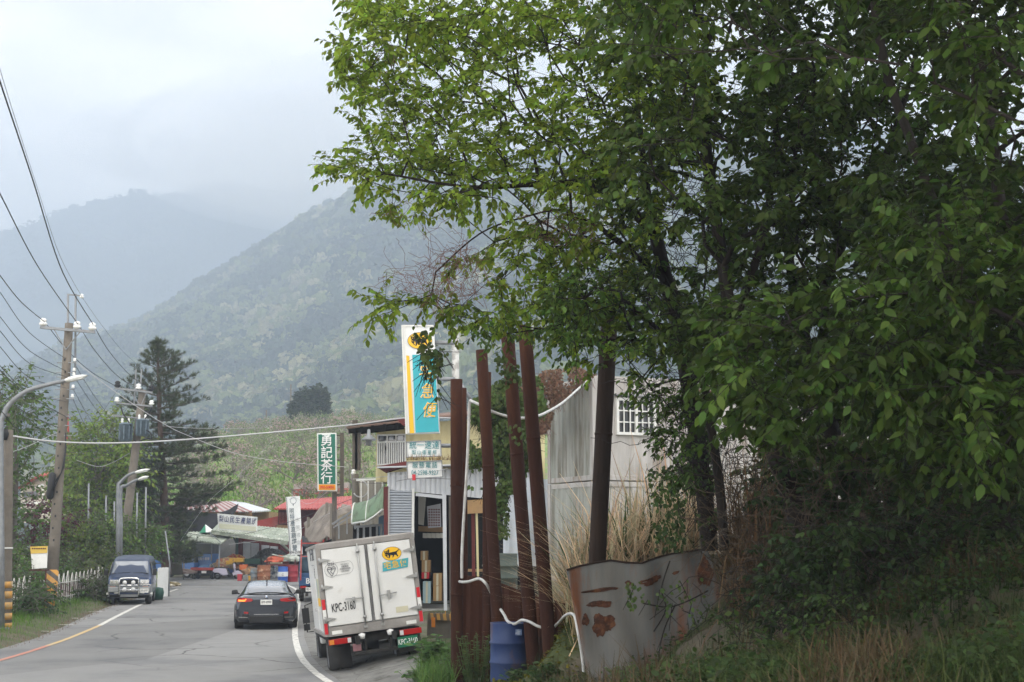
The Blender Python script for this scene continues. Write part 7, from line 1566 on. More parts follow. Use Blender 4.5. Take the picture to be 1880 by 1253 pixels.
# ---- ivy on pipes, trunk and container
def ivy(name, polys, label, seed, colour, size=(.05, .09), stems=M_bark, cat='creeper', sep=.3):
    """polys: (poly, n, Y0, Y1)"""
    r = np.random.default_rng(seed); L = np.concatenate([sample_poly(p[0], p[1], p[2], p[3], r, .12, cs=45, seed=seed) for p in polys]); o = empty(name, L[0], label=label, cat=cat); Bn = L[0].copy()
    d = norm_rows(r.normal(0, .5, (len(L), 3)) + np.array([0, -.4, -.8])); u = norm_rows(r.normal(0, .4, (len(L), 3)) + np.array([0, -1, .35]))
    scatter('leaves', LEAF4_V * np.array([1.35, 1, 1]), LEAF4_F, frames(d, u, r.uniform(size[0], size[1], len(L))), L - Bn, M_leaf, tint(len(L), colour, r, amp=.3), parent=o, kind='stuff')
    k = len(L) // 6; a = L[:k]; b = a + norm_rows(r.normal(0, .6, (k, 3)) + np.array([0, 0, -1])) * r.uniform(.15, .4, (k, 1)); seg_tubes('stems', a - Bn, b - Bn, np.full(k, .006), np.full(k, .004), stems, o, n=3, kind='stuff'); return o
ivy('ivy_curtain', [([(866, 740), (905, 700), (960, 720), (985, 800), (960, 900), (930, 905), (915, 960), (895, 955), (885, 870), (862, 900)], 8500, 29.5, 31.0), ([(900, 690), (990, 690), (1005, 760), (985, 800), (900, 760)], 1800, 30, 31), ([(905, 900), (930, 880), (935, 990), (915, 985)], 300, 29.5, 30.5)], 'curtain of green ivy hanging between the rusty pipes', 41, (.075, .115, .03), size=(.06, .11))
ivy('brown_creeper', [([(940, 720), (1000, 680), (1060, 672), (1095, 688), (1060, 712), (1020, 745), (1005, 790), (960, 810), (925, 770)], 4300, 34.5, 37.5)], 'brown dry creeper heaped over the corner of the upper container', 42, (.17, .10, .065), size=(.05, .10), stems=M_redtw)
ivy('ivy_on_trunk', [([(1240, 700), (1290, 690), (1312, 800), (1330, 960), (1290, 1000), (1262, 880)], 900, 18.0, 18.7), ([(1190, 860), (1260, 850), (1255, 1010), (1205, 1010)], 420, 18.2, 19.2)], 'small-leaved ivy climbing the trunk in front of the container', 43, (.06, .10, .03), size=(.04, .075))
ivy('hanging_vine', [([(770, 640), (812, 640), (805, 740), (780, 700)], 60, 17.5, 18.2), ([(760, 610), (800, 600), (830, 650), (800, 690), (770, 650)], 130, 16.6, 17.2), ([(905, 600), (960, 600), (950, 700), (915, 720)], 120, 18.5, 19.0), ([(925, 740), (1010, 770), (1000, 820), (940, 810)], 50, 21, 21.6)], 'thin vine with small leaves dangling beside the tall sign', 44, (.07, .10, .03), size=(.05, .085))
ivy('sheet_creeper', [([(1160, 1065), (1290, 1060), (1300, 1180), (1220, 1180)], 60, 17.2, 17.8), ([(1150, 1070), (1190, 1060), (1180, 1110), (1155, 1120)], 40, 17.6, 17.9)], 'sparse creeper sprigs across the face of the zinc sheet', 45, (.09, .14, .04), size=(.04, .07))
mb = MB()
for pts in (((1230, 1030), (1215, 1080), (1222, 1120), (1200, 1160)), ((1300, 1085), (1260, 1105), (1225, 1115), (1180, 1108)), ((1240, 1110), (1215, 1170), (1205, 1250))):
    mb.tube(catmull([P(u, v, 17.75) for u, v in pts], 5), .008, n=4)
mb.build('vine_stem', M_bark, label='thin dark vine stems trailing over the zinc sheet', cat='vine', kind='stuff')

# ---------------------------------------------------------------- grasses
def blade(seed, seg=3, bend=.5, w=.02):
    V = []; 
    for i in range(seg + 1):
        t = i / seg; y = bend * t * t; z = t - .35 * bend * t * t; ww = w * (1 - t) ** .7 + .0015; V += [(-ww, y, z), (ww, y, z)]
    Fc = [(2 * i, 2 * i + 1, 2 * i + 3, 2 * i + 2) for i in range(seg)]; return np.array(V), np.array(Fc)
def blades(name, pts, height, colour, r, label=None, cat=None, w=.02, lean=.25, bends=(.2, .5, .9), parent=None, dirbias=None, kind='stuff', amp=.25, hm=None):
    objs = []; n = len(pts); O = np.array(parent.location) if parent else np.zeros(3)
    cols = tint(n, colour, r, amp=amp); Vs = []; Fs = []; Cs = []; off = 0
    for k, b in enumerate(bends):
        sel = np.where(np.arange(n) % len(bends) == k)[0]; tv, tf = blade(0, bend=b, w=w); m = len(sel); az = r.uniform(0, 2 * pi, m)
        if dirbias is not None: az = dirbias + r.normal(0, .9, m)
        h = r.uniform(height[0], height[1], m) * (hm[sel] if hm is not None else 1); tl = r.normal(0, lean, m)
        M = np.zeros((m, 3, 3)); ca, sa = np.cos(az), np.sin(az)
        M[:, 0, 0] = ca; M[:, 1, 0] = sa; M[:, 0, 1] = -sa; M[:, 1, 1] = ca; M[:, 2, 2] = 1
        T = np.zeros((m, 3, 3)); T[:, 0, 0] = 1; T[:, 1, 1] = np.cos(tl); T[:, 1, 2] = np.sin(tl); T[:, 2, 1] = -np.sin(tl); T[:, 2, 2] = np.cos(tl)
        M = np.einsum('nij,njk->nik', M, T) * h[:, None, None]; V = (np.einsum('nij,vj->nvi', M, tv) + pts[sel][:, None]).reshape(-1, 3) - O
        Vs.append(V); Fs.append((tf[None] + (np.arange(m) * len(tv))[:, None, None]).reshape(-1, 4) + off); off += len(V); Cs.append(np.repeat(cols[sel], len(tv), 0))
    return np_mesh(name, np.concatenate(Vs), np.concatenate(Fs), M_grass, np.concatenate(Cs), parent=parent, kind=kind, label=label, cat=cat)
def ground_pts(xy, dz=0.0):
    xy = np.asarray(xy); return np.column_stack([xy, H(xy[:, 0], xy[:, 1]) + dz])
def xy_in(n, x0, x1, y0, y1, r, f=None):
    out = []
    while sum(len(o) for o in out) < n:
        q = np.column_stack([r.uniform(x0, x1, n), r.uniform(y0, y1, n)])
        if f is not None: q = q[f(q)]
        out.append(q)
    return np.concatenate(out)[:n]
r = np.random.default_rng(51)
def nz2(q, s, o=0): return np.array([noise.noise(Vector((a[0] * s, a[1] * s, o))) for a in q])
XLf = lambda y: np.interp(y, yl_, xl_); XRf = lambda y: np.interp(y, [p[0] for p in WHITE_R], [p[1] for p in WHITE_R])
# left verge
def verge(q): e = XLf(q[:, 1]) - q[:, 0]; return (e > .0) & (e < 4.5)
q = xy_in(27000, -26, -10, 32, 82, r, verge); e = XLf(q[:, 1]) - q[:, 0]; q = q[(r.random(len(q)) < sstep(e / .5) * (1 - .3 * (e > 3)))]; g = ground_pts(q); e = XLf(g[:, 1]) - g[:, 0]
blades('grass', g, (.10, .26), np.array([(.095, .18, .03)]) * (1 + .35 * nz2(g[:, :2], .5))[:, None], r, 'short green grass of the left verge below the fence', 'grass', w=.036, hm=.5 + .9 * sstep(e / 2.2))
q = xy_in(1500, -26, -12, 36, 80, r, lambda q: (XLf(q[:, 1]) - q[:, 0] > -.25) & (XLf(q[:, 1]) - q[:, 0] < .3)); blades('dry_grass', ground_pts(q), (.03, .08), (.16, .10, .05), r, 'thin line of dead leaves and grass along the verge edge', 'grass', w=.08)
# right foreground bank
def bankf(q): return (q[:, 0] > XRf(q[:, 1]) + 3.0) & (q[:, 0] > -1.5)
bx = lambda n, a, b, c, d: xy_in(n, a, b, c, d, r, bankf)
def bankpts(n):
    y = 1 / r.uniform(1 / 24, 1 / 7, n * 2); x = (r.uniform(860, 1960, n * 2) - 940) / F * y; q = np.column_stack([x, y]); q = q[bankf(q)]; return ground_pts(q)[:n]
def vis(g, m=60): uv = proj(g); return g[(uv[:, 0] > -m) & (uv[:, 0] < 1880 + m) & (uv[:, 1] < 1253 + 2 * m)]
g = bankpts(30000); nn = nz2(g[:, :2], .9, 3)
col = np.where((nn > .10)[:, None], np.array([[.085, .062, .034]]), np.where((nn < -.15)[:, None], np.array([[.028, .05, .014]]), np.array([[.05, .07, .02]])))
blades('grass', g, (.12, .36), col, r, 'rough green and straw grass covering the bank', 'grass', w=.014, bends=(.3, .8, 1.3), amp=.3, hm=.6 + .8 * np.clip(nn + .5, 0, 1))
# ground cover leaves on the bank
g = bankpts(26000) + np.array([0, 0, .03]); nn = nz2(g[:, :2], 1.3, 8); g = g[nn > -.3]; g[:, 2] += r.uniform(0, .22, len(g)) * (1 + 1.2 * np.clip(nz2(g[:, :2], .7, 5), -.5, 1)); d = norm_rows(r.normal(0, 1, (len(g), 3)) * np.array([1, 1, .35])); u = norm_rows(r.normal(0, .5, (len(g), 3)) + np.array([0, -.3, 1]))
scatter('ground_cover', LEAF4_V * np.array([1.3, 1, 1]), LEAF4_F, frames(d, u, r.uniform(.025, .065, len(g))), g, M_leaf, tint(len(g), (.038, .066, .018), r, amp=.35), kind='stuff', label='leafy weeds and creepers over the shaded bank', cat='ground cover')
# dead stalks and brown thicket behind the bank
pts = np.concatenate([sample_poly([(1340, 860), (1450, 830), (1500, 1000), (1420, 1080), (1340, 1090)], 700, 16.5, 19.5, r), sample_poly([(1480, 880), (1880, 860), (1880, 1000), (1500, 1020)], 350, 15, 18, r)]); pts[:, 2] -= .7
blades('dead_stalks', pts, (.6, 1.3), (.12, .075, .04), r, 'thicket of dead brown stalks under the trees', 'undergrowth', w=.008, lean=.6, bends=(.4, 1.0, 1.6), amp=.4)
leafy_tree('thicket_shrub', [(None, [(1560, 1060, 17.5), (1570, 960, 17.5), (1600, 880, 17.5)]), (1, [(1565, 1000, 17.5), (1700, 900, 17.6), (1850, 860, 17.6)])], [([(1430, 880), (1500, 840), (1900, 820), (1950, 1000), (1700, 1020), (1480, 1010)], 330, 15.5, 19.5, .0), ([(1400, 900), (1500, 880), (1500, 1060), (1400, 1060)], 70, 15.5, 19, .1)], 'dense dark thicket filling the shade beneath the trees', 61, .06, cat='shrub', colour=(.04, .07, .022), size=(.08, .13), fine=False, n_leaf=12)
leafy_tree('thicket_shrub', [(None, [(1760, 1040, 21), (1780, 900, 21), (1800, 760, 21)]), (1, [(1760, 950, 21), (1560, 800, 22), (1480, 760, 22)])], [([(1380, 880), (1400, 800), (1560, 740), (1900, 700), (2000, 980), (1400, 1000)], 420, 20, 25, .0), ([(1560, 640), (1900, 560), (1950, 800), (1600, 800)], 160, 20, 25, .05)], 'yellowish-green shrubbery far back behind the dark trees', 62, .08, cat='shrub', colour=(.08, .115, .03), size=(.11, .17), fine=False, n_leaf=12)
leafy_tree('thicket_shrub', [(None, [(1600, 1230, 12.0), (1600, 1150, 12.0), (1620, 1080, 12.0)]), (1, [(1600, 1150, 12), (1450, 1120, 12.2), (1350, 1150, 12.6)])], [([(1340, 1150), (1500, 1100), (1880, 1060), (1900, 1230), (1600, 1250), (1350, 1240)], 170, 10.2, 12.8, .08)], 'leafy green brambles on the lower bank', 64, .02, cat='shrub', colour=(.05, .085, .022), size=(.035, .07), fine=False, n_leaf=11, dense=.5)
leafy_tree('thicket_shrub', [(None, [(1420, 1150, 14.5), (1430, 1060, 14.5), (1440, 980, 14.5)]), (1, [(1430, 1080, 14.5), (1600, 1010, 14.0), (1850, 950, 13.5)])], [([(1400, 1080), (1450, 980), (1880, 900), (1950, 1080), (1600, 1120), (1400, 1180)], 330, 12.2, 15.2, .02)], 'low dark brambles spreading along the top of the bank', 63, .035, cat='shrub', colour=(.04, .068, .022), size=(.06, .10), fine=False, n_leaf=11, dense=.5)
# pampas: dry tall grass clump
def clump_pts(n, u0, u1, v, Y0, Y1, z=None): 
    P_ = []
    for _ in range(n): u = r.uniform(u0, u1); y = r.uniform(Y0, Y1); p = P(u, v, y); P_.append((p.x, p.y, (h1(p.x, p.y) if z is None else z)))
    return np.array(P_)
cp_ = clump_pts(4600, 1050, 1290, 1080, 20.6, 25.0)
pg = empty('pampas_grass', tuple(cp_[0]), label='big clump of tall straw-coloured grass behind the zinc sheet', cat='grass')
blades('straw_blades', cp_, (.75, 1.75), np.array([(.66, .53, .36)]) * r.uniform(.5, 1.25, (len(cp_), 1)), r, w=.0075, lean=.17, bends=(.3, .7, 1.1), parent=pg, amp=.2)
q = cp_[600:760]; blades('plume_stalks', q, (1.7, 2.5), (.60, .48, .32), r, w=.009, lean=.14, bends=(.15, .3, .5), parent=pg)
q = cp_[:500]; blades('green_blades', q, (1.0, 1.9), (.07, .11, .035), r, w=.011, lean=.2, bends=(.2, .5), parent=pg)
q = clump_pts(70, 1040, 1085, 1080, 20.3, 22.0); blades('leaning_blades', q, (1.0, 1.6), (.58, .45, .28), r, w=.008, lean=.2, bends=(.5, .8, 1.1), parent=pg, dirbias=pi / 2)
q = clump_pts(60, 990, 1025, 1120, 24.2, 25.4); pg2 = empty('dry_tuft', tuple(q[0]), label='small dry tuft leaning between the leaning pipes', cat='grass'); blades('straw_blades', q, (.6, 1.0), (.42, .32, .19), r, w=.007, bends=(.4, .8), parent=pg2)
q = clump_pts(600, 1330, 1440, 1040, 17.5, 20.5); pg3 = empty('brown_grass', tuple(q[0]), label='brown fallen grass right of the zinc sheet', cat='grass'); blades('straw_blades', q, (.7, 1.3), (.15, .10, .055), r, w=.008, lean=.5, bends=(.8, 1.4), parent=pg3)
q = clump_pts(170, 748, 830, 842, 42.8, 43.2, z=P(780, 845, 43).z); q[:, 2] += 0; pg4 = empty('roof_weeds', tuple(q[0]), label='dry weeds growing between the two service signs', cat='plant'); blades('straw_blades', q, (.10, .26), (.26, .17, .08), r, w=.05, lean=.5, parent=pg4)
# weeds beside the truck and pipes
def weed(u, v, Y, n, size, colour, label, seed, hh=.35, spread=.3):
    rr = np.random.default_rng(seed); p = P(u, v, Y); p.z = h1(p.x, p.y); o = empty('leafy_weed', p, label=label, cat='plant'); A = rr.uniform(0, 2 * pi, n); k = 26
    st = []; d = []; ps = []
    for i in range(n):
        a = A[i]; rad = rr.uniform(0, spread); base = np.array([rad * cos(a) * .4, rad * sin(a) * .4, 0]); top = np.array([rad * cos(a), rad * sin(a), rr.uniform(.4, 1) * hh]); st.append((base, top))
        for j in range(9): t = rr.uniform(.3, 1.05); ps.append(base + (top - base) * t); aa = rr.uniform(0, 2 * pi); d.append([cos(aa), sin(aa), rr.uniform(-.2, .5)])
    ps = np.array(ps); d = norm_rows(np.array(d)); u_ = norm_rows(rr.normal(0, .3, d.shape) + np.array([0, -.2, 1]))
    scatter('leaves', LEAF_V, LEAF_F, frames(d, u_, rr.uniform(size * .6, size * 1.2, len(ps))), ps, M_leaf, tint(len(ps), colour, rr, amp=.25), parent=o, kind='stuff')
    s = np.array(st); seg_tubes('stems', s[:, 0], s[:, 1], np.full(n, .006), np.full(n, .004), M_leafstem, o, n=4, kind='stuff'); return o
M_leafstem = mat('green_stem', (.06, .10, .03), .7)
weed(806, 1185, 27.0, 60, .17, (.09, .17, .05), 'broad-leaved weed growing in front of the striped barrier', 71, .65, .5)
weed(838, 1200, 25.3, 40, .13, (.07, .12, .04), 'bushy weed at the foot of the leftmost pipe', 72, .45, .4); weed(770, 1222, 26.2, 40, .12, (.10, .19, .05), 'low bright weed by the truck wheel', 73, .25, .42)
weed(875, 1195, 23.4, 60, .07, (.08, .12, .035), 'small-leaved weed climbing the rusted sheet', 74, .9, .4); weed(1000, 1245, 20.4, 40, .09, (.06, .11, .035), 'low weed in front of the leaning pipes', 75, .25, .4); weed(955, 1252, 21.4, 40, .10, (.07, .12, .04), 'weed at the foot of the blue drum', 76, .22, .35)
weed(1290, 1200, 14.8, 60, .08, (.07, .12, .035), 'fern-like weed at the right foot of the zinc sheet', 77, .45, .5); weed(1200, 1235, 15.5, 70, .07, (.09, .15, .045), 'bright small weed below the zinc sheet', 78, .3, .55); weed(1480, 1200, 12.5, 70, .07, (.10, .15, .04), 'yellow-green weed low on the bank', 79, .3, .4)
q = clump_pts(900, 768, 835, 1235, 24.0, 27.0); blades('grass', q, (.25, .62), (.10, .18, .045), r, 'bright tufts of long grass beside the delivery truck', 'grass', w=.016, bends=(.3, .7, 1.1))
q = ground_pts(xy_in(5200, -2.2, 1.0, 19.5, 25.5, r, lambda q: (q[:, 0] > XRf(q[:, 1]) + 2.6))); nn = nz2(q, 1.2, 2); q = q[nn > -.25]
scatter('moss', LEAF4_V * np.array([1.6, 1, 1]), LEAF4_F, frames(norm_rows(r.normal(0, 1, (len(q), 3)) * np.array([1, 1, .2])), norm_rows(r.normal(0, .3, (len(q), 3)) + np.array([0, 0, 1])), r.uniform(.04, .08, len(q))), q + np.array([0, 0, .012]), M_leaf, tint(len(q), (.16, .16, .02), r, amp=.3), kind='stuff', label='yellow-green moss on the ground before the blue drum', cat='moss')

# ---------------------------------------------------------------- left trees, shrubs and hedge
def px_tree(name, u, v, Y, trunk_px, groups, label, seed, r0, colour, size, n_leaf=12, cat='tree', fine=False, **k):
    return leafy_tree(name, [(None, [(p[0], p[1], Y) for p in trunk_px])], groups, label, seed, r0, cat=cat, colour=colour, size=size, n_leaf=n_leaf, fine=fine, tl=k.pop('tl', (size[1] * 3, size[1] * 6)), thin=.012, bark=M_barkg, **k)
px_tree('broadleaf_tree', 0, 0, 62, [(20, 1080), (25, 950), (30, 850), (20, 760)], [([(-60, 700), (20, 700), (70, 740), (82, 790), (50, 850), (40, 900), (60, 960), (95, 1040), (0, 1060), (-60, 1060)], 330, 58, 66, .05)], 'light green tree filling the left edge behind the short pole', 81, .25, (.085, .14, .035), (.16, .26))
px_tree('broadleaf_tree', 0, 0, 86, [(180, 1010), (178, 930), (175, 850)], [([(110, 900), (120, 830), (150, 790), (200, 765), (240, 800), (250, 860), (240, 960), (120, 960)], 420, 82, 92, .0)], 'bright green tree behind the twin leaning poles', 82, .3, (.15, .22, .04), (.22, .34))
px_tree('broadleaf_tree', 0, 0, 96, [(215, 1010), (215, 930)], [([(150, 860), (260, 840), (300, 900), (300, 1000), (150, 1000)], 300, 95, 105, .0)], 'darker tree mass between the poles and the pine', 83, .3, (.05, .08, .028), (.25, .38))
px_tree('purple_shrub', 0, 0, 70, [(85, 1010), (88, 970)], [([(50, 950), (75, 930), (118, 945), (125, 990), (60, 1000)], 70, 68, 72, .05)], 'dark purplish-red shrub beside the striped pole', 84, .08, (.09, .022, .035), (.16, .26), cat='shrub')
for i, (u, v, w_, h_, Y, colr, lb) in enumerate(((140, 1000, 60, 55, 69, (.12, .17, .03), 'yellow-green shrub right of the striped pole'), (185, 985, 50, 45, 70, (.10, .16, .035), 'light green shrub behind the picket fence'), (225, 990, 50, 55, 72, (.09, .15, .03), 'green shrub at the foot of the lamp posts'),
        (262, 985, 60, 50, 74, (.085, .15, .035), 'rounded green shrub above the blue van'), (95, 1055, 60, 60, 60, (.075, .13, .035), 'leafy shrub behind the notice board'), (160, 1045, 80, 45, 66, (.10, .14, .04), 'low tangled shrub behind the pickets'), (40, 1075, 60, 50, 52, (.07, .125, .03), 'leafy shrub at the foot of the short pole'), (215, 1045, 50, 50, 68, (.09, .13, .035), 'scrub beside the van windscreen'))):
    px_tree('shrub', 0, 0, Y, [(u, v + h_ * .7), (u, v + h_ * .2), (u + 3, v)], [([(u - w_ * .6, v + h_ * .5), (u - w_ * .5, v - h_ * .2), (u - w_ * .1, v - h_ * .55), (u + w_ * .4, v - h_ * .35), (u + w_ * .6, v + h_ * .2), (u + w_ * .5, v + h_ * .6), (u - w_ * .4, v + h_ * .7)], 90, Y - 1.5, Y + 1.5, .0)], lb, 90 + i, .07, colr, (.13, .22), cat='shrub')
px_tree('shrub', 0, 0, 48, [(62, 1130), (60, 1100)], [([(20, 1120), (30, 1080), (80, 1085), (84, 1130)], 60, 46.5, 49.5)], 'dark weed clump between the two left poles', 99, .05, (.05, .09, .03), (.10, .16), cat='shrub')
# ivy-green verge plants on the fence
px_tree('shrub', 0, 0, 60, [(172, 1098), (172, 1080)], [([(150, 1100), (155, 1070), (185, 1062), (196, 1096)], 50, 59, 62)], 'creeper swallowing the pickets next to the van', 101, .04, (.06, .09, .03), (.11, .17), cat='shrub')

# ---- pine
def pine():
    Y = 88; r = np.random.default_rng(7); tr = catmull([P(306, 1055, Y), P(303, 960, Y), P(298, 850, Y), P(292, 740, Y), P(290, 628, Y)], 10); B = tr[0].copy(); B.z = -.2; root = empty('pine_tree', B, label='tall dark pine with drooping tiers of branches beside the transformer pole', cat='tree')
    n = len(tr); mb = MB(); mb.tube([p - B for p in tr], [.30 * (1 - i / (n - 1)) ** .8 + .03 for i in range(n)], n=10); mb.build('trunk', mat('pine_bark', (.10, .065, .05), .95, col2=(.06, .04, .03), scale=5, bump=.5, bscale=20), root)
    A = []; Bq = []; R1 = []; NP = []; ND = []
    prof = [(640, 6, 10), (660, 26, 26), (690, 45, 55), (720, 62, 62), (760, 70, 92), (800, 80, 105), (840, 85, 130), (880, 80, 118), (920, 62, 95), (945, 40, 50)]
    pv = [p[0] for p in prof]
    for k in range(190):
        v = 634 + (945 - 634) * (k / 150) ** .92; t = (1055 - v) / (1055 - 628); c = tr[min(int(t * (n - 1)), n - 1)]; a = r.uniform(0, 2 * pi); sx = cos(a); L = (np.interp(v, pv, [p[2] for p in prof]) if sx > 0 else np.interp(v, pv, [p[1] for p in prof])) / 29.0 * (.7 + .45 * r.random()); L *= (1 if abs(sx) > .5 else .75)
        d = Vector((cos(a), sin(a), .28 if v < 760 else .05)).normalized(); p = Vector(c); m = max(4, int(L / .3)); drp = .0
        for i in range(m):
            s = (i + 1) / m; q = Vector(c) + d * L * s + Vector((0, 0, (.22 * s * s - (.22 if v > 720 else 0) * s) * L * .6)) + Vector(r.normal(0, .03, 3)); A.append(p - B); Bq.append(q - B); R1.append(.045 * (1 - s) + .012)
            if s > .25:
                for _ in range(4 if i < m - 1 else 5):
                    o = Vector(r.normal(0, 1, 3)); o.z *= .3; o = o.normalized() * r.uniform(.1, .42) * (.5 + .5 * (1 - abs(s - .6))); w = q + o + Vector((0, 0, .08)); A.append(q - B); Bq.append(w - B); R1.append(.01); NP.append(w - B); ND.append((o.normalized() * .6 + d * .6 + Vector((0, 0, .55))).normalized())
            p = q
    for _ in range(14): NP.append(tr[-1] - B + Vector(r.normal(0, .1, 3))); ND.append(Vector((r.normal(0, .4), r.normal(0, .4), 1)).normalized())
    seg_tubes('branches', np.array(A), np.array(Bq), np.array(R1), np.array(R1) * .8, M_barkg, root, n=4, kind='stuff')
    NP = np.array(NP); ND = np.array(ND); k = 34; tv = []; tf = []; rr = np.random.default_rng(3)
    for i in range(k):
        d = rr.normal(0, 1, 3); d /= np.linalg.norm(d); d = d * .62 + np.array([0, .75, 0]); d /= np.linalg.norm(d); s = np.cross(d, rr.normal(0, 1, 3)); s /= np.linalg.norm(s); o = len(tv); b = np.array([0, rr.uniform(-.5, .3), 0]); tv += [b - s * .028, b + s * .028, b + d * rr.uniform(.7, 1.0)]; tf.append((o, o + 1, o + 2))
    M = frames(ND, norm_rows(rr.normal(0, 1, (len(ND), 3))), r.uniform(.22, .36, len(ND)))
    scatter('needles', np.array(tv), np.array(tf), M, NP, M_pine, tint(len(NP), (.05, .065, .025), r, amp=.3), parent=root, kind='stuff')
pine()
# wide old trunk under the pine, hung with cables
c = P(318, 1050, 92); ot = empty('old_tree', (c.x, 92, -.1), label='thick brown old trunk standing left of the blue farm truck', cat='tree')
mb = MB(); q = lambda u, v, Y=92: P(u, v, Y) - Vector(ot.location)
mb.tube([q(318, 1056), q(318, 1020), q(319, 980), q(326, 945), q(332, 925)], [.62, .5, .44, .36, .2], n=14); mb.tube([q(319, 985), q(308, 950), q(300, 920)], [.3, .22, .12], n=10); mb.build('trunk', mat('mossy_bark', (.07, .055, .045), .95, col2=(.05, .055, .03), scale=2.5, bump=.6, bscale=12), ot)
# cedar and orchard
def small_tree(name, u, v, Y, n, w, h, colour, label, seed, leaf, **k):
    return px_tree(name, u, v, Y, [(u, v), (u, v - h * .4), (u, v - h * .85)], [([(u - w * .35, v - h * .15), (u - w * .5, v - h * .5), (u - w * .3, v - h * .85), (u + w * .05, v - h), (u + w * .35, v - h * .75), (u + w * .5, v - h * .4), (u + w * .4, v - h * .1)], n, Y - w / F * Y * .4, Y + w / F * Y * .4)], label, seed, w / F * Y * .05, colour, leaf, **k)
small_tree('cedar_tree', 556, 788, 248, 260, 46, 72, (.04, .055, .022), 'dark cedar on the orchard crest, left of the pair', 111, (.4, .65), tl=(.4, .9), droop=.1); small_tree('cedar_tree', 584, 788, 250, 260, 48, 82, (.045, .06, .022), 'dark rounded cedar on the orchard crest, right and taller of the pair', 112, (.4, .65), tl=(.4, .9), droop=.1); small_tree('bare_bush', 610, 792, 249, 12, 24, 24, (.12, .09, .06), 'small brown bush on the crest right of the cedars', 113, (.3, .5), cat='shrub', tl=(.3, .7))
# orchard trees: three shapes, copied
def orchard_proto(seed, leafc, blossom):
    r = np.random.default_rng(seed); A = []; B = []; Rr = []; T = []
    def br(p, d, L, rad, dep):
        q = p + d * L; A.append(p); B.append(q); Rr.append(rad)
        if dep == 0: T.append((q, d)); return
        for _ in range(r.integers(2, 4)):
            nd = d + r.normal(0, .55, 3) + np.array([0, 0, .12]); nd /= np.linalg.norm(nd); br(q, nd, L * r.uniform(.62, .85), rad * .6, dep - 1)
    for _ in range(5): d = np.array([r.normal(0, .8), r.normal(0, .8), .9]); d /= np.linalg.norm(d); br(np.array([0, 0, .5]), d, .85, .07, 3)
    A.append(np.zeros(3)); B.append(np.array([0, 0, .5])); Rr.append(.11); A.append(np.array([0, 0, -.5])); B.append(np.zeros(3)); Rr.append(.11)
    root = empty('orchard_tree', (0, 0, 0)); seg_tubes('trunk', np.array(A), np.array(B), np.array(Rr), np.array(Rr) * .75, mat('orchard_bark', (.20, .17, .15), .9), root, n=4, kind=None)
    pts = []; cols = []
    for q, d in T:
        for _ in range(4): pts.append(q + r.normal(0, .16, 3) + d * .1); cols.append(list(np.array(blossom if r.random() < .6 else leafc) * r.uniform(.7, 1.25)) + [1])
    pts = np.array(pts); dd = norm_rows(r.normal(0, 1, pts.shape)); scatter('crown', LEAF4_V * np.array([1.6, 1, 1]), LEAF4_F, frames(dd, norm_rows(r.normal(0, 1, pts.shape)), r.uniform(.12, .24, len(pts))), pts, M_leaf, np.array(cols), parent=root, kind='stuff'); return root
protos = [orchard_proto(1, (.15, .22, .06), (.34, .33, .25)), orchard_proto(2, (.14, .20, .06), (.42, .31, .28)), orchard_proto(3, (.17, .25, .07), (.26, .30, .16))]
KINDS_ = ('grey-twigged', 'pinkish', 'pale greenish')
r = np.random.default_rng(99); used = [False] * 3; placed = []
rowsY = list(np.linspace(118, 258, 17)); k = 0
ORD = ('lowest', 'second', 'third', 'fourth', 'fifth', 'sixth', 'seventh', 'eighth', 'ninth', 'tenth', 'eleventh', 'twelfth', 'thirteenth', 'fourteenth', 'fifteenth', 'sixteenth', 'topmost')
ORT = ('first', 'second', 'third', 'fourth', 'fifth', 'sixth', 'seventh', 'eighth', 'ninth', 'tenth', 'eleventh', 'twelfth', 'thirteenth', 'fourteenth', 'fifteenth', 'sixteenth', 'seventeenth', 'eighteenth', 'nineteenth', 'twentieth')
for yi, y in enumerate(rowsY):
    u0 = 400 - (y - 118) * .25; nu = int(300 / (4.6 / y * F)) + 1
    jn = 0
    for j in range(nu + 40):
        u = u0 - 30 + j * 4.6 / y * F + r.normal(0, 7); yy = y + r.normal(0, 1.6); kd = int(r.integers(0, 3)) if noise.noise(Vector((u * .01, yy * .03, 0))) < .15 else 1
        if u > 735 or u < 345 or (y < 150 and u > 660): continue
        x = (u - 940) / F * yy; z = float(hill_z(np.array(x), np.array(yy)))
        o = protos[kd] if not used[kd] else copy_tree(protos[kd]); used[kd] = True
        o.location = (x, yy, z); o.rotation_euler = (0, 0, r.uniform(0, 6.28)); s = r.uniform(.85, 1.35); o.scale = (s, s, s * r.uniform(.8, 1.0))
        pos = 'on the crest' if yi > 13 else ('high on the hill' if yi > 9 else ('midway up the hill' if yi > 4 else 'low on the hill'))
        side = 'near the pine' if u < 450 else ('below the cedars' if u < 620 else 'behind the shop signs')
        tag(o, '%s fruit tree, %s from the pine in the %s orchard row' % (KINDS_[kd], ORT[jn] if jn < 20 else 'number %d' % (jn + 1), ORD[yi]), 'tree', 'fruit trees of the orchard'); k += 1; jn += 1
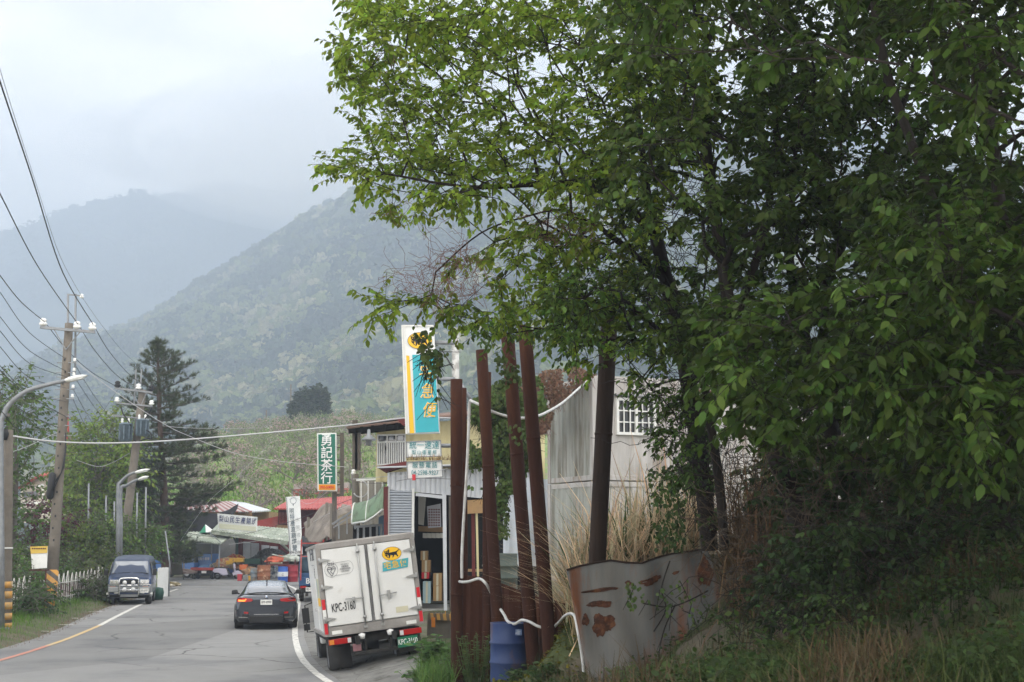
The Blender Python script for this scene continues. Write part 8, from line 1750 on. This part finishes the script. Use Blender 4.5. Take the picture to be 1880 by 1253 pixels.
# long grass and scrub dotted over the orchard slope
uu = r.uniform(300, 900, 26000); yy = 108 + 150 * r.random(26000) ** 1.2; xx = (uu - 940) / F * yy; g = np.column_stack([xx, yy, hill_z(xx, yy)]); nn = nz2(g[:, :2], .12, 4)
col = np.where((nn > .0)[:, None], np.array([[.15, .26, .045]]), np.array([[.19, .26, .08]])); blades('orchard_undergrowth', g, (.3, .8), col, r, 'grass and low scrub covering the orchard slope', 'grass', w=.14, bends=(.4, 1.0), amp=.35)

# ---------------------------------------------------------------- pieces that only shared a mesh become parts of their own
def split_loose(o):
    me = o.data; n = len(me.vertices); par = list(range(n))
    def find(a):
        while par[a] != a: par[a] = par[par[a]]; a = par[a]
        return a
    for e in me.edges:
        a, b = find(e.vertices[0]), find(e.vertices[1])
        if a != b: par[a] = b
    groups = {}
    for p in me.polygons: groups.setdefault(find(p.vertices[0]), []).append(p)
    if len(groups) < 2 or len(groups) > 40: return
    for k, ps in enumerate(groups.values()):
        vi = sorted({v for p in ps for v in p.vertices}); ix = {v: i for i, v in enumerate(vi)}
        m = bpy.data.meshes.new(o.name.split('.')[0]); m.from_pydata([tuple(me.vertices[v].co) for v in vi], [], [[ix[v] for v in p.vertices] for p in ps])
        for x in me.materials: m.materials.append(x)
        m.polygons.foreach_set('material_index', [p.material_index for p in ps]); m.polygons.foreach_set('use_smooth', [p.use_smooth for p in ps]); m.update()
        if k == 0: o.data = m
        else: c = o.copy(); c.data = m; COL.objects.link(c)
MULTI = {'spool_bracket', 'red_marker', 'white_marker', 'post', 'bracket', 'rim_band', 'bushing', 'lightning_bracket', 'gutter_post', 'wiper', 'shaft', 'canopy_frame', 'load_frame', 'reflector_bowl', 'side_window', 'cab_window', 'badge_quarter', 'jumper_cable', 'down_cable', 'railing', 'porch_frame', 'marker_bulb', 'canvas_side', 'cart_frame', 'under_run_bar', 'sign_edge', 'edge_trim'}
for o in list(COL.objects):
    if o.type == 'MESH' and o.parent is not None and not o.children and o.name.split('.')[0] in MULTI: split_loose(o)
